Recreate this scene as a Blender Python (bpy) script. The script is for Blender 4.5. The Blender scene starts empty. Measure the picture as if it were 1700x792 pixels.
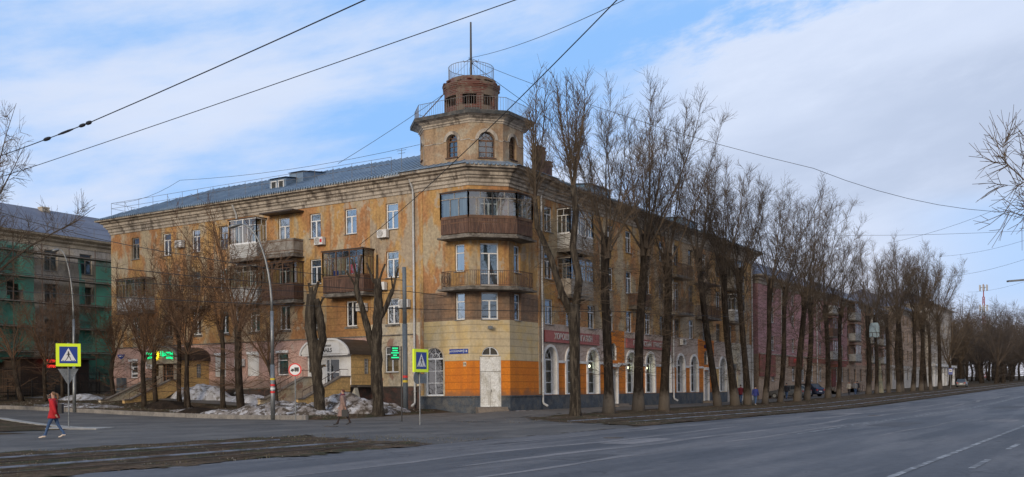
import bpy, bmesh, math, random
from mathutils import Vector, Matrix, noise as mnoise
random.seed(7)
S = bpy.context.scene; COL = S.collection
rad = math.radians
# ------------------------------------------------------------------ camera
cam_d = bpy.data.cameras.new('camera'); cam = bpy.data.objects.new('camera', cam_d); COL.objects.link(cam)
S.camera = cam
cam_d.sensor_width = 36; cam_d.lens = 35.32; cam_d.shift_y = 0.1487; cam_d.clip_start = .1; cam_d.clip_end = 5000
_n = math.hypot(.851, .525); _F = Vector((.851/_n, .525/_n, 0)); _R = Vector((.525/_n, -.851/_n, 0)); _ph = .0097
_r = (_R*math.cos(_ph) - Vector((0,0,1))*math.sin(_ph)); _u = (Vector((0,0,1))*math.cos(_ph) + _R*math.sin(_ph))
CAMP = Vector((-54.4, -34.85, 1.05))
m = Matrix((( _r.x, _u.x, -_F.x, CAMP.x), (_r.y, _u.y, -_F.y, CAMP.y), (_r.z, _u.z, -_F.z, CAMP.z), (0,0,0,1)))
cam.matrix_world = m
S.render.resolution_x = 1024; S.render.resolution_y = 477
S.render.engine = 'CYCLES'
# ------------------------------------------------------------------ light
SUN_EL = rad(14); SUN_AZ = rad(188)      # direction TOWARDS the sun, measured from +X counter-clockwise
W = bpy.data.worlds.new('World'); S.world = W; W.use_nodes = True
nt = W.node_tree; N = nt.nodes; L = nt.links; N.clear()
def nd(t, **k):
    o = N.new(t)
    for a, b in k.items(): setattr(o, a, b)
    return o
def mth(op, a, b=None, c=None, clamp=False):
    o = N.new('ShaderNodeMath'); o.operation = op; o.use_clamp = clamp
    for i, v in enumerate((a, b, c)):
        if v is None: continue
        if isinstance(v, (int, float)): o.inputs[i].default_value = v
        else: L.new(v, o.inputs[i])
    return o.outputs[0]
def mixc(f, a, b):
    o = N.new('ShaderNodeMix'); o.data_type = 'RGBA'
    for s, v in ((o.inputs[0], f), (o.inputs[6], a), (o.inputs[7], b)):
        if isinstance(v, (int, float)): s.default_value = v
        elif isinstance(v, tuple): s.default_value = (*v, 1)
        else: L.new(v, s)
    return o.outputs[2]
out = nd('ShaderNodeOutputWorld'); bg = nd('ShaderNodeBackground'); L.new(bg.outputs[0], out.inputs[0])
sky = nd('ShaderNodeTexSky', sky_type='NISHITA'); sky.sun_disc = False; sky.sun_elevation = SUN_EL
sky.sun_rotation = math.pi/2 - SUN_AZ; sky.altitude = 100; sky.air_density = 1.0; sky.dust_density = .6; sky.ozone_density = 1.6
tc = nd('ShaderNodeTexCoord'); mp = nd('ShaderNodeMapping'); L.new(tc.outputs['Generated'], mp.inputs[0])
mp.inputs['Rotation'].default_value = (0, 0, -math.atan2(.525, .851))
sp = nd('ShaderNodeSeparateXYZ'); L.new(mp.outputs[0], sp.inputs[0])
az = mth('ARCTAN2', sp.outputs[1], sp.outputs[0]); az = mth('MULTIPLY', az, -1.0)   # + is towards the right
el = sp.outputs[2]
# streaks climb towards +az : s is the coordinate across them
s_ = mth('SUBTRACT', el, mth('MULTIPLY', az, .20))
t_ = mth('ADD', az, mth('MULTIPLY', el, .20))
cv = nd('ShaderNodeCombineXYZ'); L.new(mth('MULTIPLY', t_, 2.2), cv.inputs[0]); L.new(mth('MULTIPLY', s_, 11.0), cv.inputs[1]); cv.inputs[2].default_value = 3.3
n1 = nd('ShaderNodeTexNoise'); n1.inputs['Scale'].default_value = .85; n1.inputs['Detail'].default_value = 7; n1.inputs['Roughness'].default_value = .5; n1.inputs['Distortion'].default_value = .2
L.new(cv.outputs[0], n1.inputs['Vector'])
cv2 = nd('ShaderNodeCombineXYZ'); L.new(mth('MULTIPLY', az, 9.0), cv2.inputs[0]); L.new(mth('MULTIPLY', s_, 26.0), cv2.inputs[1])
n2 = nd('ShaderNodeTexNoise'); n2.inputs['Scale'].default_value = 1.6; n2.inputs['Detail'].default_value = 9; n2.inputs['Roughness'].default_value = .62
L.new(cv2.outputs[0], n2.inputs['Vector'])
def ss(v, a, b):
    o = N.new('ShaderNodeMapRange'); o.interpolation_type = 'SMOOTHSTEP'; L.new(v, o.inputs[0])
    o.inputs[1].default_value = a; o.inputs[2].default_value = b; return o.outputs[0]
# cloud bank in the right half, fairly sharp rising upper edge
edge = mth('SUBTRACT', mth('ADD', mth('MULTIPLY', az, .26), .285), el)
edge = mth('ADD', edge, mth('MULTIPLY', mth('SUBTRACT', n2.outputs[0], .5), .13))
bank = mth('MULTIPLY', ss(edge, -.01, .035), ss(az, .02, .22))
low = ss(el, .30, .10)
cl = mth('ADD', n1.outputs[0], mth('MULTIPLY', low, .10))
cl = mth('ADD', cl, mth('MULTIPLY', mth('SUBTRACT', n2.outputs[0], .5), .26))
cl = mth('ADD', cl, mth('MULTIPLY', ss(az, .0, -.3), .02))
cloud = ss(cl, .40, .70)
cloud = mth('MULTIPLY', cloud, .92)
cloud = mth('MAXIMUM', cloud, mth('MULTIPLY', bank, .93))
# thin, clear strip low down on the right
clear = mth('MULTIPLY', ss(az, .33, .48), mth('MULTIPLY', ss(el, .185, .15), ss(el, .03, .09)))
cloud = mth('MULTIPLY', cloud, mth('SUBTRACT', 1.0, mth('MULTIPLY', clear, .62)))
deep = mth('MULTIPLY', bank, mth('MULTIPLY', ss(edge, .03, .16), ss(cl, .72, .42)))
ccol = mixc(mth('MULTIPLY', ss(n2.outputs[0], .3, .7), .35), (5.7, 6.3, 7.6), (4.9, 5.6, 7.1))
ccol = mixc(mth('MULTIPLY', deep, .9), ccol, (4.0, 4.6, 5.9))
ccol = mixc(mth('MULTIPLY', ss(el, .17, .02), .55), ccol, (6.7, 6.1, 6.2))
skyb = mixc(.85, sky.outputs[0], (2.3, 4.45, 8.2))
fin = mixc(cloud, skyb, ccol)
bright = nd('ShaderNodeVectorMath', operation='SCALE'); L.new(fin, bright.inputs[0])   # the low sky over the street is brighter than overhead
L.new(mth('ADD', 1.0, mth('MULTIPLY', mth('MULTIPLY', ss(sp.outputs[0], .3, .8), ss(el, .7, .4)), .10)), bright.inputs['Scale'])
glow = mth('MULTIPLY', ss(sp.outputs[0], .15, -.5), 1.0)            # unseen sunset side behind the camera, brightened and warmed to light the facades
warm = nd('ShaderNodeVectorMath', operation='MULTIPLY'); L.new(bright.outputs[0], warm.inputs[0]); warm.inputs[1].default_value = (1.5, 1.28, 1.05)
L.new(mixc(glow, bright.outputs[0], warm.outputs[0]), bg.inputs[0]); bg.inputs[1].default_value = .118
sun_d = bpy.data.lights.new('sun', 'SUN'); sun_d.energy = 2.0; sun_d.angle = rad(14); sun_d.color = (1.0, .84, .64)
sun = bpy.data.objects.new('sun', sun_d); COL.objects.link(sun)
sd = Vector((math.cos(SUN_EL)*math.cos(SUN_AZ), math.cos(SUN_EL)*math.sin(SUN_AZ), math.sin(SUN_EL)))
sun.rotation_euler = sd.to_track_quat('Z', 'Y').to_euler(); sun.location = (-60, -60, 60)
S.view_settings.view_transform = 'Standard'; S.view_settings.look = 'None'; S.view_settings.gamma = 1; S.view_settings.exposure = 0.0
# ------------------------------------------------------------------ materials
MATS = {}
def M(name, c1, c2=None, c3=None, scale=1.0, st=(1,1,1), rough=.85, lo=.38, hi=.62, bump=0, bscale=None, metal=0, groove=0, fine=.25, emit=None, spec=.5, seam=0, stain=None, peel=None, splash=None, cracks=None):
    if name in MATS: return MATS[name]
    mt = bpy.data.materials.new(name); mt.use_nodes = True; t = mt.node_tree; n = t.nodes; l = t.links
    b = n['Principled BSDF']; b.inputs['Roughness'].default_value = rough; b.inputs['Metallic'].default_value = metal
    b.inputs['Specular IOR Level'].default_value = spec
    MATS[name] = mt
    g = n.new('ShaderNodeNewGeometry'); pos = g.outputs['Position']
    def mixn(f, a, bb, mode='MIX'):
        o = n.new('ShaderNodeMix'); o.data_type = 'RGBA'; o.blend_type = mode
        for s, v in ((o.inputs[0], f), (o.inputs[6], a), (o.inputs[7], bb)):
            if isinstance(v, (int, float)): s.default_value = v
            elif isinstance(v, tuple): s.default_value = (*v, 1)
            else: l.new(v, s)
        return o.outputs[2]
    def nz(sc, stt=(1,1,1), det=7, ro=.6, off=0):
        mpp = n.new('ShaderNodeMapping'); l.new(pos, mpp.inputs[0]); mpp.inputs['Scale'].default_value = stt; mpp.inputs['Location'].default_value = (off, off*.7, off*.3)
        o = n.new('ShaderNodeTexNoise'); o.inputs['Scale'].default_value = sc; o.inputs['Detail'].default_value = det; o.inputs['Roughness'].default_value = ro
        l.new(mpp.outputs[0], o.inputs['Vector']); return o.outputs[0]
    def rng(v, a, bb, c=0., d=1.):
        o = n.new('ShaderNodeMapRange'); l.new(v, o.inputs[0]); o.interpolation_type = 'SMOOTHSTEP'
        for i, x in zip((1,2,3,4), (a, bb, c, d)): o.inputs[i].default_value = x
        return o.outputs[0]
    col = None
    if c2 is not None:
        col = mixn(rng(nz(scale, st), lo, hi), c1, c2)
        if c3 is not None: col = mixn(rng(nz(scale*1.7, st, off=17), lo+.06, hi+.02), col, c3)
    else:
        col = mixn(0., c1, c1)
    if fine:
        f = rng(nz(scale*9+2, off=5), .25, .75, 1-fine, 1+fine)
        o = n.new('ShaderNodeVectorMath'); o.operation = 'SCALE'; l.new(col, o.inputs[0]); l.new(f, o.inputs['Scale']); col = o.outputs[0]
    if peel: col = mixn(rng(nz(.75, (1,1,.7), off=57, det=9, ro=.68), .585, .60, 0, .8), col, peel)
    if stain:     # dark vertical run-off streaks: colour, amount
        sfac = rng(nz(.9, (1.6, 1.6, .16), off=31), .50, .68, 0, stain[1]); col = mixn(sfac, col, stain[0])
    if splash:    # mud splashed on the foot of the wall, ragged upper edge
        sz_ = n.new('ShaderNodeSeparateXYZ'); l.new(pos, sz_.inputs[0])
        hh_ = mathm(n, l, 'ADD', sz_.outputs[2], mathm(n, l, 'MULTIPLY', nz(1.6, (1,1,.5), off=71), -1.5))
        col = mixn(rng(hh_, splash[1], splash[1]+.55, .75, 0), col, splash[0])
    if cracks:
        vo = n.new('ShaderNodeTexVoronoi'); vo.feature = 'DISTANCE_TO_EDGE'; mpv = n.new('ShaderNodeMapping'); mpv.inputs['Scale'].default_value = (.22, .55, 1)
        wv = n.new('ShaderNodeTexNoise'); wv.inputs['Scale'].default_value = 1.1; wv.inputs['Detail'].default_value = 6; l.new(pos, wv.inputs['Vector'])
        va = n.new('ShaderNodeVectorMath'); va.operation = 'MULTIPLY_ADD'; l.new(wv.outputs['Color'], va.inputs[0]); va.inputs[1].default_value = (2.2, 2.2, 0); l.new(pos, va.inputs[2])
        l.new(va.outputs[0], mpv.inputs[0]); l.new(mpv.outputs[0], vo.inputs['Vector']); vo.inputs['Scale'].default_value = 1.0
        ck = rng(vo.outputs['Distance'], .0, .014, 1, 0); ck = mathm(n, l, 'MULTIPLY', ck, rng(nz(.12, off=91), .46, .60)); col = mixn(mathm(n, l, 'MULTIPLY', ck, .75), col, cracks)
        col = mixn(rng(nz(.5, (.35,1,1), off=101, det=9, ro=.7), .58, .70, 0, .55), col, tuple(c_*.62 for c_ in c1)); col = mixn(rng(nz(.9, (.5,1,1), off=131, det=9, ro=.7), .60, .70, 0, .5), col, (.17,.155,.14))
    hgt = None
    if groove:
        sx = n.new('ShaderNodeSeparateXYZ'); l.new(pos, sx.inputs[0])
        a = n.new('ShaderNodeMath'); a.operation = 'MULTIPLY'; l.new(sx.outputs[2], a.inputs[0]); a.inputs[1].default_value = 1/groove
        fr = n.new('ShaderNodeMath'); fr.operation = 'FRACT'; l.new(a.outputs[0], fr.inputs[0])
        c = n.new('ShaderNodeMath'); c.operation = 'COMPARE'; l.new(fr.outputs[0], c.inputs[0]); c.inputs[1].default_value = .5; c.inputs[2].default_value = .028/groove
        col = mixn(mathm(n, l, 'MULTIPLY', c.outputs[0], .42), col, tuple(x*.28 for x in c1))
        hgt = c.outputs[0]
    if emit:
        b.inputs['Emission Color'].default_value = (*emit[0], 1); b.inputs['Emission Strength'].default_value = emit[1]
    l.new(col, b.inputs['Base Color'])
    if bump or groove:
        bm_ = n.new('ShaderNodeBump'); bm_.inputs['Strength'].default_value = max(bump, .3); bm_.inputs['Distance'].default_value = .03
        v = nz(bscale or scale*8, off=3)
        if hgt is not None:
            v = mathm(n, l, 'SUBTRACT', v, hgt)
        l.new(v, bm_.inputs['Height']); l.new(bm_.outputs[0], b.inputs['Normal'])
    return mt
def mathm(n, l, op, a, b):
    o = n.new('ShaderNodeMath'); o.operation = op
    for i, v in enumerate((a, b)):
        if isinstance(v, (int, float)): o.inputs[i].default_value = v
        else: l.new(v, o.inputs[i])
    return o.outputs[0]
def brick_mat(name, c1, c2, cm, sc=1.0, plaster=None):
    mt = bpy.data.materials.new(name); mt.use_nodes = True; t = mt.node_tree; n = t.nodes; l = t.links; b = n['Principled BSDF']; b.inputs['Roughness'].default_value = .9
    g = n.new('ShaderNodeNewGeometry'); sx = n.new('ShaderNodeSeparateXYZ'); l.new(g.outputs['Position'], sx.inputs[0])
    cx = n.new('ShaderNodeCombineXYZ'); ad = mathm(n, l, 'ADD', sx.outputs[0], sx.outputs[1]); ad = mathm(n, l, 'MULTIPLY', ad, .8)
    l.new(ad, cx.inputs[0]); l.new(sx.outputs[2], cx.inputs[1])
    br = n.new('ShaderNodeTexBrick'); l.new(cx.outputs[0], br.inputs[0]); br.inputs['Scale'].default_value = 1/sc
    br.inputs['Brick Width'].default_value = .27; br.inputs['Row Height'].default_value = .09; br.inputs['Mortar Size'].default_value = .012
    br.inputs['Color1'].default_value = (*c1, 1); br.inputs['Color2'].default_value = (*c2, 1); br.inputs['Mortar'].default_value = (*cm, 1)
    nz = n.new('ShaderNodeTexNoise'); l.new(g.outputs['Position'], nz.inputs[0]); nz.inputs['Scale'].default_value = 1.3; nz.inputs['Detail'].default_value = 8
    rg = n.new('ShaderNodeMapRange'); l.new(nz.outputs[0], rg.inputs[0]); rg.inputs[1].default_value = .47; rg.inputs[2].default_value = .60
    mx = n.new('ShaderNodeMix'); mx.data_type = 'RGBA'; l.new(rg.outputs[0], mx.inputs[0]); l.new(br.outputs[0], mx.inputs[6]); mx.inputs[7].default_value = (*(plaster or cm), 1)
    l.new(mx.outputs[2], b.inputs['Base Color'])
    bp = n.new('ShaderNodeBump'); bp.inputs['Strength'].default_value = .5; bp.inputs['Distance'].default_value = .03; l.new(nz.outputs[0], bp.inputs['Height']); l.new(bp.outputs[0], b.inputs['Normal'])
    return mt
def glass_mat(name, tint, amount):
    mt = bpy.data.materials.new(name); mt.use_nodes = True; t = mt.node_tree; n = t.nodes; l = t.links; n.clear()
    o = n.new('ShaderNodeOutputMaterial'); mx = n.new('ShaderNodeMixShader'); tr = n.new('ShaderNodeBsdfTransparent'); gl = n.new('ShaderNodeBsdfGlossy')
    tr.inputs[0].default_value = (*tint, 1); gl.inputs['Roughness'].default_value = .04; gl.inputs['Color'].default_value = (.85, .92, 1, 1)
    lw = n.new('ShaderNodeLayerWeight'); lw.inputs[0].default_value = amount
    g = n.new('ShaderNodeNewGeometry'); nz = n.new('ShaderNodeTexNoise'); l.new(g.outputs['Position'], nz.inputs[0]); nz.inputs['Scale'].default_value = .9
    bp = n.new('ShaderNodeBump'); bp.inputs['Strength'].default_value = .12; bp.inputs['Distance'].default_value = .04; l.new(nz.outputs[0], bp.inputs['Height']); l.new(bp.outputs[0], gl.inputs['Normal'])
    a = mathm(n, l, 'MAXIMUM', lw.outputs['Fresnel'], amount); l.new(a, mx.inputs[0])
    l.new(tr.outputs[0], mx.inputs[1]); l.new(gl.outputs[0], mx.inputs[2]); l.new(mx.outputs[0], o.inputs[0]); return mt
ochre = M('ochre_stucco', (.42,.255,.100), (.35,.175,.08), (.38,.31,.21), scale=.38, st=(1,1,.45), lo=.42, hi=.56, bump=.25, stain=((.13,.08,.05), .5), peel=(.40,.33,.25), spec=0.2)
ochre2 = M('rust_stucco', (.38,.195,.085), (.42,.265,.11), (.35,.28,.20), scale=.42, st=(1,1,.45), lo=.42, hi=.56, bump=.25, stain=((.14,.075,.045), .5), peel=(.38,.31,.23), spec=0.2)
brownr = M('brown_rustic_stucco', (.20,.125,.08), (.25,.15,.085), (.17,.12,.085), scale=.5, groove=.47, stain=((.08,.05,.035), .5))
goldr = M('gold_rustic_stucco', (.36,.20,.07), (.31,.155,.06), scale=.5, groove=.47, stain=((.12,.07,.04), .4))
beige = M('beige_stucco', (.55,.45,.28), (.46,.38,.25), (.52,.39,.19), scale=.6, groove=.47, fine=.12, stain=((.27,.20,.13), .45))
beigep = M('beige_plain_stucco', (.54,.47,.35), (.45,.40,.31), (.50,.40,.26), scale=.5, stain=((.22,.17,.12), .35), bump=.2, peel=(.30,.15,.10))
rosew = M('rosy_plain_stucco', (.44,.34,.29), (.40,.33,.28), scale=.5, stain=((.22,.17,.14), .3))
orange = M('orange_paint', (.60,.185,.012), (.54,.155,.012), scale=.8, groove=.47, fine=.16, stain=((.30,.10,.025), .45), splash=((.20,.10,.05), .0))
plinth = M('slate_blue_plinth', (.065,.08,.10), (.045,.055,.07), (.10,.10,.10), scale=1.2, bump=.3)
plinthd = M('dark_stone_plinth', (.03,.026,.024), (.06,.045,.04), (.10,.05,.04), scale=1.6, bump=.5)
pinkw = M('pink_ground_floor_stucco', (.47,.30,.255), (.42,.28,.24), scale=.6, stain=((.20,.14,.12), .35), splash=((.16,.12,.10), 1.0), peel=(.36,.31,.27))
cornm = M('weathered_cornice', (.42,.37,.31), (.33,.29,.245), (.15,.125,.105), scale=.9, st=(1,1,.35), lo=.44, hi=.62, stain=((.06,.052,.045), .5), bump=.3)
whitet = M('white_trim', (.70,.70,.70), (.60,.59,.57), scale=1.5, fine=.1)
pvc = M('white_window_frame', (.74,.75,.76), (.66,.67,.68), scale=2, fine=.08, rough=.5)
oldwood = M('brown_window_frame', (.16,.085,.05), (.10,.06,.04), scale=2)
greywood = M('grey_old_frame', (.30,.28,.25), (.20,.17,.14), scale=2)
planks = M('brown_plank', (.10,.052,.036), (.065,.038,.03), (.15,.085,.06), scale=2.5, st=(3,3,.3), lo=.4, hi=.6)
concrete = M('old_concrete', (.20,.18,.155), (.13,.115,.10), (.07,.06,.05), scale=1.1, bump=.4)
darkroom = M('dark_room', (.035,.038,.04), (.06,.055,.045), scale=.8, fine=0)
curtain = M('pale_curtain', (.42,.42,.38), (.22,.24,.23), scale=2.5, st=(4,4,.3), fine=.1)
curtainb = M('blue_grey_curtain', (.16,.20,.24), (.09,.12,.15), scale=2.0, st=(4,4,.3), fine=.1)
glass = glass_mat('window_glass', (.75,.8,.82), .45)
glassd = glass_mat('darker_window_glass', (.62,.68,.70), .20)
glassb = glass_mat('shop_glass', (.7,.75,.75), .10)
roofm = M('blue_grey_sheet_roof', (.20,.275,.36), (.155,.215,.29), (.24,.31,.385), scale=.35, rough=.42, metal=.35, fine=.08)
roofd = M('grey_violet_slate_roof', (.13,.135,.17), (.10,.105,.14), scale=.5, rough=.6)
steel = M('galvanised_steel', (.24,.25,.255), (.18,.19,.195), scale=2, rough=.45, metal=.6)
pipew = M('white_downpipe', (.50,.51,.52), (.36,.37,.38), scale=1.5, st=(1,1,.4), rough=.5)
iron = M('rusty_iron', (.07,.045,.035), (.10,.055,.04), scale=3, rough=.8)
black = M('black_metal', (.018,.018,.02), rough=.5, fine=0)
cable = M('cable', (.012,.012,.014), rough=.6, fine=0)
bark = M('dark_bark', (.040,.030,.022), (.024,.018,.014), (.062,.048,.036), scale=1.8, st=(2.5,2.5,.5), lo=.4, hi=.6, bump=1.0, bscale=9, spec=0.08)
barkw = M('limed_bark', (.030,.023,.017), (.018,.014,.011), (.048,.037,.029), scale=1.8, st=(2.5,2.5,.5), lo=.4, hi=.6, bump=1.0, bscale=9, spec=0.08)
_t = barkw.node_tree; _b = _t.nodes['Principled BSDF']; _src = _b.inputs['Base Color'].links[0].from_socket      # old worn limewash round the foot of each stem
_tc = _t.nodes.new('ShaderNodeTexCoord'); _sx = _t.nodes.new('ShaderNodeSeparateXYZ'); _t.links.new(_tc.outputs['Object'], _sx.inputs[0])
_n = _t.nodes.new('ShaderNodeTexNoise'); _n.inputs['Scale'].default_value = 3.5; _n.inputs['Detail'].default_value = 8; _t.links.new(_tc.outputs['Object'], _n.inputs['Vector'])
_a = mathm(_t.nodes, _t.links, 'ADD', _sx.outputs[2], mathm(_t.nodes, _t.links, 'MULTIPLY', _n.outputs[0], -1.6)); _m = _t.nodes.new('ShaderNodeMapRange'); _t.links.new(_a, _m.inputs[0])
for _i, _v in zip((1,2,3,4), (.05, .75, .55, 0)): _m.inputs[_i].default_value = _v
_x = _t.nodes.new('ShaderNodeMix'); _x.data_type = 'RGBA'; _t.links.new(_m.outputs[0], _x.inputs[0]); _t.links.new(_src, _x.inputs[6]); _x.inputs[7].default_value = (.17,.145,.12,1); _t.links.new(_x.outputs[2], _b.inputs['Base Color'])
barkl = M('poplar_bark', (.046,.037,.028), (.025,.020,.016), (.085,.070,.053), scale=1.6, st=(2.5,2.5,.5), lo=.4, hi=.6, bump=1.0, bscale=9, spec=0.1)
twig = M('poplar_twig', (.115,.087,.062), (.080,.061,.045), scale=.8, fine=.15, spec=0.1)
twigr = M('russet_twig', (.145,.088,.054), (.10,.062,.041), scale=.8, fine=.15, spec=0.1)
cutw = M('fresh_cut_wood', (.40,.24,.11), (.28,.17,.09), scale=3)
asph = M('old_asphalt', (.104,.099,.101), (.070,.068,.071), (.138,.128,.125), scale=.30, st=(.18,1.5,1), lo=.36, hi=.60, rough=.66, cracks=(.03,.027,.025), fine=.16, bump=.15, bscale=18, spec=0.3)
asphc = M('dusty_asphalt', (.115,.104,.094), (.088,.081,.075), (.15,.134,.118), scale=.35, st=(.6,.9,1), rough=.78, cracks=(.035,.03,.026), fine=.12, bump=.15, bscale=16, spec=0.2)
paved = M('dusty_pavement', (.145,.13,.115), (.12,.108,.098), (.17,.15,.13), scale=.4, rough=.85, fine=.15, bump=.2, bscale=14, spec=.08)
dirt = M('bare_earth', (.062,.041,.026), (.105,.070,.044), (.052,.048,.025), scale=.55, lo=.42, hi=.60, rough=.95, fine=.45, bump=1.0, bscale=9, spec=.08)
dirtd = M('dark_wet_earth', (.020,.015,.012), (.032,.023,.017), scale=1.5, rough=.95, fine=.5, bump=1.0, bscale=7, spec=.08)
kerbm = M('grey_kerb_stone', (.25,.225,.20), (.17,.155,.14), scale=1.5, fine=.2)
kerbp = M('pale_kerb_stone', (.36,.34,.31), (.26,.245,.225), scale=1.5, fine=.15)
snow = M('dirty_snow', (.46,.45,.46), (.23,.20,.18), (.085,.067,.052), scale=1.7, lo=.40, hi=.56, rough=.7, fine=.45, bump=1.0, bscale=11, spec=.08)
snowc = M('clean_snow', (.50,.50,.53), (.36,.35,.35), (.17,.15,.13), scale=1.6, lo=.44, hi=.60, rough=.7, fine=.3, bump=.8, bscale=5)
linew = M('worn_white_marking', (.34,.34,.34), (.14,.14,.145), scale=3.0, lo=.38, hi=.56, fine=.2)
railm = M('polished_rail', (.34,.38,.46), (.12,.12,.125), scale=1.2, rough=.42, metal=.5, fine=.05)
railr = M('rusty_rail', (.085,.06,.042), (.055,.042,.032), scale=1.5, rough=.7)
redsign = M('faded_red_board', (.36,.12,.115), (.31,.10,.10), scale=2, fine=.1)
bluesign = M('blue_plate', (.012,.045,.26), rough=.4, fine=0)
palelet = M('faded_white_letters', (.48,.44,.44), fine=.1)
whites = M('white_paint', (.68,.68,.68), rough=.5, fine=.03)
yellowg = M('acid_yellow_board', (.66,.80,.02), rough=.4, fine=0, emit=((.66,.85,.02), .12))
blackp = M('black_paint', (.012,.012,.014), rough=.5, fine=0)
redp = M('red_paint', (.60,.02,.02), rough=.45, fine=0)
green_e = M('green_led', (.0,.6,.25), rough=.5, fine=0, emit=((.0,.9,.30), 1.0))
yellow_e = M('yellow_neon', (.8,.6,.0), rough=.5, fine=0, emit=((1.0,.72,.03), 1.3))
red_e = M('red_neon', (.8,.05,.03), rough=.5, fine=0, emit=((1.0,.06,.04), .9))
lamp_e = M('shop_lamp', (.8,.8,.6), fine=0, emit=((1.0,1.0,.62), 9.0))
tlg = M('traffic_green', (0,.8,.5), fine=0, emit=((.0,1.0,.62), 3.0))
netg0 = M('green_netting', (.025,.125,.085), (.018,.085,.062), (.05,.16,.12), scale=.5, st=(1.5,1.5,.4), fine=.3)
grimy = M('grimy_render', (.20,.175,.15), (.13,.115,.10), (.26,.225,.18), scale=.4, stain=((.07,.06,.05), .5))
yellst = M('sandy_yellow_stucco', (.64,.42,.17), (.56,.37,.16), scale=.6, groove=.5, stain=((.25,.17,.08), .3))
brownsheet = M('dark_brown_sheet', (.040,.026,.020), (.058,.040,.030), scale=.8, rough=.5)
stairc = M('worn_stair_concrete', (.20,.165,.135), (.15,.125,.105), scale=1.5)
pink_b = M('magenta_pink_stucco', (.43,.225,.235), (.37,.195,.205), (.36,.20,.20), scale=.5, stain=((.15,.08,.08), .3))
redbr = M('brick_red_stucco', (.26,.075,.055), (.21,.07,.055), scale=.6)
tan = M('tan_stucco', (.40,.28,.195), (.33,.24,.175), scale=.5, stain=((.15,.11,.08), .3))
salmon = M('salmon_stucco', (.44,.23,.17), (.38,.21,.15), (.40,.30,.21), scale=.4)
palewall = M('pale_far_stucco', (.46,.42,.37), (.36,.32,.28), scale=.3)
chimr = brick_mat('chimney_brick', (.13,.045,.035), (.085,.035,.03), (.10,.08,.07), 1.0, (.10,.055,.045))
brickt = brick_mat('ruined_brick', (.125,.036,.026), (.065,.026,.021), (.15,.12,.095), 1.3, (.145,.11,.082))
towerw = M('tower_plaster', (.34,.235,.14), (.28,.185,.115), (.35,.29,.21), scale=.6, lo=.42, hi=.6, stain=((.12,.09,.06), .45), bump=.3)
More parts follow.
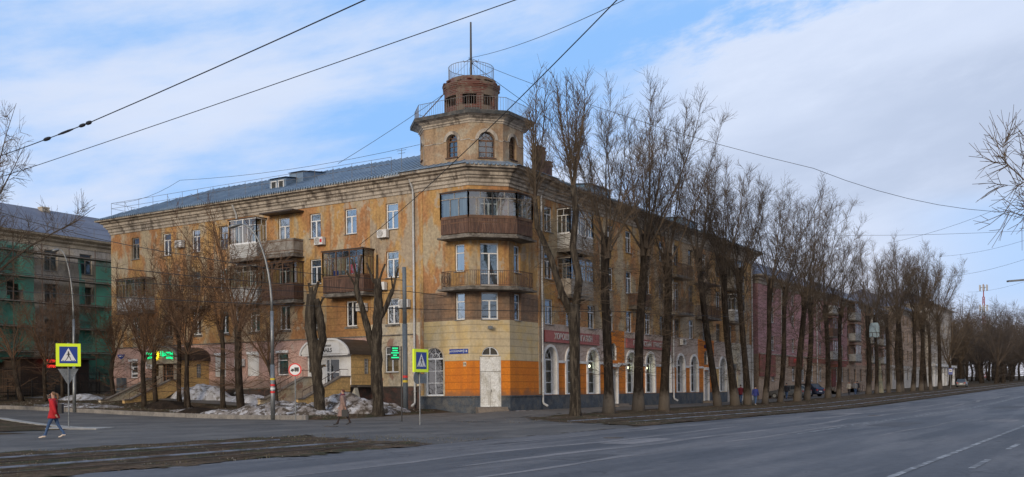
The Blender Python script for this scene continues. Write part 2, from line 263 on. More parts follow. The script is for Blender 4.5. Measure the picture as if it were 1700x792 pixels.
# ------------------------------------------------------------------ mesh helpers
class MB:
    def __init__(s): s.v = []; s.f = []; s.m = []; s.mats = []; s.sm = False
    def mi(s, mat):
        if mat is None: return 0
        if mat not in s.mats: s.mats.append(mat)
        return s.mats.index(mat)
    def poly(s, pts, mat=None):
        b = len(s.v); s.v += [tuple(p) for p in pts]; s.f.append(tuple(range(b, b+len(pts)))); s.m.append(s.mi(mat))
    def box(s, x0, x1, y0, y1, z0, z1, mat=None):
        s.obox(Vector(((x0+x1)/2, (y0+y1)/2, (z0+z1)/2)), Vector((1,0,0)), Vector((0,1,0)), Vector((0,0,1)), abs(x1-x0)/2, abs(y1-y0)/2, abs(z1-z0)/2, mat)
    def obox(s, c, a, b_, c_, ha, hb, hc, mat=None):
        i = len(s.v); k = s.mi(mat)
        for sx in (-1, 1):
            for sy in (-1, 1):
                for sz in (-1, 1): s.v.append(tuple(c + a*(ha*sx) + b_*(hb*sy) + c_*(hc*sz)))
        for q in ((0,1,3,2), (4,6,7,5), (0,4,5,1), (2,3,7,6), (0,2,6,4), (1,5,7,3)): s.f.append(tuple(i+j for j in q)); s.m.append(k)
    def beam(s, p, q, w, h, mat=None, up=(0,0,1)):
        p = Vector(p); q = Vector(q); d = q-p; L_ = d.length
        if L_ < 1e-6: return
        d /= L_; u = Vector(up)
        if abs(d.dot(u)) > .98: u = Vector((1,0,0))
        a = d.cross(u).normalized(); b = a.cross(d).normalized()
        s.obox((p+q)/2, d, a, b, L_/2, w/2, h/2, mat)
    def tube(s, pts, rr, n=8, mat=None, cap=True):
        k = s.mi(mat); rings = []
        pts = [Vector(p) for p in pts]
        if not isinstance(rr, (list, tuple)): rr = [rr]*len(pts)
        ref = None
        for i, p in enumerate(pts):
            d = (pts[min(i+1, len(pts)-1)] - pts[max(i-1, 0)])
            if d.length < 1e-9: d = Vector((0,0,1))
            d.normalize()
            if ref is None:
                ref = Vector((1,0,0)) if abs(d.x) < .9 else Vector((0,1,0))
            a = (ref - d*ref.dot(d))
            if a.length < 1e-6: a = d.orthogonal()
            a.normalize(); ref = a; b = d.cross(a)
            st = len(s.v)
            for j in range(n):
                t = 2*math.pi*j/n; s.v.append(tuple(p + (a*math.cos(t) + b*math.sin(t))*rr[i]))
            rings.append(st)
        for i in range(len(rings)-1):
            for j in range(n):
                j2 = (j+1) % n
                s.f.append((rings[i]+j, rings[i]+j2, rings[i+1]+j2, rings[i+1]+j)); s.m.append(k)
        if cap and n > 3:
            s.f.append(tuple(rings[0]+j for j in reversed(range(n)))); s.m.append(k)
            s.f.append(tuple(rings[-1]+j for j in range(n))); s.m.append(k)
    def prism(s, pts, z0, z1, mat=None):     # plan outline, counter-clockwise
        n = len(pts); i = len(s.v); k = s.mi(mat)
        s.v += [(x, y, z0) for x, y in pts] + [(x, y, z1) for x, y in pts]
        for j in range(n):
            j2 = (j+1) % n; s.f.append((i+j, i+j2, i+n+j2, i+n+j)); s.m.append(k)
        s.f.append(tuple(i+j for j in reversed(range(n)))); s.m.append(k)
        s.f.append(tuple(i+n+j for j in range(n))); s.m.append(k)
    def extr(s, pts, d, mat=None):           # any planar outline pushed along d
        d = Vector(d); n = len(pts); i = len(s.v); k = s.mi(mat)
        s.v += [tuple(p) for p in pts] + [tuple(Vector(p)+d) for p in pts]
        for j in range(n):
            j2 = (j+1) % n; s.f.append((i+j, i+j2, i+n+j2, i+n+j)); s.m.append(k)
        s.f.append(tuple(i+j for j in reversed(range(n)))); s.m.append(k)
        s.f.append(tuple(i+n+j for j in range(n))); s.m.append(k)
    def mesh(s, name, mat=None, off=(0,0,0)):
        me = bpy.data.meshes.new(name)
        me.from_pydata([(a-off[0], b-off[1], c-off[2]) for a, b, c in s.v], [], s.f)
        for mt in (s.mats or [mat]): me.materials.append(mt)
        if s.mats: me.polygons.foreach_set('material_index', s.m)
        if s.sm: me.polygons.foreach_set('use_smooth', [True]*len(me.polygons))
        me.update(); return me
    def build(s, name, mat=None, parent=None, base=None):
        off = Vector((0,0,0))
        if parent is not None:
            p = parent
            while p is not None: off += p.location; p = p.parent
        elif base is not None: off = Vector(base)
        o = bpy.data.objects.new(name, s.mesh(name, mat, off)); COL.objects.link(o)
        if parent is not None: o.parent = parent
        else: o.location = off
        return o
def thing(name, label, cat, loc, group=None):
    o = bpy.data.objects.new(name, None); COL.objects.link(o); o.location = loc; o.empty_display_size = .3
    o['label'] = label; o['category'] = cat
    if group: o['group'] = group
    return o
def tag(o, label, cat, group=None):
    o['label'] = label; o['category'] = cat
    if group: o['group'] = group
    return o
def struct(o, label=None, cat=None): o['kind'] = 'structure'; o['label'] = label or o.name.replace('_', ' '); o['category'] = cat or o.name.replace('_', ' '); return o
def copy_tree(o, parent=None):
    c = o.copy(); COL.objects.link(c); c.parent = parent
    for ch in list(o.children): copy_tree(ch, c)
    return c
def text(name, body, size, mat, parent, origin, right, up, extrude=.01, align='CENTER', sx=1.0):
    cu = bpy.data.curves.new(name, 'FONT'); cu.body = body; cu.size = size; cu.extrude = extrude; cu.align_x = align; cu.align_y = 'CENTER'
    cu.offset = size*.012
    to = bpy.data.objects.new(name, cu); COL.objects.link(to)
    dg = bpy.context.evaluated_depsgraph_get(); me = bpy.data.meshes.new_from_object(to.evaluated_get(dg)); bpy.data.objects.remove(to)
    r = Vector(right).normalized(); u = Vector(up).normalized(); n = r.cross(u)
    me.transform(Matrix.Scale(sx, 4, (1,0,0)))
    me.transform(Matrix(((r.x,u.x,n.x,0),(r.y,u.y,n.y,0),(r.z,u.z,n.z,0),(0,0,0,1))))
    off = Vector((0,0,0)); p = parent
    while p is not None: off += p.location; p = p.parent
    me.transform(Matrix.Translation(Vector(origin)-off)); me.materials.clear(); me.materials.append(mat)
    o = bpy.data.objects.new(name, me); COL.objects.link(o); o.parent = parent; return o
# ------------------------------------------------------------------ ground
def sm(a, b, x):
    t = max(0., min(1., (x-a)/(b-a))); return t*t*(3-2*t)
def H(x, y):
    rx = 0
    if x > 15:
        t = min(x-15, 20); rx = .0115*t*t/40
        if x > 35: rx += .0115*(x-35)
    ry = .63*sm(8, 40, y) + max(0, y-38)*.004
    if y > 6: rx *= 1 - sm(6, 30, y)*(x < 60)
    k = sm(20, 38, y)*(x < 60)
    w = 1 - sm(13, 45, x)*(1-k)
    z = -.5 + rx + ry*w
    if y > 0 and x > -12.5 and x < 60:
        t = max(0, min(1, (x+11.8)/11.0)); emb = .22 + .95*sm(6, 30, y) - ry*.55
        z += emb*t*sm(0, 5, y)*(w if x > 5 else 1)
    if y > 3 and x > -12.5 and x < 5: z += .17*sm(-11.95, -11.3, x)*sm(3, 5, y)
    if y <= 0 and x > -8: z += .22*sm(-8.5, -2, y)*sm(-8, 1, x)*(1-sm(20, 45, x))
    return z
def lines(a, b, marks, near, far):
    out = set(marks); x = a
    while x < b:
        out.add(round(x, 3)); d = max(0, near[0]-x, x-near[1]); x += min(far, 1.0 + d*.08)
    out.add(b); o = sorted(out); r = [o[0]]
    for v in o[1:]:
        if v - r[-1] > .15 or v in marks:
            if v - r[-1] <= .15 and r[-1] not in marks: r.pop()
            r.append(v)
    return r
XM = [-60., -30., -14., -12., -11.7, 0., 54., 110., 135.]; YM = [-60., -17.5, -9.3, -5., -.1, 3.2, 48.]
XS = lines(-160., 900., XM, (-60, 60), 25); YS = lines(-160., 700., YM, (-40, 50), 25)
def sheet(name, x0, x1, y0, y1, dz, mat):
    xs = [x for x in XS if x0 <= x <= x1]; ys = [y for y in YS if y0 <= y <= y1]; b = MB(); n = len(ys)
    for x in xs:
        for y in ys: b.v.append((x, y, H(x, y)+dz))
    for i in range(len(xs)-1):
        for j in range(n-1):
            b.f.append((i*n+j, (i+1)*n+j, (i+1)*n+j+1, i*n+j+1)); b.m.append(0)
    b.sm = True
    return struct(b.build(name, mat))
def inpoly(x, y, P):
    c = False; j = len(P)-1
    for i in range(len(P)):
        if (P[i][1] > y) != (P[j][1] > y) and x < (P[j][0]-P[i][0])*(y-P[i][1])/(P[j][1]-P[i][1])+P[i][0]: c = not c
        j = i
    return c
def patch(name, P, dz, mat, cell=.3, jit=.5, hump=0.):
    x0 = min(p[0] for p in P)-1; x1 = max(p[0] for p in P)+1; y0 = min(p[1] for p in P)-1; y1 = max(p[1] for p in P)+1
    b = MB(); idx = {}
    def vid(i, j):
        if (i, j) not in idx:
            x = x0+i*cell; y = y0+j*cell; h = hump*(mnoise.noise(Vector((x*.8, y*.8, 3.)))+.4 + .5*mnoise.noise(Vector((x*2.3, y*2.3, 9.))))
            idx[(i, j)] = len(b.v); b.v.append((x, y, H(x, y)+dz+max(-dz*.5, h)))
        return idx[(i, j)]
    for i in range(int((x1-x0)/cell)):
        for j in range(int((y1-y0)/cell)):
            cx = x0+(i+.5)*cell; cy = y0+(j+.5)*cell
            jx = cx + jit*mnoise.noise(Vector((cx*.7, cy*.7, 0))) + jit*.5*mnoise.noise(Vector((cx*2.5, cy*2.5, 5)))
            jy = cy + jit*mnoise.noise(Vector((cx*.7, cy*.7, 8))) + jit*.5*mnoise.noise(Vector((cx*2.5, cy*2.5, 2)))
            if inpoly(jx, jy, P): b.f.append((vid(i,j), vid(i+1,j), vid(i+1,j+1), vid(i,j+1))); b.m.append(0)
    b.sm = True
    return struct(b.build(name, mat))
sheet('ground', -160., 900., -160., 700., 0, dirt)
sheet('main_road', -160., 900., -60., -17.5, .02, asph)
sheet('side_street', -30., -12., -9.3, 700., .012, asphc)
sheet('pavement', -60., -30., -9.3, 3.2, .010, asphc)
sheet('forecourt', -12., 0., -5., 3.2, .016, paved)
sheet('footpath', 0., 110., -5., -.1, .012, paved)
patch('tram_crossing', [(-33,-17.6), (-27,-9.0), (-9,-9.0), (-16.5,-17.6)], .022, asphc, .3, .7)
patch('corner_apron', [(-14,-9.4), (-12.,-4.8), (0,-4.9), (6,-5.4), (-4,-6.2), (-7.5,-9.4)], .024, asphc, .3, .6)
patch('grass_verge', [(-20.8,20.2), (-23.2,13), (-25.6,6.0), (-27.6,5.4), (-29.9,6.2), (-60,14.), (-60,40), (-24,40)], .022, dirt, .35, .12, .03)
patch('rear_footpath', [(-5.2,8.), (-3.4,8.), (-3.4,43), (-5.2,43)], .03, paved, .3, .2)
# kerbs
def kerb(name, pts, w, h, mat, label):
    b = MB()
    for (xa, ya), (xb, yb) in zip(pts[:-1], pts[1:]):
        n = max(1, int(math.hypot(xb-xa, yb-ya)/1.0))
        for i in range(n):
            p = Vector((xa+(xb-xa)*i/n, ya+(yb-ya)*i/n, 0)); q = Vector((xa+(xb-xa)*(i+1-.02)/n, ya+(yb-ya)*(i+1-.02)/n, 0))
            p.z = H(p.x, p.y)+h/2-.04; q.z = H(q.x, q.y)+h/2-.04; b.beam(p, q, w, h+.08, mat)
    return struct(b.build(name), label, 'kerb')
kerb('kerb', [(-12.0,5.0), (-12.0,60)], .24, .27, kerbm, 'grey stone kerb of the lawn in front of the corner building')
kerb('kerb', [(-20.8,30), (-20.85,20.2), (-23.3,13), (-25.7,6.2)], .5, .07, kerbp, 'pale kerb along the grass verge on the left')
b = MB()
for k, P in enumerate([[(-25.4,8.6),(-26.9,6.9),(-26.2,4.2),(-24.6,5.1)]]):
    b.prism([(x, y) for x, y in reversed(P)], -.6, H(-25.5, 6)+.055, kerbp)
struct(b.build('kerb_ramp'), 'pale paved ramp at the crossing sign', 'kerb')
# markings
b = MB()
def mark(x0, x1, y, w):
    xs = [x for x in XS if x0 < x < x1]; xs = [x0]+xs+[x1]
    for a, c in zip(xs[:-1], xs[1:]):
        b.poly([(a, y-w/2, H(a,y)+.027), (c, y-w/2, H(c,y)+.027), (c, y+w/2, H(c,y)+.027), (a, y+w/2, H(a,y)+.027)], linew)
mark(-21, 420, -25.35, .13); mark(-17, 420, -25.05, .10); mark(-50, 300, -31.35, .14)
for i in range(12): mark(-34+i*6.5, -34+i*6.5+2.6, -32.3, .13)
struct(b.build('road_markings'))
# scars and seams on the road: long thin repaired strips
b = MB(); patchm = M('repaired_asphalt', (.215,.195,.188), (.14,.132,.132), scale=1.2, st=(.3,1,1), lo=.4, hi=.6, fine=.2); crackm = M('tar_crack', (.045,.038,.032), (.09,.08,.07), scale=2)
rr = random.Random(4)
def strip(x0, x1, y, w, mat, dz, wob=.12):
    n = int((x1-x0)/.8); P = []
    for i in range(n+1):
        x = x0+(x1-x0)*i/n; yy = y + wob*mnoise.noise(Vector((x*.15, y, 0)))*4; ww = w*(.55+.9*abs(mnoise.noise(Vector((x*.5, y, 4.)))))*min(1, i/3+.1, (n-i)/3+.1)
        P.append((x, yy, ww))
    for (xa, ya, wa), (xb, yb, wb) in zip(P[:-1], P[1:]):
        b.poly([(xa, ya-wa, H(xa,ya)+dz), (xb, yb-wb, H(xb,yb)+dz), (xb, yb+wb, H(xb,yb)+dz), (xa, ya+wa, H(xa,ya)+dz)], mat)
strip(-42, 40, -21.4, .20, patchm, .0245); strip(-38, 70, -23.3, .22, patchm, .0245); strip(-43, -8, -24.9, .15, patchm, .0245)
strip(-30, -6, -19.3, .14, patchm, .0245); strip(-12, 30, -19.9, .13, patchm, .0245); strip(-22, -2, -28.2, .10, patchm, .0245)
for i in range(9):
    x = rr.uniform(-35, 30); strip(x, x+rr.uniform(1, 3), rr.uniform(-30, -18.5), rr.uniform(.05, .14), crackm, .0285, .05)
for (xa, ya, la, wa, mt_p) in ((-27,-22.4,3.4,1.1,0), (-11,-26.6,5.0,1.5,1), (6,-20.6,4.2,1.3,0), (-19,-19.0,1.8,.9,1), (-34,-24.2,2.2,.8,1), (24,-27.5,7,1.8,1), (-5,-30.0,3.0,1.2,0)):
    pm_ = patchm if mt_p == 0 else M('dark_asphalt_patch', (.060,.058,.062), (.085,.082,.085), scale=2, fine=.2)
    P_ = []; 
    for k in range(16):
        t = 2*math.pi*k/16; u_ = max(-1, min(1, 1.35*math.cos(t))); v_ = max(-1, min(1, 1.35*math.sin(t))); P_.append((xa+u_*la/2+rr.uniform(-.08,.08), ya+v_*wa/2+rr.uniform(-.06,.06)))
    b.poly([(x_, y_, H(x_, y_)+.0238) for x_, y_ in P_], pm_)
for xa, ya in ((-25.5,-20.8), (2.5,-22.9), (-20,-4.0)):
    b.tube([(xa, ya, H(xa,ya)+.012), (xa, ya, H(xa,ya)+.034)], .33, 20, crackm); b.tube([(xa, ya, H(xa,ya)+.03), (xa, ya, H(xa,ya)+.037)], .27, 20, railr)
struct(b.build('road_repairs'))
# tram rails
patch('track_bed', [(-60,-17.3), (-60,-9.0), (-30,-9.1), (-28.5,-11.5), (-30.5,-17.7)], .014, dirt, .2, .6, .045)
patch('track_bed', [(-15.5,-17.2), (-10.5,-9.1), (-6,-5.9), (150,-5.6), (150,-17.2)], .014, dirt, .3, .5, .04)
for k, (y, mt, lb) in enumerate(((-16.72, railr, 'rusty tram rail nearest the main road'), (-15.2, railm, 'bright worn tram rail, second from the main road'), (-13.52, railr, 'dull brown tram rail, third from the main road'), (-12.0, railm, 'polished tram rail nearest the trees'))):
    b = MB(); xs = [x for x in XS if -160 <= x <= 330]
    for a, c in zip(xs[:-1], xs[1:]):
        dz = .002 if -31.5 < a < -12.5 else .085
        b.beam((a, y, H(a,y)+dz), (c, y, H(c,y)+dz), .055, .03, mt)
    tag(b.build('tram_rail', base=(0, y, H(0,y))), lb, 'tram rail', 'tram rails beside the road')
# ------------------------------------------------------------------ facade tools
def frame_of(O, th):      # local: u to the right seen from outside, d inward
    c, s = math.cos(th), math.sin(th)
    return (lambda u, d, z: (O[0]+u*c-d*s, O[1]+u*s+d*c, z))
def facade(b, O, th, U0, U1, Z0, Z1, ops, matf, ucuts=(), zcuts=(), reveal=.16, rmat=None):
    P = frame_of(O, th)
    us = {U0, U1, *[u for u in ucuts if U0 < u < U1]}; zs = {Z0, Z1, *[z for z in zcuts if Z0 < z < Z1]}
    for o in ops:
        us |= {o[0], o[1]}; zs |= {o[2], o[3]}
        if len(o) > 4 and o[4] == 'arch': zs.add(o[3]-(o[1]-o[0])/2)
    us = sorted(us); zs = sorted(zs)
    for i in range(len(us)-1):
        for j in range(len(zs)-1):
            u0, u1, z0, z1 = us[i], us[i+1], zs[j], zs[j+1]
            if u1-u0 < 1e-4 or z1-z0 < 1e-4: continue
            cu, cz = (u0+u1)/2, (z0+z1)/2
            if any(o[0] < cu < o[1] and o[2] < cz < o[3] for o in ops): continue
            b.poly([P(u0,0,z0), P(u1,0,z0), P(u1,0,z1), P(u0,0,z1)], matf(cu, cz))
    for o in ops:
        u0, u1, z0, z1 = o[:4]; arch = len(o) > 4 and o[4] == 'arch'; rv = o[5] if len(o) > 5 else reveal
        rm = rmat or matf(u0-.05, (z0+z1)/2); rm = o[6] if len(o) > 6 else rm
        zt = z1-(u1-u0)/2 if arch else z1
        b.poly([P(u0,0,z0), P(u0,0,zt), P(u0,rv,zt), P(u0,rv,z0)], rm); b.poly([P(u1,0,zt), P(u1,0,z0), P(u1,rv,z0), P(u1,rv,zt)], rm)
        b.poly([P(u0,0,z0), P(u0,rv,z0), P(u1,rv,z0), P(u1,0,z0)], rm)
        if not arch: b.poly([P(u0,0,z1), P(u1,0,z1), P(u1,rv,z1), P(u0,rv,z1)], rm)
        else:
            r = (u1-u0)/2; c = (u0+u1)/2; n = 14; pts = [(c-r*math.cos(math.pi*k/n), zt+r*math.sin(math.pi*k/n)) for k in range(n+1)]
            wm = matf(c, z1-.05)
            for (a, za), (d_, zd) in zip(pts[:-1], pts[1:]):
                b.poly([P(a,0,za), P(d_,0,zd), P(d_,rv,zd), P(a,rv,za)], rm)
                b.poly([P(a,0,za), P(d_,0,zd), P(d_,0,z1), P(a,0,z1)], wm)
def arch_pts(w, z0, z1, n=14):
    r = w/2; zt = z1-r
    return [(-r, z0), (r, z0)] + [(r*math.cos(math.pi*k/n), zt+r*math.sin(math.pi*k/n)) for k in range(n+1)]
WCACHE = {}
def win_meshes(w, h, style, fmat, seed):
    key = (round(w,2), round(h,2), style, fmat.name, seed)
    if key in WCACHE: return WCACHE[key]
    r = random.Random(seed*13+int(w*100)); f = MB(); g = MB(); c = MB(); s = MB()
    t = .075
    def bar(x0, x1, z0, z1, d=.06): f.box(x0, x1, -.0, d, z0, z1, fmat)
    if style == 'arch':
        R = w/2; zt = h-R; n = 16
        bar(-R, -R+t, 0, zt); bar(R-t, R, 0, zt); bar(-R+t, R-t, 0, t+.02); bar(-R+t, R-t, zt-.05, zt+.06, .075)
        f.tube([(-(R-t/2)*math.cos(math.pi*k/n), .03, zt+.03+(R-t/2)*math.sin(math.pi*k/n)) for k in range(n+1)], .035, 6, fmat)
        f.tube([(-(R*.45)*math.cos(math.pi*k/n), .03, zt+.03+(R*.45)*math.sin(math.pi*k/n)) for k in range(n+1)], .02, 5, fmat)
        for a in (45, 90, 135): f.beam((.0 if a == 90 else .2*R*math.cos(rad(a)), .03, zt+.06+.2*R*math.sin(rad(a))), (R*math.cos(rad(a))*.97, .03, zt+.03+R*.97*math.sin(rad(a))), .03, .03, fmat, up=(0,1,0))
        bar(-.025, .025, t+.02, zt-.05, .05)
        for zz in (zt*.345, zt*.67): bar(-R+t, -.025, zz-.02, zz+.02, .045); bar(.025, R-t, zz-.02, zz+.02, .045)
        g.poly([(x, .035, z) for x, z in arch_pts(w-.04, .02, h-.02)])
        c.box(-R, R, .9, .95, 0, h)
    else:
        bar(-w/2, -w/2+t, 0, h); bar(w/2-t, w/2, 0, h); bar(-w/2+t, w/2-t, 0, t); bar(-w/2+t, w/2-t, h-t, h)
        if style in 'TD':
            zt = h*.70 if style == 'T' else h*.76
            bar(-w/2+t, w/2-t, zt-.035, zt+.035); bar(-.055, .055, t, zt-.035)
            if style == 'D':
                bar(-w/2+t, -.04, h*.27, h*.27+.05); bar(.04, w/2-t, h*.27, h*.27+.05)
        elif style == 'C':
            bar(-.05, .05, t, h-t)
        elif style == 'S':
            bar(-w/2+t, w/2-t, h*.66, h*.66+.06)
        elif style == 'O':      # old timber: transom and three panes
            bar(-w/2+t, w/2-t, h*.72, h*.72+.05); bar(-.03, .03, t, h*.72); bar(-.02, .02, h*.72+.05, h-t)
        g.poly([(-w/2+.03, .035, .03), (w/2-.03, .035, .03), (w/2-.03, .035, h-.03), (-w/2+.03, .035, h-.03)])
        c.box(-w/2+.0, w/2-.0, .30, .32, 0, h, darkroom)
        q = r.random(); cm = curtain if r.random() < .6 else curtainb
        if q < .35: c.box(-w/2+.05, -w/2+w*r.uniform(.2,.4), .16, .18, .08, h-.06, cm); c.box(w/2-w*r.uniform(.2,.4), w/2-.05, .16, .18, .08, h-.06, cm)
        elif q < .6: c.box(-w/2+.05, w/2-.05, .16, .18, h*r.uniform(.0,.25)+.05, h-.06, cm)
        elif q < .8: c.box(-w/2+.05, w/2-.05, .16, .18, h*r.uniform(.45,.7), h-.06, cm)
        elif q < .9: c.box(-w/2+.05, w*r.uniform(-.1,.1), .16, .18, .08, h-.06, cm)
    s.box(-w/2-.05, w/2+.05, -.22, .0, -.05, -.015)
    res = (f.mesh('window'), g.mesh('pane', glass), c.mesh('curtain', darkroom), s.mesh('sill', steel))
    WCACHE[key] = res; return res
WN = [0]
def window(parent, O, th, u, z, w, h, style='T', fmat=None, depth=.13, sill=True, seed=None, gl=None, lamp=False, name='window'):
    fmat = fmat or pvc; WN[0] += 1
    if seed is None: seed = (WN[0]*7) % 12
    fm, gm, cm, sm_ = win_meshes(w, h, style, fmat, seed)
    base = Vector((0,0,0)); p = parent
    while p is not None: base += p.location; p = p.parent
    P = frame_of(O, th); loc = Vector(P(u, depth, z)) - base
    o = bpy.data.objects.new(name, fm); COL.objects.link(o); o.parent = parent; o.location = loc; o.rotation_euler = (0,0,th)
    if gl is None and th > -1.5: gl = glassd
    if gl is None and style == 'arch': gl = glassd
    if gl is not None and gl is not glass:
        gm = gm.copy(); gm.materials.clear(); gm.materials.append(gl)
    for nm, me in (('pane', gm), ('curtain', cm)) + ((('sill', sm_),) if sill else ()):
        if style == 'arch' and nm == 'curtain': nm = 'room_backing'
        q = bpy.data.objects.new(nm, me); COL.objects.link(q); q.parent = o
    return o
# ------------------------------------------------------------------ corner building
B = thing('corner_building', 'ochre four-storey corner building with peeling stucco, orange shop base and round brick turret', 'apartment building', (0, 0, 0))
TL = -math.pi/2; TC = -math.pi/4; TR = 0
BY = 5.95; J = .12; LEND = 38.45; REND = 52.3; CH = 1.88; ZT = 15.5; GB = -1.2
wall = MB()
# --- openings ------------------------------------------------------------
LW = []     # left wing: (centre y, storey, width, style, material)
lcols = [8.35, 12.05, 15.4, 18.5, 21.6, 24.9, 28.0, 31.4, 35.3]
ZF = {2: (5.72, 7.5), 3: (8.92, 10.72), 4: (12.25, 14.03)}
rcols = [7.4, 13.9, 17.2, 20.7, 24.4, 27.5, 30.9, 34.3, 37.8, 41.5, 45.0, 48.6]
ol = []   # left wing local u = LEND - y
wins = []
for i, y in enumerate(lcols):
    for f in (2, 3, 4):
        z0, z1 = ZF[f]; w = 1.08 if i < 5 else .98; st = 'T'; fm = pvc
        if (i, f) in ((5,2), (6,2)): st = 'C'
        if (i, f) == (2, 2): w, st = .9, 'C'
        if (i, f) == (1, 2): w, st = 1.0, 'C'
        if (i, f) == (3, 2): st = 'C'
        if (i, f) in ((7,2), (5,4), (8,4), (6,3), (7,3)): fm = greywood
        if (i, f) in ((3,3), (3,4), (1,3), (4,4), (4,3), (8,3)): z0 -= .85; st = 'D'; w = 1.15
        u = LEND-y; ol.append((u-w/2, u+w/2, z0, z1)); wins.append(('L', u, z0, w, z1-z0, st, fm))
for y, w, z0, z1, st in ((8.5, 1.2, 2.4, 4.18, 'T'), (18.75, 1.12, 2.38, 4.0, 'S'), (21.8, 1.22, 2.35, 4.05, 'X'), (25.35, 1.2, 2.35, 4.05, 'X'), (35.65, .95, 2.42, 3.75, 'S')):
    u = LEND-y; ol.append((u-w/2, u+w/2, z0, z1))
    wins.append(('L', u, z0, w, z1-z0, st, pvc))
def ml(u, z):
    y = LEND-u
    if y < 10.3:
        if z < 1.42: return plinthd
        if z < 5.75: return beigep
        return ochre2
    if z < 1.42: return plinthd
    if z < 4.92: return pinkw
    if 10.3 < y < 14.4 and 4.92 < z < 7.95: return goldr
    return ochre if y < 17.5 or y > 26 else ochre2
facade(wall, (J, LEND), TL, 0, LEND-BY, GB, ZT, ol, ml, ucuts=(LEND-10.3, LEND-14.4, LEND-17.5, LEND-26), zcuts=(1.42, 4.92, 5.75, 7.95))
for s_, u, z0, w, h, st, fm in wins:
    if st == 'X': continue
    window(B, (J, LEND), TL, u, z0, w, h, st, fm)
# bay, left face (u = BY - y)
ob = []; 
facs = []
for (yc, w, z0, z1, st) in ((2.66, .74, 5.75, 7.5, 'S'), (2.66, .76, 8.92, 10.72, 'S'), (2.66, .76, 12.2, 14.0, 'S')):
    ob.append((BY-yc-w/2, BY-yc+w/2, z0, z1)); facs.append((BY-yc, z0, w, z1-z0, st))
ob.append((BY-4.77-.72, BY-4.77+.72, .76, 3.95, 'arch', .16, whitet))
def mb_(u, z):
    if z < .74: return plinth
    if z < 3.05: return orange
    if z < 5.72: return beige
    if z < 7.62: return brownr
    return ochre
def mbl(u, z):
    if u < 1.95 and .74 < z < 3.05: return beigep
    return mb_(u, z)
facade(wall, (0, BY), TL, 0, BY-CH, GB, ZT, ob, mbl, ucuts=(1.95,), zcuts=(.74, 3.05, 5.72, 7.62))
for u, z0, w, h, st in facs: window(B, (0, BY), TL, u, z0, w, h, st)
window(B, (0, BY), TL, BY-4.77, .76, 1.44, 3.19, 'arch', sill=False)
CL = CH*math.sqrt(2)
oc = [(CL/2-.57, CL/2+.57, 5.75, 7.52), (CL/2-.62, CL/2+.62, 7.98, 10.75), (CL/2-.62, CL/2+.62, 11.3, 14.0), (CL/2-.57, CL/2+.57, 3.38, 3.96, 'arch', .12, whitet), (CL/2-.71, CL/2+.71, .02, 3.34, 'rect', .10, whitet)]
facade(wall, (0, CH), TC, 0, CL, GB, ZT, oc, mb_, zcuts=(.74, 3.05, 5.72, 7.62))
window(B, (0, CH), TC, CL/2, 5.75, 1.14, 1.77, 'T', seed=3); window(B, (0, CH), TC, CL/2, 7.98, 1.24, 2.77, 'D', sill=False, seed=5); window(B, (0, CH), TC, CL/2, 11.3, 1.24, 2.7, 'D', sill=False)
# bay, right face (u = x - CH)
obr = []; fr_ = []
for (xc, w, z0, z1) in ((2.9, .80, 5.75, 7.5), (2.9, .80, 8.92, 10.72), (2.9, .80, 12.2, 14.0)):
    obr.append((xc-CH-w/2, xc-CH+w/2, z0, z1)); fr_.append((xc-CH, z0, w, z1-z0))
facade(wall, (CH, 0), TR, 0, BY-CH, GB, ZT, obr, mb_, zcuts=(.74, 3.05, 5.72, 7.62))
for u, z0, w, h in fr_: window(B, (CH, 0), TR, u, z0, w, h, 'S')
# the two jogs
for a, c in (((0, BY), (J, BY)), ((BY, J), (BY, 0))):
    wall.poly([(a[0], a[1], GB), (c[0], c[1], GB), (c[0], c[1], ZT), (a[0], a[1], ZT)], ochre)
# right wing
orr = []; rw = []
for i, x in enumerate(rcols):
    for f in (2, 3, 4):
        z0, z1 = ZF[f]; w = 1.2; st = 'T'; fm = pvc
        if i >= 5: fm = greywood if (i+f) % 3 else pvc; st = 'T' if (i+f) % 2 else 'O'
        if i in (6, 8) and f == 3: z0 -= .85; st = 'D'
        orr.append((x-w/2-BY, x+w/2-BY, z0, z1)); rw.append((x-BY, z0, w, z1-z0, st, fm))
orr += [(9.9-BY, 11.3-BY, 5.72, 7.5)]; rw.append((10.6-BY, 5.72, 1.4, 1.78, 'T', pvc))
orr += [(10.0-BY, 11.2-BY, 11.3, 14.03), (10.0-BY, 11.2-BY, 8.0, 10.72)]; rw += [(10.6-BY, 11.3, 1.2, 2.73, 'D', pvc), (10.6-BY, 8.0, 1.2, 2.72, 'D', greywood)]
arches = [7.45, 10.7, 14.05, 20.95, 24.75, 28.35, 31.55, 34.85, 42.6]
AW = 1.75
for x in arches: orr.append((x-AW/2-BY, x+AW/2-BY, .76, 4.12, 'arch', .42, whitet))
doors = [17.7, 38.0]
for x in doors: orr.append((x-.55-BY, x+.55-BY, -.05, 2.75, 'rect', .35, whitet))
orr.append((37.5-BY, 38.5-BY, 3.4, 4.75, 'arch', .2, whitet))
orr.append((17.2-BY, 18.2-BY, 3.4, 4.75, 'arch', .2, whitet))
orr.append((45.4-BY, 47.2-BY, .9, 3.6)); 
def mr(u, z):
    x = u+BY
    if x > 44 and z < 5.75: return palewall if z < .9 or x > 48 else beigep
    if z < .72: return plinth
    if z < 3.02:
        if x > 40.2: return yellst
        return orange
    if z < 5.78:
        if 15.9 < x < 19.7 or 35.9 < x < 40.2: return orange
        return rosew
    if 10.5 > x or x < 22: return ochre
    return ochre2
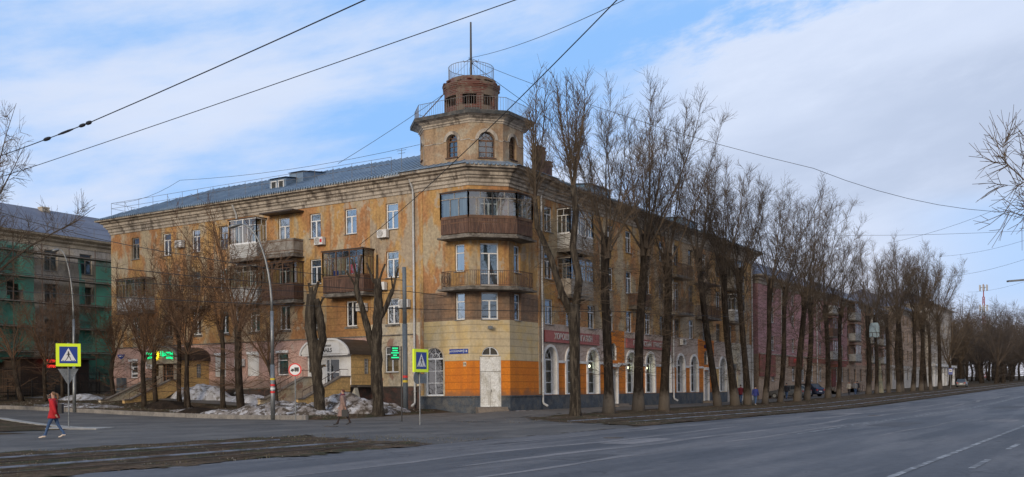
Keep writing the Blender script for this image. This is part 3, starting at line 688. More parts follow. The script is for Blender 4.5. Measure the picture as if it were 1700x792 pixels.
facade(wall, (BY, J), TR, 0, REND-BY, GB, ZT, orr, mr, ucuts=[x-BY for x in (15.9, 19.7, 22, 35.9, 40.2, 44, 48)], zcuts=(.72, .9, 3.02, 5.78))
for u, z0, w, h, st, fm in rw: window(B, (BY, J), TR, u, z0, w, h, st, fm)
for k, x in enumerate(arches):
    o = window(B, (BY, J), TR, x-BY, .76, AW, 3.36, 'arch', depth=.36, sill=True, gl=glassb)
for x in doors: window(B, (BY, J), TR, x-BY, 3.4, 1.0, 1.35, 'arch', greywood, depth=.15, sill=False)
window(B, (BY, J), TR, 46.3-BY, .9, 1.8, 2.7, 'T', depth=.15)
# ends and courtyard side
for a, c in (((13, LEND), (J, LEND)), ((13, 13), (13, LEND)), ((REND, 13), (13, 13)), ((REND, J), (REND, 13))):
    wall.poly([(a[0], a[1], GB), (c[0], c[1], GB), (c[0], c[1], ZT), (a[0], a[1], ZT)], ochre)
wall.build('wall', ochre, B)
# lit shop interiors: a lamp hangs behind some arched panes
for x in (14.55, 21.45, 25.25):
    q = MB(); q.box(x-.14, x+.14, J+.55, J+.72, 2.80, 2.98, lamp_e); q.beam((x, J+.64, 2.98), (x, J+.64, 3.9), .02, .02, black); q.build('shop_lamp', None, B)
# doors
def leaf_door(O, th, u, z0, w, h, mat, glassy=False, depth=.08, label=None):
    P = frame_of(O, th); q = MB(); c, s = math.cos(th), math.sin(th); ax = Vector((c, s, 0)); ay = Vector((-s, c, 0)); az_ = Vector((0,0,1))
    def bx(u0, u1, d0, d1, za, zb, m_): q.obox(Vector(P((u0+u1)/2, (d0+d1)/2, (za+zb)/2)), ax, ay, az_, (u1-u0)/2, (d1-d0)/2, (zb-za)/2, m_)
    if glassy:
        bx(u-w/2, u-w/2+.09, depth, depth+.06, z0, z0+h, mat); bx(u+w/2-.09, u+w/2, depth, depth+.06, z0, z0+h, mat)
        bx(u-w/2+.09, u+w/2-.09, depth, depth+.06, z0, z0+.12, mat); bx(u-w/2+.09, u+w/2-.09, depth, depth+.06, z0+h-.1, z0+h, mat); bx(u-w/2+.09, u+w/2-.09, depth+.005, depth+.055, z0+h*.38, z0+h*.38+.09, mat)
        bx(u-w/2, u+w/2, depth+.5, depth+.52, z0, z0+h, darkroom)
    else:
        bx(u-w/2, u-.008, depth, depth+.06, z0, z0+h, mat); bx(u+.008, u+w/2, depth, depth+.06, z0, z0+h, mat)
        for sgn in (-1, 1):
            for za, zb in ((.12, .30), (.36, .62), (.68, .94)):
                bx(u+sgn*w/4-w*.17, u+sgn*w/4+w*.17, depth-.018, depth-.001, z0+h*za, z0+h*zb, mat)
    d = q.build('door', mat, B)
    hq = MB(); hp = Vector(P(u+.07, depth-.04, z0+1.05)); hq.beam(hp-az_*.08, hp+az_*.08, .025, .03, black); hq.build('handle', None, d)
    if glassy:
        g_ = MB(); g_.poly([P(u-w/2+.08, depth+.03, z0+.1), P(u+w/2-.08, depth+.03, z0+.1), P(u+w/2-.08, depth+.03, z0+h-.08), P(u-w/2+.08, depth+.03, z0+h-.08)]); g_.build('pane', glassb, d)
    if label: d['label'] = label
    return d
oldwhite = M('old_white_door', (.68,.68,.66), (.58,.57,.54), (.46,.44,.39), scale=1.1, stain=((.22,.19,.15), .35))
leaf_door((0, CH), TC, CL/2, .02, 1.40, 2.30, oldwhite, label='wide white double door in the chamfered corner')
q = MB(); P = frame_of((0, CH), TC)
q.obox(Vector(P(CL/2, .09, 2.83)), Vector((math.cos(TC), math.sin(TC), 0)), Vector((-math.sin(TC), math.cos(TC), 0)), Vector((0,0,1)), .70, .03, .485, oldwhite); q.build('door_overpanel', None, B)
q = MB(); P = frame_of((0, CH), TC); q.poly([P(CL/2+u_, .10, z_) for u_, z_ in [(.57*math.cos(math.pi*k/14), 3.38+.57*math.sin(math.pi*k/14)) for k in range(15)]], darkroom); fan = q.build('fanlight', None, B)
q = MB(); q.beam(P(CL/2, .07, 3.38), P(CL/2, .07, 3.94), .05, .04, pvc); q.beam(P(CL/2-.57, .07, 3.40), P(CL/2+.57, .07, 3.40), .06, .06, pvc); q.tube([P(CL/2+.54*math.cos(math.pi*k/14), .07, 3.38+.54*math.sin(math.pi*k/14)) for k in range(15)], .03, 5, pvc); q.build('frame', None, fan)
leaf_door((BY, J), TR, 17.7-BY, -.05, 1.1, 2.75, whitet, True, .28); leaf_door((BY, J), TR, 38.0-BY, -.05, 1.1, 2.75, whitet, True, .28)
def steps(name, O, th, u0, u1, n, rise, run, ztop, mat, parent, land=0):
    q = MB(); P = frame_of(O, th)
    c, s = math.cos(th), math.sin(th); ax = Vector((c, s, 0)); ay = Vector((-s, c, 0))
    for i in range(n):
        d1 = -(land + (i)*run); z = ztop-i*rise
        q.obox(Vector(P((u0+u1)/2, (d1-run)/2 - .0, z-.6)), ax, ay, Vector((0,0,1)), (u1-u0)/2 + i*.002, (abs(d1)+run)/2, .6, mat)
    return q.build(name, mat, parent)
steps('steps', (0, CH), TC, CL/2-1.0, CL/2+1.0, 2, .15, .32, -.0, stairc, B, .35)
steps('steps', (BY, J), TR, 17.7-BY-1.1, 17.7-BY+1.5, 2, .13, .32, -.06, stairc, B, .3)
steps('steps', (BY, J), TR, 38-BY-.9, 38-BY+.9, 2, .1, .32, -.08, stairc, B, .3)
# plinth ledge, string course, arch surrounds
trim = MB()
def ledge(O, th, u0, u1, z0, z1, d, mat, b=None):
    P = frame_of(O, th); c, s = math.cos(th), math.sin(th)
    (b or trim).obox(Vector(P((u0+u1)/2, -d/2, (z0+z1)/2)), Vector((c, s, 0)), Vector((-s, c, 0)), Vector((0,0,1)), (u1-u0)/2, d/2, (z1-z0)/2, mat)
ledge((0, BY), TL, .05, BY-CH, .66, .74, .07, plinth); ledge((CH, 0), TR, 0, BY-CH, .66, .74, .07, plinth)
ledge((0, CH), TC, .03, CL/2-.74, .66, .74, .068, plinth); ledge((0, CH), TC, CL/2+.74, CL-.03, .66, .74, .068, plinth)
xs_ = [BY+.05]
for x in arches: xs_ += [x-AW/2-.22, x+AW/2+.22]
segs = [(BY+.1, 6.30)] + [(a+AW/2+.24, c-AW/2-.24) for a, c in zip(arches[:-1], arches[1:])]
for a, c in segs:
    for dx in doors:
        if a < dx < c: ledge((BY, J), TR, a-BY, dx-.78-BY, 3.02, 3.2, .09, whitet); ledge((BY, J), TR, dx+.78-BY, c-BY, 3.02, 3.2, .09, whitet); ledge((BY, J), TR, dx-.75-BY, dx+.75-BY, 2.85, 3.12, .22, whitet); ledge((BY,J), TR, dx-.72-BY, dx-.56-BY, -.2, 2.85, .08, whitet); ledge((BY,J), TR, dx+.56-BY, dx+.72-BY, -.2, 2.85, .08, whitet); break
    else: ledge((BY, J), TR, a-BY, c-BY, 3.02, 3.2, .09, whitet)
def surround(O, th, u, z0, z1, w, t, d, mat):
    P = frame_of(O, th); r = w/2; zt = z1-r; n = 18
    inner = [(u-r, z0)] + [(u-r*math.cos(math.pi*k/n), zt+r*math.sin(math.pi*k/n)) for k in range(n+1)] + [(u+r, z0)]
    R = r+t; outer = [(u-R, z0)] + [(u-R*math.cos(math.pi*k/n), zt+R*math.sin(math.pi*k/n)) for k in range(n+1)] + [(u+R, z0)]
    for i in range(len(inner)-1):
        a, c = inner[i], inner[i+1]; A, C_ = outer[i], outer[i+1]
        trim.poly([P(a[0],-d,a[1]), P(c[0],-d,c[1]), P(C_[0],-d,C_[1]), P(A[0],-d,A[1])], mat)
        trim.poly([P(A[0],-d,A[1]), P(C_[0],-d,C_[1]), P(C_[0],0,C_[1]), P(A[0],0,A[1])], mat)
        trim.poly([P(a[0],0,a[1]), P(c[0],0,c[1]), P(c[0],-d,c[1]), P(a[0],-d,a[1])], mat)
for x in arches: surround((BY, J), TR, x-BY, .76, 4.12, AW, .2, .09, whitet)
surround((0, BY), TL, BY-4.77, .76, 3.95, 1.44, .12, .03, beigep)
# rendered frames round some windows and a thin belt at the first floor
for y in lcols[:9]:
    ledge((J, LEND), TL, LEND-y-.62, LEND-y+.62, 5.55, 5.66, .08, concrete)
# faint ledge above the shopfront storey
ledge((J, LEND), TL, 0, LEND-BY-.4, 4.90, 4.99, .05, concrete); ledge((J, LEND), TL, 0.05, LEND-14.45, 1.36, 1.44, .07, concrete)
ledge((J, LEND), TL, LEND-10.25, LEND-BY-.02, 1.36, 1.44, .07, concrete)
# corner quoin strips beside the downpipes
ledge((0, BY), TL, .03, .32, .8, 14.5, .03, ochre2); ledge((CH, 0), TR, BY-CH-.32, BY-CH-.03, .8, 14.5, .03, ochre2)
trim.build('trim', whitet, B)
# cornice swept round the street fronts
def offset_path(path, d):
    n = len(path); outp = []
    nor = []
    for (xa, ya), (xb, yb) in zip(path[:-1], path[1:]):
        l_ = math.hypot(xb-xa, yb-ya); nor.append(((yb-ya)/l_, -(xb-xa)/l_))     # right-hand side
    for i in range(n):
        if i == 0: nx, ny = nor[0]; k = 1
        elif i == n-1: nx, ny = nor[-1]; k = 1
        else:
            a, c = nor[i-1], nor[i]; nx, ny = a[0]+c[0], a[1]+c[1]; l_ = math.hypot(nx, ny); nx /= l_; ny /= l_; k = 1/max(.3, nx*a[0]+ny*a[1])
        outp.append((path[i][0]+nx*d*k, path[i][1]+ny*d*k))
    return outp
CP = [(13, LEND), (J, LEND), (J, BY), (0, BY), (0, CH), (CH, 0), (BY, 0), (BY, J), (REND, J), (REND, 13)]
# right-hand normal of a path running -y is -x: outward
def sweep(path, prof, mat, name, parent):
    q = MB(); rings = [[(x, y, z) for x, y in offset_path(path, d)] for d, z in prof]
    for a, c in zip(rings[:-1], rings[1:]):
        for i in range(len(path)-1): q.poly([a[i], a[i+1], c[i+1], c[i]], mat)
    return q.build(name, mat, parent)
PROF = [(.0,14.50), (.07,14.52), (.07,14.68), (.16,14.74), (.16,14.92), (.30,15.02), (.30,15.10), (.42,15.16), (.42,15.34), (.62,15.42), (.66,15.52), (.92,15.56), (.95,15.74), (.70,15.80)]
sweep([CP[0]]+CP[1:], PROF, cornm, 'cornice', B)
# roof ------------------------------------------------------------------
EV = .98; rf = MB(); ER = offset_path(CP, EV)
zE = 15.76; zR = 18.85; RX = 6.5
e = [(x, y, zE) for x, y in ER]
LTOP = (RX, LEND-6.2, zR); HIP = (RX, RX, zR); RTOP = (REND-6.2, RX, zR)
LE = e[1]; LJ = e[4]; RJ = e[5]; RE = e[8]
L0 = (e[3][0], e[3][1], zE)
rf.poly([LE, (LE[0], LJ[1]+.0, zE), HIP, LTOP], roofm)
rf.poly([(LE[0], LJ[1], zE), (RJ[0], RE[1], zE), HIP], roofm)
rf.poly([(RJ[0], RE[1], zE), RE, RTOP, HIP], roofm)
bk = (13.95, LEND+EV, zE); rf.poly([bk, LE, LTOP], roofm)
IC = (13.95, 13.95, zE); rf.poly([IC, bk, LTOP, HIP], roofm); rk = (REND+EV, 13.95, zE); rf.poly([rk, IC, HIP, RTOP], roofm); rf.poly([RE, rk, RTOP], roofm)
# standing seams and snow-guard eave edge
sl = math.atan2(zR-zE, RX+EV)
y = 2.5
while y < LEND:
    top = min(1.0, (LEND+EV-y)/6.6, max(.05, (y-.2)/6.0)); x1 = LE[0]+(RX-LE[0])*min(1, top)
    rf.beam((LE[0]+.02, y, zE+.03), (x1, y, zE+(zR-zE)*min(1, top)+.03), .035, .05, roofm); y += .62
x = 2.5
while x < REND:
    top = min(1.0, (REND+EV-x)/6.6, max(.05, (x-.2)/6.0)); y1 = RE[1]+(RX-RE[1])*top
    rf.beam((x, RE[1]+.02, zE+.03), (x, y1, zE+(zR-zE)*top+.03), .035, .05, roofm); x += .62
# corrugated drip edge
y = 2.0
while y < LEND+.8: rf.box(LE[0]-.08, LE[0]+.15, y-.06, y+.06, zE-.10, zE+.03, roofm); y += .24
x = 2.0
while x < REND+.8: rf.box(x-.06, x+.06, RE[1]-.08, RE[1]+.15, zE-.10, zE+.03, roofm); x += .24
a = Vector((e[4][0], e[4][1], zE-.03)); c = Vector((e[5][0], e[5][1], zE-.03)); 
for k in range(12): p0 = a.lerp(c, (k+.2)/12); p1 = a.lerp(c, (k+.7)/12); rf.beam(p0, p1, .14, .12, roofm)
rf.box(-1.1, 6.0, e[4][1], BY+EV, zE-.02, zE+.02, roofm); rf.box(e[5][0], BY+EV, -1.1, 4.0, zE-.021, zE+.019, roofm)
# flashed curb under the turret
roof = rf.build('roof', roofm, B)
# dormers
def dormer(x, y, z, w, d, h, th, mat, wn=2, slope=.35):
    P = frame_of((x, y), th); q = MB()
    for pts in ([P(-w/2,0,z), P(w/2,0,z), P(w/2,0,z+h), P(-w/2,0,z+h)], [P(-w/2,0,z), P(-w/2,0,z+h), P(-w/2,d,z+h+slope), P(-w/2,d,z)], [P(w/2,0,z), P(w/2,d,z), P(w/2,d,z+h+slope), P(w/2,0,z+h)],
                [P(-w/2-.1,-.12,z+h-.02), P(w/2+.1,-.12,z+h-.02), P(w/2+.1,d,z+h+slope), P(-w/2-.1,d,z+h+slope)], [P(-w/2-.1,-.12,z+h+.05), P(w/2+.1,-.12,z+h+.05), P(w/2+.1,d,z+h+slope+.07), P(-w/2-.1,d,z+h+slope+.07)]):
        q.poly(pts, mat)
    D = q.build('dormer', mat, roof)
    for k in range(wn):
        u = (k-(wn-1)/2)*(w/wn)*.86
        g = MB(); ww = w/wn*.34; hh = h*.36; zc = z+h*.5
        for a0, a1, b0, b1 in ((-ww, -ww+.07, -hh, hh), (ww-.07, ww, -hh, hh), (-ww+.07, ww-.07, -hh, -hh+.07), (-ww+.07, ww-.07, hh-.07, hh)):
            p = Vector(P(u+(a0+a1)/2, -.03, zc+(b0+b1)/2)); cc, s2 = math.cos(th), math.sin(th)
            g.obox(p, Vector((cc,s2,0)), Vector((-s2,cc,0)), Vector((0,0,1)), (a1-a0)/2, .03, (b1-b0)/2, whitet)
        g.poly([P(u-ww,-.012,zc-hh), P(u+ww,-.012,zc-hh), P(u+ww,-.012,zc+hh), P(u-ww,-.012,zc+hh)], darkroom)
        g.build('dormer_window', None, D)
dormer(1.35, 20.3, 16.3, 1.75, 3.2, 1.05, TL, roofm); dormer(2.4, 19.4, 17.0, .01+1.4, 2.6, .9, TL, roofm, 0)
bluesheet = M('bright_blue_roof_sheet', (.16,.27,.36), (.13,.22,.30), scale=.5, rough=.4, metal=.3, fine=.08)
dormer(19.3, 1.9, 16.5, 3.6, 3.4, 1.05, TR, bluesheet, 0); dormer(38.6, 1.9, 16.5, 4.0, 3.4, 1.05, TR, bluesheet, 0)
# chimneys
def chimney(x, y, z0, z1, w, d, mat, parent, tilt=0):
    q = MB(); q.box(x-w/2, x+w/2, y-d/2, y+d/2, z0, z1, mat); q.box(x-w/2-.07, x+w/2+.07, y-d/2-.07, y+d/2+.07, z1-.32, z1-.16, mat); q.box(x-w/2-.03, x+w/2+.03, y-d/2-.03, y+d/2+.03, z1, z1+.12, mat)
    q.box(x-w/2+.12, x+w/2-.12, y-d/2+.12, y+d/2-.12, z1+.12, z1+.13, black); return q.build('chimney', mat, parent)
chimney(11.1, 3.0, 16.5, 19.25, .95, .65, chimr, roof); chimney(14.3, 4.0, 17.0, 18.9, .5, .45, chimr, roof)
chimney(30.5, 9.5, 17.0, 19.6, .8, .6, chimr, roof)
# roof railings along the eaves
def roof_rail(pts, h, mat, parent, step=1.75, brace=True, name='roof_railing', nrail=2, r=.018):
    q = MB(); 
    for a, c in zip(pts[:-1], pts[1:]):
        a = Vector(a); c = Vector(c); n = max(1, round((c-a).length/step))
        for i in range(n+1):
            p = a.lerp(c, i/n); q.tube([p, p+Vector((0,0,h))], r, 4, mat)
            if brace and i % 3 == 1:
                inw = Vector((.45, .45, .1)) if False else Vector(((c-a).y, -(c-a).x, 0)).normalized()*-.5
                q.tube([p+Vector((0,0,h*.9)), p+inw+Vector((0,0,.12))], r*.7, 4, mat)
        for k in range(nrail):
            zz = h*(1-k*.45); q.tube([a+Vector((0,0,zz)), c+Vector((0,0,zz))], r*.8, 4, mat)
    return q.build(name, mat, parent)
railmat = M('grey_roof_rail', (.16,.15,.15), (.10,.09,.085), scale=2)
roof_rail([(0.3, 38.6, 16.25), (0.3, 8.5, 16.25)], 1.0, railmat, roof)
roof_rail([(4.6, 39.0, 16.3), (0.3, 38.6, 16.25)], 1.0, railmat, roof)
roof_rail([(8.2, 0.3, 16.25), (51.5, 0.3, 16.25)], 1.0, railmat, roof)
# downpipes
def downpipe(x, y, z0, z1, nx, ny):
    q = MB(); r = .075
    q.tube([(x+nx*.62, y+ny*.62, z1+.65), (x+nx*.55, y+ny*.55, z1+.35), (x+nx*.16, y+ny*.16, z1-.35), (x+nx*.13, y+ny*.13, z1-.6), (x+nx*.13, y+ny*.13, z0+.35), (x+nx*.17, y+ny*.17, z0+.2), (x+nx*.5, y+ny*.5, z0+.02)], [.10,.08,r,r,r,r,.085], 9, pipew)
    for k in range(6): zz = z0+1+(z1-z0-2)*k/5; q.tube([(x+nx*.13, y+ny*.13, zz-.04), (x+nx*.13, y+ny*.13, zz+.04)], r+.018, 9, pipew)
    q.sm = True; return q.build('downpipe', pipew, B)
downpipe(J, 6.42, .05, 15.1, -1, 0); downpipe(6.18, J, -.05, 15.1, 0, -1); downpipe(29.65, J, .0, 15.1, 0, -1); downpipe(J, 23.3, 1.0, 15.1, -1, 0)
downpipe(51.6, J, .0, 15.1, 0, -1)
# gutter stub by the first pipe
q = MB(); q.tube([(-.80, 8.2, 15.62), (-.82, 5.4, 15.66)], .085, 8, pipew); q.build('gutter', None, B)
# ------------------------------------------------------------------ turret
TWR = MB(); X0, X1, Y0, Y1, cc = .50, 5.9, .50, 7.05, 1.56; cb = 1.2
TP = [(X0, Y1-cb), (X0, Y0+cc), (X0+cc, Y0), (X1-cb, Y0), (X1, Y0+cb), (X1, Y1-cb), (X1-cb, Y1), (X0+cb, Y1)]
TB0, TB1 = 15.7, 19.0
def mt_(u, z): return towerw
ops = {0: [(Y1-cb-3.53-.44, Y1-cb-3.53+.44, 16.62, 18.15, 'arch', .25)], 1: [(cc*math.sqrt(2)/2-.56, cc*math.sqrt(2)/2+.56, 16.45, 18.18, 'arch', .3)], 2: [(3.3-X0-cc-.46, 3.3-X0-cc+.46, 16.62, 18.15, 'arch', .25)], 7: [(.55, 1.15, 16.9, 18.1, 'arch', .25)]}
for i in range(8):
    a = TP[i]; c = TP[(i+1) % 8]; ln = math.hypot(c[0]-a[0], c[1]-a[1]); th = math.atan2(c[1]-a[1], c[0]-a[0])
    op = ops.get(i, []); facade(TWR, a, th, 0, ln, TB0, TB1, op, mt_, reveal=.25)
    for o in op:
        w = window(B, a, th, (o[0]+o[1])/2, o[2], o[1]-o[0], o[3]-o[2], 'T' if False else 'arch', oldwood, depth=.2, sill=False, seed=20+i)
tower = TWR.build('turret', towerw, B)
q = MB(); rings = None
cyc = TP+[TP[0]]
def closed_off(pts, d):
    n = len(pts); o = []
    for i in range(n):
        p, c, nx = pts[i-1], pts[i], pts[(i+1) % n]
        a = ((c[1]-p[1]), -(c[0]-p[0])); b_ = ((nx[1]-c[1]), -(nx[0]-c[0])); la = math.hypot(*a); lb = math.hypot(*b_)
        a = (a[0]/la, a[1]/la); b_ = (b_[0]/lb, b_[1]/lb); s2 = (a[0]+b_[0], a[1]+b_[1]); l2 = math.hypot(*s2); s2 = (s2[0]/l2, s2[1]/l2); k = 1/max(.3, s2[0]*a[0]+s2[1]*a[1])
        o.append((c[0]+s2[0]*d*k, c[1]+s2[1]*d*k))
    return o
prof = [(0,18.75), (.05,18.77), (.05,18.86), (.13,18.9), (.13,19.0), (.30,19.1), (.34,19.16), (.60,19.22)]
R_ = [[(x, y, z) for x, y in closed_off(TP, d)] for d, z in prof]
for a, c in zip(R_[:-1], R_[1:]):
    for i in range(8): j = (i+1) % 8; q.poly([a[i], a[j], c[j], c[i]], cornm)
q.build('turret_cornice', cornm, tower)
q = MB(); slabm = M('tarred_slab_edge', (.035,.04,.042), (.06,.06,.058), (.11,.10,.09), scale=1.3, bump=.3)
q.prism(closed_off(TP, .66), 19.22, 19.46, slabm); q.build('turret_roof_slab', None, tower)
for i in range(8):
    q = MB()
    a = TP[i]; c = TP[(i+1) % 8]; ln = math.hypot(c[0]-a[0], c[1]-a[1]); th = math.atan2(c[1]-a[1], c[0]-a[0])
    o_ = ops.get(i)
    if o_:
        u = (o_[0][0]+o_[0][1])/2; w = o_[0][1]-o_[0][0]; P = frame_of(a, th); r = w/2; zt = o_[0][3]-r; n = 14
        for k in range(n):
            a0, a1 = math.pi*k/n, math.pi*(k+1)/n; R2 = r+.22
            pp = [(u-r*math.cos(a0), zt+r*math.sin(a0)), (u-r*math.cos(a1), zt+r*math.sin(a1)), (u-R2*math.cos(a1), zt+R2*math.sin(a1)), (u-R2*math.cos(a0), zt+R2*math.sin(a0))]
            q.poly([P(x_, -.05, z_) for x_, z_ in pp], cornm); q.poly([P(pp[3][0],-.05,pp[3][1]), P(pp[2][0],-.05,pp[2][1]), P(pp[2][0],0,pp[2][1]), P(pp[3][0],0,pp[3][1])], cornm)
        ledge(a, th, .02, u-r-.24, zt-.06, zt, .03, cornm, q); ledge(a, th, u+r+.24, ln-.02, zt-.06, zt, .03, cornm, q)
        ledge(a, th, u-r-.06, u+r+.06, o_[0][2]-.07, o_[0][2]-.01, .10, iron, q)
        q.build('window_surround', cornm, tower)
q = MB(); R1 = closed_off(TP, .04); R2 = closed_off(TP, .55); flash = M('bright_flashing', (.33,.37,.40), (.25,.29,.32), scale=1, rough=.4, metal=.4)
for i in range(8): j = (i+1) % 8; q.poly([(*R1[i], 16.28), (*R1[j], 16.28), (*R2[j], 15.93), (*R2[i], 15.93)], flash); q.poly([(*R2[i], 15.93), (*R2[j], 15.93), (*R2[j], 15.72), (*R2[i], 15.72)], roofm)
q.build('flashing', None, roof)
# brick drum
drum = MB(); cx, cy = 3.2, 3.75; r0 = 1.86; n = 48; zs = [19.4, 20.35, 21.05, 21.5]; wn = 9
def ring(rr_, z): return [(cx+rr_*math.cos(2*math.pi*k/n), cy+rr_*math.sin(2*math.pi*k/n), z) for k in range(n)]
wa = [math.atan2(-1.62*1 , -1.0)+a for a in (0,)]
view = math.atan2(CAMP.y-cy, CAMP.x-cx); gaps = []
for a in (-47, -2, 41, 90, 140, 190, 240, 280): gaps.append(view+rad(a))
def isgap(k):
    t = 2*math.pi*(k+.5)/n
    return any(abs((t-g+math.pi) % (2*math.pi)-math.pi) < .235 for g in gaps)
for zi in range(3):
    A, C_ = ring(r0, zs[zi]), ring(r0, zs[zi+1]); Ai, Ci = ring(r0-.32, zs[zi]), ring(r0-.32, zs[zi+1])
    for k in range(n):
        j = (k+1) % n
        if zi == 1 and isgap(k):
            drum.poly([A[k], A[j], Ai[j], Ai[k]], brickt); drum.poly([C_[j], C_[k], Ci[k], Ci[j]], brickt)
            if not isgap((k+1) % n): drum.poly([A[j], C_[j], Ci[j], Ai[j]], brickt)
            if not isgap(k-1): drum.poly([A[k], Ai[k], Ci[k], C_[k]], brickt)
            continue
        drum.poly([A[k], A[j], C_[j], C_[k]], brickt); drum.poly([Ai[j], Ai[k], Ci[k], Ci[j]], darkroom)
hv = [(r0, 21.5), (r0+.05, 21.6), (r0+.10, 21.75), (r0+.10, 21.92), (r0-.04, 22.02), (r0-.14, 22.28), (r0-.3, 22.36), (.05, 22.36)]
for (ra, za), (rb, zb) in zip(hv[:-1], hv[1:]):
    A, C_ = ring(ra, za), ring(rb, zb)
    for k in range(n): j = (k+1) % n; drum.poly([A[k], A[j], C_[j], C_[k]], brickt if ra > .5 else concrete)
A = ring(r0-.35, 20.3); drum.poly(A, darkroom)
dr = drum.build('brick_drum', brickt, tower)
q = MB(); rq = random.Random(3)
for k in range(0, 40):      # spalled brick stubs on the rim
    t = rq.uniform(0, 6.28); rr2 = r0+.03; q.obox(Vector((cx+rr2*math.cos(t), cy+rr2*math.sin(t), rq.uniform(21.7, 22.1))), Vector((math.cos(t), math.sin(t), 0)), Vector((-math.sin(t), math.cos(t), 0)), Vector((0,0,1)), .1, .14, .045, brickt)
q.obox(Vector((cx+1.86*math.cos(view+.02), cy+1.86*math.sin(view+.02), 19.92)), Vector((math.cos(view), math.sin(view), 0)), Vector((-math.sin(view), math.cos(view), 0)), Vector((0,0,1)), .1, .5, .16, black)
for g in gaps:
    for dt in (-.12, -.04, .04, .12):
        x_, y_ = cx+(r0-.12)*math.cos(g+dt), cy+(r0-.12)*math.sin(g+dt); q.beam((x_, y_, 20.35), (x_, y_, 21.05), .025, .025, iron)
q.build('window_grille', None, dr)
def circ_rail(r, z, h, name, parent, nb, mat, top=True):
    q = MB(); pts = [(cx+r*math.cos(2*math.pi*k/nb), cy+r*math.sin(2*math.pi*k/nb)) for k in range(nb)]
    for x_, y_ in pts: q.tube([(x_, y_, z), (x_, y_, z+h)], .014, 4, mat)
    for zz in (z+.06, z+h): q.tube([(x_, y_, zz) for x_, y_ in pts+[pts[0]]], .02, 4, mat)
    return q.build(name, None, parent)
lrail = M('pale_grey_rail', (.22,.21,.20), (.12,.10,.09), scale=3)
circ_rail(1.55, 22.3, 1.0, 'top_railing', dr, 44, lrail)
q = MB(); PR = closed_off(TP, .35)
for i in range(8):
    a = Vector((*PR[i], 19.46)); c = Vector((*PR[(i+1) % 8], 19.46)); nb = max(4, int((c-a).length/.17))
    for k in range(nb): p = a.lerp(c, k/nb); q.tube([p, p+Vector((0,0,.95))], .012, 4, lrail)
    for zz in (.08, .95): q.tube([a+Vector((0,0,zz)), c+Vector((0,0,zz))], .018, 4, lrail)
q.build('slab_railing', None, tower)
q = MB(); q.tube([(cx, cy, 22.3), (cx, cy, 24.3), (cx+.02, cy, 26.5)], [.085, .075, .06], 8, black)
for k in range(4): a_ = rad(90*k+20); q.tube([(cx, cy, 24.0), (cx+.5*math.cos(a_), cy+.5*math.sin(a_), 23.75), (cx+.55*math.cos(a_), cy+.55*math.sin(a_), 23.9)], .02, 5, black)
for k in range(4): a_ = rad(90*k+45); q.tube([(cx, cy, 23.9), (cx+1.5*math.cos(a_), cy+1.5*math.sin(a_), 22.4)], .01, 3, black)
q.build('flagpole', None, tower)
q = MB(); q.tube([(X0-.25, 5.9, 19.45), (cx-1.2, cy+1.3, 21.6)], .035, 5, iron); q.build('brace', None, tower)
# small antenna on the left roof edge
q = MB(); q.tube([(.3, 7.6, 16.2), (.3, 7.6, 17.7)], .02, 5, steel); q.tube([(.3, 7.2, 17.6), (.3, 8.0, 17.6)], .014, 4, steel); q.tube([(.3, 7.3, 17.4), (.3, 7.9, 17.4)], .014, 4, steel); q.build('aerial', None, roof)
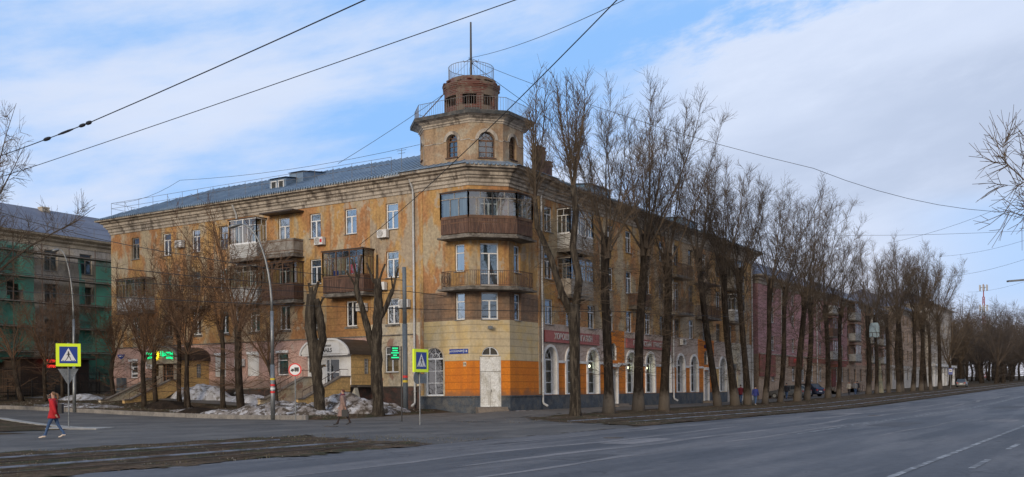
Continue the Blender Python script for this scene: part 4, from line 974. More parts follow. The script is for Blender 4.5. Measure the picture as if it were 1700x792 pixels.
# ------------------------------------------------------------------ balconies
def balcony(O, th, plan, zs, style, ph=1.05, top=None, fm=oldwood, pm=planks, clutter=False, canopy=False):
    """plan: list of (u, d) in facade coordinates, starting and ending on the wall (d=0), outward d is negative"""
    P = frame_of(O, th); pts = [Vector(P(u, d, zs)) for u, d in plan]; b = MB()
    b.prism([(p.x, p.y) for p in pts], zs-.17, zs, concrete)
    fat = [Vector(P(u, d, zs)) for u, d in [(plan[0][0]-.12, 0)]+[(u + (-.10 if i < len(plan)/2-1 else .10 if i > len(plan)/2-1 else 0), d-.10) for i, (u, d) in enumerate(plan[1:-1])]+[(plan[-1][0]+.12, 0)]]
    b.prism([(p.x, p.y) for p in fat], zs-.26, zs-.172, concrete)
    bal = b.build('balcony', concrete, B)
    segs = list(zip(pts[:-1], pts[1:]))
    up = Vector((0,0,1))
    if style == 'open':
        q = MB()
        for a, c in segs:
            n = max(2, int((c-a).length/.13))
            for k in range(n+1): p = a.lerp(c, k/n); q.beam(p+up*.05, p+up*ph, .022, .022, iron)
            for zz in (.08, ph): q.beam(a+up*zz, c+up*zz, .05, .035, iron)
            for k in range(1, 3): p = a.lerp(c, k/3); q.beam(p, p+up*ph, .05, .05, iron)
        q.build('railing', None, bal)
    else:
        q = MB()
        for a, c in segs:
            if style in ('plank', 'plankopen'):
                n = max(2, int((c-a).length/.125)); nrm = (c-a).normalized().cross(up)*.0
                for k in range(n):
                    p0 = a.lerp(c, (k+.06)/n); p1 = a.lerp(c, (k+.94)/n); hh = ph if style == 'plank' else ph-.0
                    p0 = p0+up*(hh/2+.02); p1 = p1+up*(hh/2+.02); q.beam(p0, p1, .03, hh-.05+(k % 3)*.012, pm)
                for zz in (.2, ph-.1): q.beam(a+up*zz, c+up*zz, .055, .05, oldwood)
            else: q.beam(a+up*(ph/2), c+up*(ph/2), .05, ph, pm)
            q.beam(a+up*(ph+.03), c+up*(ph+.03), .09, .05, fm)
        q.build('parapet', pm, bal)
    if top:
        q = MB(); g = MB()
        for a, c in segs:
            z0 = ph+.055; z1 = top-zs; ln = (c-a).length; n = max(1, round(ln/1.25))
            q.beam(a+up*(z1-.03), c+up*(z1-.03), .08, .07, fm); 
            q.beam(a+up*(z0+.72*(z1-z0)), c+up*(z0+.72*(z1-z0)), .05, .04, fm)
            q.beam(a+up*(z0+.04), c+up*(z0+.04), .06, .08, fm)
            for k in range(n+1): p = a.lerp(c, k/n); q.beam(p+up*z0, p+up*z1, .075, .075, fm)
            for k in range(n):
                for t in ((.36, .68) if ln/n > .9 else (.5,)):
                    p = a.lerp(c, (k+t)/n); q.beam(p+up*z0, p+up*(z0+.72*(z1-z0)), .04, .04, fm)
                p = a.lerp(c, (k+.5)/n); q.beam(p+up*(z0+.72*(z1-z0)), p+up*z1, .035, .035, fm)
            g.poly([a+up*z0, c+up*z0, c+up*z1, a+up*z1])
        q.build('glazing_frame', None, bal); g.build('pane', glassbal, bal)
        r = MB(); r.prism([(p.x, p.y) for p in fat], top+.0, top+.07, brownsheet); r.build('balcony_roof', None, bal)
    if canopy:
        r = MB(); zc = zs+3.05; r.prism([(p.x, p.y) for p in fat], zc, zc+.1, brownsheet); r.build('canopy', None, bal)
    return bal, P
glassbal = glass_mat('balcony_glass', (.78,.84,.84), .20)
# corner balconies follow the chamfer (drawn in world coordinates: th = 0 gives u = x, d = y)
cor = [(0.0, 3.42), (-1.0, 3.42), (-1.0, 1.25), (1.25, -1.0), (3.25, -1.0), (3.25, 0.0), (CH, 0), (0, CH)]
def corner_balcony(zs, glazed):
    pl = cor; b = MB(); b.prism(pl, zs-.15, zs, concrete)
    big = [(0.0, 3.62), (-1.18, 3.62), (-1.18, 1.15), (1.15, -1.18), (3.5, -1.18), (3.5, 0.0), (CH, 0), (0, CH)]
    b.prism(big, zs-.27, zs-.152, concrete); bal = b.build('balcony', concrete, B)
    P5 = [Vector((x, y, zs)) for x, y in cor[:6]]; segs = list(zip(P5[:-1], P5[1:])); up = Vector((0,0,1))
    if not glazed:
        q = MB()
        for a, c in segs:
            n = max(2, int((c-a).length/.12))
            for k in range(n+1): p = a.lerp(c, k/n); q.beam(p+up*.04, p+up*.98, .02, .02, iron)
            for zz in (.06, .98): q.beam(a+up*zz, c+up*zz, .045, .03, iron)
        for a, c in (segs[0], segs[4]):
            n = 3
            for k in range(n):
                p = a.lerp(c, (k+.5)/n); dr_ = (c-a).normalized()
                q.tube([p+up*(.5+.28*math.cos(t*.7))+dr_*(.12*math.sin(t*.7)) for t in range(10)], .018, 4, iron)
        q.build('railing', None, bal); return bal
    q = MB(); ph = .98
    for a, c in segs:
        n = max(2, int((c-a).length/.12))
        for k in range(n):
            p0 = a.lerp(c, (k+.05)/n)+up*(ph/2+.02); p1 = a.lerp(c, (k+.95)/n)+up*(ph/2+.02); q.beam(p0, p1, .03, ph-.04, planks)
        q.beam(a+up*(ph+.03), c+up*(ph+.03), .09, .05, oldwood)
        q.beam(a+up*(ph*.75), c+up*(ph*.75), .05, .05, oldwood)
    q.build('parapet', planks, bal)
    q = MB(); g = MB(); z0 = ph+.06; z1 = 2.75; wf = oldwood
    for a, c in segs:
        ln = (c-a).length; n = 2 if ln > 2.9 else 1
        q.beam(a+up*(z1-.03), c+up*(z1-.03), .09, .08, wf); q.beam(a+up*(z0+.73*(z1-z0)), c+up*(z0+.73*(z1-z0)), .06, .05, greywood); q.beam(a+up*(z0+.07), c+up*(z0+.07), .07, .14, wf)
        for k in range(n+1): p = a.lerp(c, k/n); q.beam(p+up*z0, p+up*z1, .09, .09, black)
        for k in range(n):
            for t in ((.35, .66) if ln > 1.2 else (.5,)): p = a.lerp(c, (k+t)/n); q.beam(p+up*(z0+.1), p+up*(z0+.73*(z1-z0)), .055, .055, greywood)
            p = a.lerp(c, (k+.5)/n); q.beam(p+up*(z0+.73*(z1-z0)), p+up*z1, .045, .045, greywood)
        g.poly([a+up*z0, c+up*z0, c+up*z1, a+up*z1])
    q.build('glazing_frame', None, bal); g.build('pane', glassbal, bal)
    r = MB(); zt = zs+z1
    inner = [(0,3.5), (0,CH), (CH,0), (3.35,0)]; outer = [(-1.08,3.5), (-1.08,1.2), (1.2,-1.08), (3.35,-1.08)]
    for i in range(3): r.poly([(*outer[i], zt+.02), (*outer[i+1], zt+.02), (*inner[i+1], zt+.32), (*inner[i], zt+.32)], brownsheet); r.poly([(*outer[i], zt-.03), (*outer[i+1], zt-.03), (*inner[i+1], zt-.03), (*inner[i], zt-.03)], brownsheet); r.poly([(*outer[i], zt-.03), (*outer[i+1], zt-.03), (*outer[i+1], zt+.02), (*outer[i], zt+.02)], brownsheet)
    r.build('balcony_roof', None, bal)
    k_ = MB(); k_.box(-.9, -.82, 1.45, 3.3, zs+.95, zs+2.6, curtainb); k_.build('balcony_curtain', None, bal)
    return bal
corner_balcony(11.2, True); corner_balcony(7.85, False)
def Lp(y0, y1, d): return [(LEND-y1, 0), (LEND-y1, -d), (LEND-y0, -d), (LEND-y0, 0)]
OL = (J, LEND); OR = (BY, J)
bal, _ = balcony(OL, TL, Lp(10.0, 13.7, 1.1), 8.0, 'plank', 1.1, 10.95)
q = MB()
for k, (dy, z0, z1, mt) in enumerate(((.3, 8.95, 9.65, bluesign), (.9, 9.0, 9.6, curtainb), (1.9, 9.25, 10.0, redp))): q.box(-.55, -.52, 13.4-dy-.45, 13.4-dy, z0+.1, z1, mt)
q.build('hanging_laundry', None, bal)
whitesid = M('white_siding', (.46,.46,.45), (.38,.38,.37), scale=2, groove=.15)
balcony(OL, TL, Lp(16.6, 19.8, 1.0), 11.2, 'plankopen', 1.0, None, greywood, greywood, canopy=True)
balcony(OL, TL, Lp(16.6, 19.8, 1.0), 7.85, 'plank', 1.05, 10.6)
balcony(OL, TL, Lp(20.3, 23.1, 1.0), 11.2, 'panel', 1.0, 14.1, pvc, whitesid)
balcony(OL, TL, Lp(20.3, 23.1, 1.0), 7.9, 'panel', 1.0, 10.6, greywood, whitesid)
balcony(OL, TL, Lp(33.0, 36.4, 1.0), 7.9, 'panel', 1.0, 10.5, greywood, whitesid)
balcony(OL, TL, Lp(26.4, 29.6, .9), 7.9, 'open', 1.0, None, canopy=False)
def Rp(x0, x1, d): return [(x0-BY, 0), (x0-BY, -d), (x1-BY, -d), (x1-BY, 0)]
balcony(OR, TR, Rp(8.7, 12.2, 1.05), 11.2, 'panel', 1.0, 14.05, pvc, whitesid)
balcony(OR, TR, Rp(8.7, 12.2, 1.05), 7.9, 'panel', 1.0, 10.55, greywood, greywood)
balcony(OR, TR, Rp(20.6, 22.9, .95), 7.9, 'plankopen', 1.0, None, greywood, planks)
balcony(OR, TR, Rp(28.4, 32.3, 1.0), 11.2, 'open', 1.0); balcony(OR, TR, Rp(28.4, 32.3, 1.0), 7.9, 'open', 1.0)
balcony(OR, TR, Rp(35.4, 39.4, 1.05), 7.9, 'open', 1.0, canopy=True)
balcony(OR, TR, Rp(43.4, 46.4, 1.0), 7.9, 'panel', 1.0, 10.6, pvc, whitesid)
balcony(OR, TR, Rp(43.4, 46.4, 1.0), 11.2, 'panel', 1.0, 14.0, greywood, greywood)
# roller shutters on the pink ground floor
for y in (21.8, 25.35):
    q = MB(); n = 18; z0, z1 = 2.36, 3.98
    for k in range(n): q.box(.13, .165, y-.58, y+.58, z0+(z1-z0)*k/n+.006, z0+(z1-z0)*(k+1)/n-.004, whitet)
    q.box(.02, .17, y-.62, y+.62, z1, z1+.22, pvc); s_ = q.build('roller_shutter', None, B)
q = MB(); q.box(-.0, .10, 18.75-.62, 18.75+.62, 4.02, 4.22, pvc); q.build('shutter_box', None, B); q = MB(); q.box(0, .1, 35.65-.55, 35.65+.55, 3.78, 3.98, pvc); q.build('shutter_box', None, B)
# ------------------------------------------------------------------ projecting entrances of the left wing
def entrance(y0, y1, xf, kind):
    """porch with a barrel roof; its axis runs out from the wall, gable faces the street (-x)"""
    ent = MB(); yc = (y0+y1)/2; w = y1-y0; zfl = 1.55; zw = 3.62; rise = 1.05
    side = MB()
    # right-hand side wall (faces -y) with the small barred window, cantilevered over a dark void
    wx0, wx1 = xf*.42, xf*.42+.42
    for (xa, xb, za, zb) in ((xf, wx0, zfl, zw), (wx1, .1, zfl, zw), (wx0, wx1, zfl, 2.3), (wx0, wx1, 3.35, zw)):
        side.poly([(xa, y0, za), (xb, y0, za), (xb, y0, zb), (xa, y0, zb)], yellst)
    side.poly([(xf, y1, zfl), (.1, y1, zfl), (.1, y1, zw), (xf, y1, zw)], yellst)
    side.box(xf+.02, .1, y0+.02, y1-.02, zfl-.15, zfl, concrete)
    side.box(xf+.3, .1, y0+.35, y1-.3, -.5, zfl-.15, plinthd)
    E = side.build('porch', yellst, B)
    g = MB(); g.box(wx0, wx1, y0+.12, y0+.15, 2.3, 3.35, darkroom)
    for k in range(3): xx = wx0+(wx1-wx0)*(k+.5)/3; g.box(xx-.012, xx+.012, y0+.02, y0+.045, 2.3, 3.35, whitet)
    for k in range(1, 5): zz = 2.3+1.05*k/5; g.box(wx0, wx1, y0+.025, y0+.04, zz-.012, zz+.012, whitet)
    g.build('barred_window', None, E)
    # front wall with door
    fm = whitet if kind == 'nails' else grimy
    f = MB(); dc = yc-.35 if kind == 'nails' else yc-.2; dw = 1.25
    sgn = 1
    f.box(xf-.0, xf+.1, y0+.01, dc-dw/2, zfl, zw, fm); f.box(xf, xf+.1, dc+dw/2, y1-.75, zfl, zw, fm); f.box(xf, xf+.1, y1-.12, y1-.01, zfl, zw, fm); f.box(xf, xf+.1, y1-.75, y1-.12, zfl, zfl+.9, fm); f.box(xf, xf+.1, y1-.75, y1-.12, zw-.2, zw, fm); f.box(xf, xf+.1, dc-dw/2, dc+dw/2, zw-.25, zw, fm)
    f.box(xf+.6, xf+.65, y0+.1, y1-.1, zfl, zw, darkroom); f.build('porch_front', None, E)
    d = MB(); dm = pvc if kind == 'nails' else oldwood; zd = zw-.25
    for (a, c) in ((dc-dw/2, dc-dw/2+.08), (dc+dw/2-.08, dc+dw/2), (dc+dw*.18, dc+dw*.18+.09)): d.box(xf+.02, xf+.08, a, c, zfl, zd, dm)
    for (a, c) in ((zfl, zfl+.12), (zd-.08, zd), (zfl+.85, zfl+.93)): d.box(xf+.025, xf+.075, dc-dw/2+.08, dc+dw/2-.08, a, c, dm)
    if kind != 'nails':
        for k in range(1, 6): d.box(xf+.03, xf+.06, dc-dw/2+.08, dc+dw/2-.08, zfl+.93+k*.2-.012, zfl+.93+k*.2+.012, dm)
        for k in range(1, 4): d.box(xf+.03, xf+.06, dc-dw/2+dw*k/4-.012, dc-dw/2+dw*k/4+.012, zfl+.93, zd, dm)
    D = d.build('door', None, E); g = MB(); g.poly([(xf+.05, dc+dw/2, zfl), (xf+.05, dc-dw/2, zfl), (xf+.05, dc-dw/2, zd), (xf+.05, dc+dw/2, zd)]); g.build('pane', glassb, D)
    h = MB(); h.box(xf-.03, xf+.02, dc+.1, dc+.14, zfl+.9, zfl+1.3, steel); h.build('handle', None, D)
    # barrel roof
    r = MB(); n = 18; ov = .22; xo = xf-.45
    prof_ = []
    for k in range(n+1):
        t = math.pi*k/n; yy = yc-(w/2+ov)*math.cos(t)
        zz = zw+.05 + (rise*math.sin(t)**.8 if kind != 'nails' else rise*min(1, math.sin(t)*1.12)**1.0)
        prof_.append((yy, zz))
    for (ya, za), (yb, zb) in zip(prof_[:-1], prof_[1:]):
        r.poly([(xo, ya, za), (xo, yb, zb), (.1, yb, zb), (.1, ya, za)], brownsheet); r.poly([(xo+.02, ya, za-.07), (xo+.02, yb, zb-.07), (.1, yb, zb-.07), (.1, ya, za-.07)], brownsheet)
    r.sm = False; r.build('barrel_roof', None, E)
    g = MB(); gm = whites if kind == 'nails' else steel
    if kind == 'nails':
        g.extr([(xo-.01, yy, zz+.0) for yy, zz in prof_], (.06, 0, 0), whitet)
        for (ya, za), (yb, zb) in zip(prof_[:-1], prof_[1:]): g.beam((xo-.05, ya, za-.05), (xo-.05, yb, zb-.05), .12, .14, gm, up=(1,0,0))
        g.box(xo, xf, y0-.1, y1+.1, zw-.06, zw+.04, fm)
    else:
        for (ya, za), (yb, zb) in zip(prof_[:-1], prof_[1:]): g.beam((xo-.03, ya, za-.03), (xo-.03, yb, zb-.03), .09, .12, gm, up=(1,0,0)); g.beam((xo-.02, yc+(ya-yc)*.78, zw+(za-zw)*.75), (xo-.02, yc+(yb-yc)*.78, zw+(zb-zw)*.75), .03, .05, gm, up=(1,0,0))
        g.extr([(xo+.04, yy, zz) for yy, zz in prof_], (.05, 0, 0), grimy); g.box(xo, xf, y0-.1, y1+.1, zw-.25, zw+.04, grimy)
    g.build('gable', None, E)
    # stair with parapets running out to the street
    st = MB(); x0 = xf-.9; n = 9; zb = .10; run = .40
    st.box(x0, xf-.001, y0+.25, y1-.35, -.5, zfl-.02, stairc)
    for k in range(n): zz = zfl-.02-(k+1)*(zfl-zb)/n; st.box(x0-(k+1)*run, x0-k*run, y0+.45, y1-.55, -.6, zz, stairc)
    xe = x0-n*run
    st.build('stair', stairc, E)
    for yy, nm, mt in ((y0+.2, 'parapet', yellst), (y1-.4, 'parapet', beigep)):
        p = MB(); y_a, y_b = yy-.12, yy+.12
        p.extr([(xf, y_a, zfl+.55), (x0, y_a, zfl+.55), (xe, y_a, zb+.55), (xe-.5, y_a, zb+.55), (xe-.5, y_a, -.6), (xe+.4, y_a, -.6), (x0+.2, y_a, zfl-.45), (xf, y_a, zfl-.45)], (0, .24, 0), mt)
        for a, c in (((xf, zfl+.57), (x0, zfl+.57)), ((x0, zfl+.57), (xe, zb+.57)), ((xe, zb+.57), (xe-.55, zb+.57))): p.beam((a[0], yy, a[1]), (c[0], yy, c[1]), .34, .09, stairc)
        p.build(nm, mt, E)
        hR = MB(); hR.tube([(xf-.1, yy, zfl+1.05), (x0, yy, zfl+1.05), (xe, yy, zb+1.05)], .022, 6, iron)
        for k in range(6): t = k/5; xx = x0+(xe-x0)*t; hR.tube([(xx, yy, zfl+.55+(zb-zfl)*t), (xx, yy, zfl+1.05+(zb-zfl)*t)], .018, 5, iron)
        hR.build('handrail', None, E)
    return xo, yc, zw, E
EA = entrance(9.97, 13.9, -2.4, 'nails'); EB = entrance(26.65, 29.95, -2.6, 'green')
# ------------------------------------------------------------------ signs on the building
s = thing('shop_sign', 'white gable board reading NAILS over the porch with the white door', 'shop sign', (EA[0]-.1, EA[1], EA[2]))
q = MB(); q.box(EA[0]-.035, EA[0]-.012, EA[1]-1.35, EA[1]+1.35, EA[2]+.08, EA[2]+.80, whites); q.build('sign_board', None, s)
text('lettering', 'NAILS', .40, blackp, s, (EA[0]-.045, 11.68, EA[2]+.30), (0,-1,0), (0,0,1), .008, sx=.85)
text('small_lettering', 'МАНИКЮР', .17, blackp, s, (EA[0]-.045, 11.75, EA[2]+.60), (0,-1,0), (0,0,1), .006)
s = thing('neon_sign', 'lit sign with a yellow flower between green letters on the arched porch', 'neon sign', (EB[0]-.1, EB[1], EB[2]))
q = MB(); q.box(EB[0]-.05, EB[0]-.03, EB[1]-1.45, EB[1]+1.45, EB[2]+.36, EB[2]+.40, steel); q.build('rail', None, s)
q = MB(); fy, fz = EB[1]+.38, EB[2]+.38
for k in range(12):
    a = 2*math.pi*k/12; q.extr([(EB[0]-.14, fy+.30*math.cos(a+t)*rr3, fz+.36*math.sin(a+t)*rr3) for t, rr3 in ((-.22,.45), (0,1.05), (.22,.45))], (.05,0,0), yellow_e)
q.tube([(EB[0]-.15, fy, fz), (EB[0]-.10, fy, fz)], .22, 14, yellow_e); q.tube([(EB[0]-.19, fy, fz), (EB[0]-.13, fy, fz)], .08, 10, oldwood); q.build('flower', None, s)
text('lettering', 'Цветы', .52, green_e, s, (EB[0]-.12, EB[1]-.72, EB[2]+.50), (0,-1,0), (0,0,1), .02, sx=.9)
text('small_lettering', 'склад', .26, green_e, s, (EB[0]-.12, EB[1]-1.05, EB[2]+.2), (0,-1,0), (0,0,1), .02)
text('small_lettering', 'Салон', .30, green_e, s, (EB[0]-.12, EB[1]+1.12, EB[2]+.54), (0,-1,0), (0,0,1), .02)
text('small_lettering', 'цветов', .26, green_e, s, (EB[0]-.12, EB[1]+1.12, EB[2]+.26), (0,-1,0), (0,0,1), .02)
def board(x0, x1, z0, z1, txt, label, size, sx):
    s = thing('shop_sign', label, 'shop sign', ((x0+x1)/2, J-.1, z0), 'red boards over the shop windows')
    q = MB(); q.box(x0, x1, J-.16, J-.02, z0, z1, redsign); q.box(x0, x1, J-.18, J-.165, z0, z0+.05, redsign); q.box(x0, x1, J-.18, J-.165, z1-.05, z1, redsign)
    palestripe = M('pale_red_stripe', (.40,.16,.15), fine=.1); x = x0+.15
    while x < x1-.4: q.extr([(x, J-.165, z0+.06), (x+.03, J-.165, z0+.06), (x+.30, J-.165, z1-.06), (x+.27, J-.165, z1-.06)], (0,.003,0), palestripe); x += .2
    q.build('sign_board', None, s)
    text('lettering', txt, size, palelet, s, ((x0+x1)/2, J-.19, (z0+z1)/2), (1,0,0), (0,0,1), .012, sx=sx)
board(6.55, 14.9, 4.46, 5.28, 'ХОРОШИЙ  МАГАЗИН', 'red shop board lettered ХОРОШИЙ МАГАЗИН, nearest the street corner', .62, .88)
board(19.9, 29.0, 4.46, 5.24, 'РОССИЙСКИЙ  ТРИКОТАЖ', 'red shop board lettered РОССИЙСКИЙ ТРИКОТАЖ, farther from the street corner', .58, .88)
s = thing('shop_sign', 'dark purple lettering on the tall orange panel above the far shop door', 'shop sign', (38, J, 4.9)); violet = M('violet_letters', (.05,.02,.09), fine=0)
text('lettering', 'КНИГИ', .42, violet, s, (38.1, J-.08, 5.1), (1,0,0), (0,0,1), .04)
s = thing('street_name_plate', 'blue plate with the street name and house number 14 on the corner face', 'name plate', (-.03, 2.78, 3.5))
q = MB(); q.box(-.04, -.005, 2.04, 3.52, 3.52, 3.83, bluesign); q.box(-.046, -.04, 2.38, 2.40, 3.54, 3.81, whites); q.build('plate', None, s)
text('lettering', 'ул.П.СОЛОВЬЁВА', .155, whites, s, (-.046, 2.96, 3.675), (0,-1,0), (0,0,1), .003, sx=.88); text('lettering', '14', .24, whites, s, (-.046, 2.21, 3.675), (0,-1,0), (0,0,1), .003)
s = thing('number_plate', 'small white house number plate on the orange wall left of the corner door', 'number plate', (-.02, 2.33, 2.7))
q = MB(); q.box(-.03, -.004, 2.20, 2.44, 2.68, 2.98, beigep); q.build('plate', None, s); text('lettering', '14', .2, blackp, s, (-.034, 2.32, 2.83), (0,-1,0), (0,0,1), .003)
s = thing('name_plate', 'small blue pennant-shaped plate high on the pink wall at the far left end', 'name plate', (J, 37.2, 4.3))
q = MB(); q.extr([(J-.03, 37.75, 4.4), (J-.03, 36.75, 4.4), (J-.03, 36.95, 4.15), (J-.03, 37.25, 4.0), (J-.03, 37.55, 4.15)], (.02,0,0), bluesign); q.box(J-.035, J-.03, 37.0, 37.5, 4.22, 4.30, whites); q.build('plate', None, s)
# poster on the left-most shop window
q = MB(); q.box(.2, .22, 35.3, 36.0, 2.7, 2.85, whites); q.box(.2, .22, 35.75, 35.95, 3.1, 3.35, whites); q.build('window_sticker', None, B)
q = MB(); q.box(J-.02, J-.004, 36.6, 37.9, .9, 2.45, plinth); q.box(J-.02, J-.004, 32.6, 34.6, 1.5, 2.4, plinth); q.build('grey_wall_patch', None, B)
s = thing('floodlight', 'small floodlight on the wall above the corner door', 'floodlight', (.75, .75, 5.2)); q = MB(); q.obox(Vector((.72, .78, 5.2)), Vector((.7,-.7,0)), Vector((.7,.7,0)), Vector((0,0,1)), .14, .12, .1, steel); q.beam((.95, .95, 5.25), (.72, .78, 5.3), .05, .05, black); q.build('lamp_head', None, s)
# air conditioners
def ac(O, th, u, z, label, red=False, d=.32):
    P = frame_of(O, th); base = Vector(P(u, 0, z)); s = thing('air_conditioner', label, 'air conditioner', base, 'air conditioner units on the corner building')
    c, sn = math.cos(th), math.sin(th); ax = Vector((c, sn, 0)); ay = Vector((-sn, c, 0)); az_ = Vector((0,0,1))
    q = MB(); q.obox(Vector(P(u, -d/2-.1, z)), ax, ay, az_, .40, d/2, .27, whitet); q.build('casing', None, s)
    q = MB(); ctr = Vector(P(u-.12, -d-.105, z))
    for rr4 in (.23, .17, .11, .05): q.tube([ctr+(ax*math.cos(t)+az_*math.sin(t))*rr4 for t in [2*math.pi*k/16 for k in range(17)]], .012, 4, black)
    q.obox(ctr+ay*.012, ax, ay, az_, .21, .003, .21, blackp); q.build('fan_grille', None, s)
    q = MB()
    for sx in (-.3, .3): q.beam(Vector(P(u+sx, 0, z-.30)), Vector(P(u+sx, -d-.12, z-.30)), .03, .03, steel)
    q.build('bracket', None, s)
    if red: q = MB(); q.obox(Vector(P(u+.25, -d-.112, z)), ax, ay, az_, .09, .004, .12, redp); q.build('badge', None, s)
ac(OL, TL, LEND-14.75, 11.95, 'air conditioner with a red badge under a top-floor window', True)
ac(OL, TL, LEND-8.95, 11.95, 'plain white air conditioner under the top-floor window nearest the corner downpipe')
ac(OL, TL, LEND-9.15, 8.35, 'air conditioner just below the third-floor window beside the brown glazed balcony')
ac(OL, TL, LEND-7.15, 7.05, 'air conditioner beside the white second-floor window, next to the corner downpipe')
ac(OL, TL, LEND-10.9, 7.0, 'air conditioner under the right end of the brown glazed balcony')
ac(OL, TL, LEND-29.6, 13.0, 'air conditioner between two top-floor windows at the far left')
ac(OL, TL, LEND-23.0, 3.4, 'air conditioner between the two closed roller shutters')
ac(OL, TL, LEND-33.2, 3.4, 'air conditioner on the pink wall left of the neon flower porch')
ac(OR, TR, 30.9-BY+.7, 5.35, 'air conditioner above the shop arches beside the far downpipe')
ac(OR, TR, 44.2-BY, 3.9, 'air conditioner above the last arch of the long street front')
# ------------------------------------------------------------------ other buildings
def simple_block(name, label, x0, x1, yf, dep, zb, zt, wallm, basem, zbase, cols, floors, roofmat, ridge, winmat, corn=cornm, hip=True, group=None, skipw=(), bal=()):
    """block whose street front is the plane y = yf, facing -y"""
    G = thing(name, label, 'building', ((x0+x1)/2, yf+dep/2, zb), group)
    w = MB(); ops = []; ws = []
    for c in cols:
        for (z0, h, wd, st) in floors:
            if (c, z0) in skipw: continue
            ops.append((c-wd/2-x0, c+wd/2-x0, z0, z0+h)); ws.append((c-x0, z0, wd, h, st))
    facade(w, (x0, yf), 0, 0, x1-x0, zb-1.5, zt, ops, lambda u, z: basem if z < zbase else wallm, zcuts=(zbase,))
    for a, c in (((x0, yf+dep), (x0, yf)), ((x1, yf), (x1, yf+dep)), ((x1, yf+dep), (x0, yf+dep))):
        w.poly([(a[0], a[1], zb-1.5), (c[0], c[1], zb-1.5), (c[0], c[1], zbase), (a[0], a[1], zbase)], basem); w.poly([(a[0], a[1], zbase), (c[0], c[1], zbase), (c[0], c[1], zt), (a[0], a[1], zt)], wallm)
    w.build('wall', wallm, G)
    for u, z0, wd, h, st in ws: window(G, (x0, yf), 0, u, z0, wd, h, st, winmat, sill=True)
    path = [(x0, yf+dep), (x0, yf), (x1, yf), (x1, yf+dep)]
    pr = [(0, zt-.9), (.08, zt-.88), (.08, zt-.6), (.3, zt-.45), (.3, zt-.3), (.7, zt-.12), (.75, zt+.05), (.5, zt+.1)]
    rings = [[(x, y, z) for x, y in offset_path(path, d)] for d, z in pr]; q = MB()
    for a, c in zip(rings[:-1], rings[1:]):
        for i in range(3): q.poly([a[i], a[i+1], c[i+1], c[i]], corn)
    q.build('cornice', corn, G)
    r = MB(); e0 = [(x, y, zt+.05) for x, y in offset_path(path, .78)]; ym = yf+dep/2; hh = dep/2 if hip else 0
    A = (x0+hh, ym, ridge); Bb = (x1-hh, ym, ridge); y2 = yf+dep+.78
    p0 = (e0[1][0], e0[1][1], zt+.05); p1 = (e0[2][0], e0[2][1], zt+.05); p2 = (p1[0], y2, zt+.05); p3 = (p0[0], y2, zt+.05)
    r.poly([p0, p1, Bb, A], roofmat); r.poly([p1, p2, Bb], roofmat); r.poly([p2, p3, A, Bb], roofmat); r.poly([p3, p0, A], roofmat)
    r.build('roof', roofmat, G)
    return G
def fl(base, n, pitch, h=1.8): return [(base+i*pitch, h, 1.15, 'T') for i in range(n)]
# netted building behind the lawn, far left
netwall = M('soot_cream_stucco', (.44,.40,.35), (.34,.31,.27), (.50,.43,.33), scale=.4, stain=((.12,.10,.085), .4)); netcorn = M('cream_cornice', (.46,.38,.27), (.34,.285,.21), scale=.7, stain=((.14,.11,.08), .5))
net_b = simple_block('netted_building', 'old block under green repair netting with a violet-grey hipped roof, far left', -42, 19.5, 49, 13, 1.1, 15.6, netwall, netwall, 4.6, [-38, -34.4, -30.8, -27.2, -23.6, -20, -16.4, -12.8, -9.2, -5.6, -2, 1.6, 5.2, 8.8, 12.4], [(6.0, 2., 1.3, 'T'), (9.2, 2., 1.3, 'T'), (12.4, 1.9, 1.3, 'T')], roofd, 19.2, greywood, corn=netcorn)
chimney(4.9, 55, 16.5, 19.2, .75, .7, netwall, net_b)
def net(x0, x1, z0, z1, y, seed, lab):
    b = MB(); nx = int((x1-x0)/.35); nz = int((z1-z0)/.5)
    for i in range(nx+1):
        for j in range(nz+1):
            x = x0+(x1-x0)*i/nx; z = z0+(z1-z0)*j/nz
            d = .35*mnoise.noise(Vector((x*.5, z*.25, seed)))+.12*mnoise.noise(Vector((x*2, z*.6, seed)))
            zz = z + (.9*mnoise.noise(Vector((x*.3, 0, seed+4))) if j == 0 else 0)
            b.v.append((x, y-.3+d, zz))
    for i in range(nx):
        for j in range(nz):
            if mnoise.noise(Vector((i*.18, j*.13, seed+9))) < -.42: continue
            a = i*(nz+1)+j; b.f.append((a, a+nz+1, a+nz+2, a+1)); b.m.append(0)
    b.sm = True; o = b.build('scaffold_net', netm, net_b); return o
netm = bpy.data.materials.new('net_mesh'); netm.use_nodes = True
_t = netm.node_tree; _p = _t.nodes['Principled BSDF']; _p.inputs['Base Color'].default_value = (.06, .26, .195, 1); _p.inputs['Roughness'].default_value = .9
_g = _t.nodes.new('ShaderNodeNewGeometry'); _nz = _t.nodes.new('ShaderNodeTexNoise'); _t.links.new(_g.outputs['Position'], _nz.inputs[0]); _nz.inputs['Scale'].default_value = .7; _nz.inputs['Detail'].default_value = 6
_mr = _t.nodes.new('ShaderNodeMapRange'); _t.links.new(_nz.outputs[0], _mr.inputs[0]); _mr.inputs[1].default_value = .3; _mr.inputs[2].default_value = .7; _mr.inputs[3].default_value = .50; _mr.inputs[4].default_value = .88; _t.links.new(_mr.outputs[0], _p.inputs['Alpha'])
net(-14.5, -.8, 4.2, 14.4, 48.2, 1, 'a'); net(3.6, 11.5, 2.0, 13.8, 48.2, 5, 'b'); net(-38, -19, 4.0, 14.2, 48.2, 8, 'c')
q = MB()
for k in range(19):
    x = -38+2.7*k; q.tube([(x, 47.6, 1), (x, 47.6, 14.6)], .035, 5, iron)
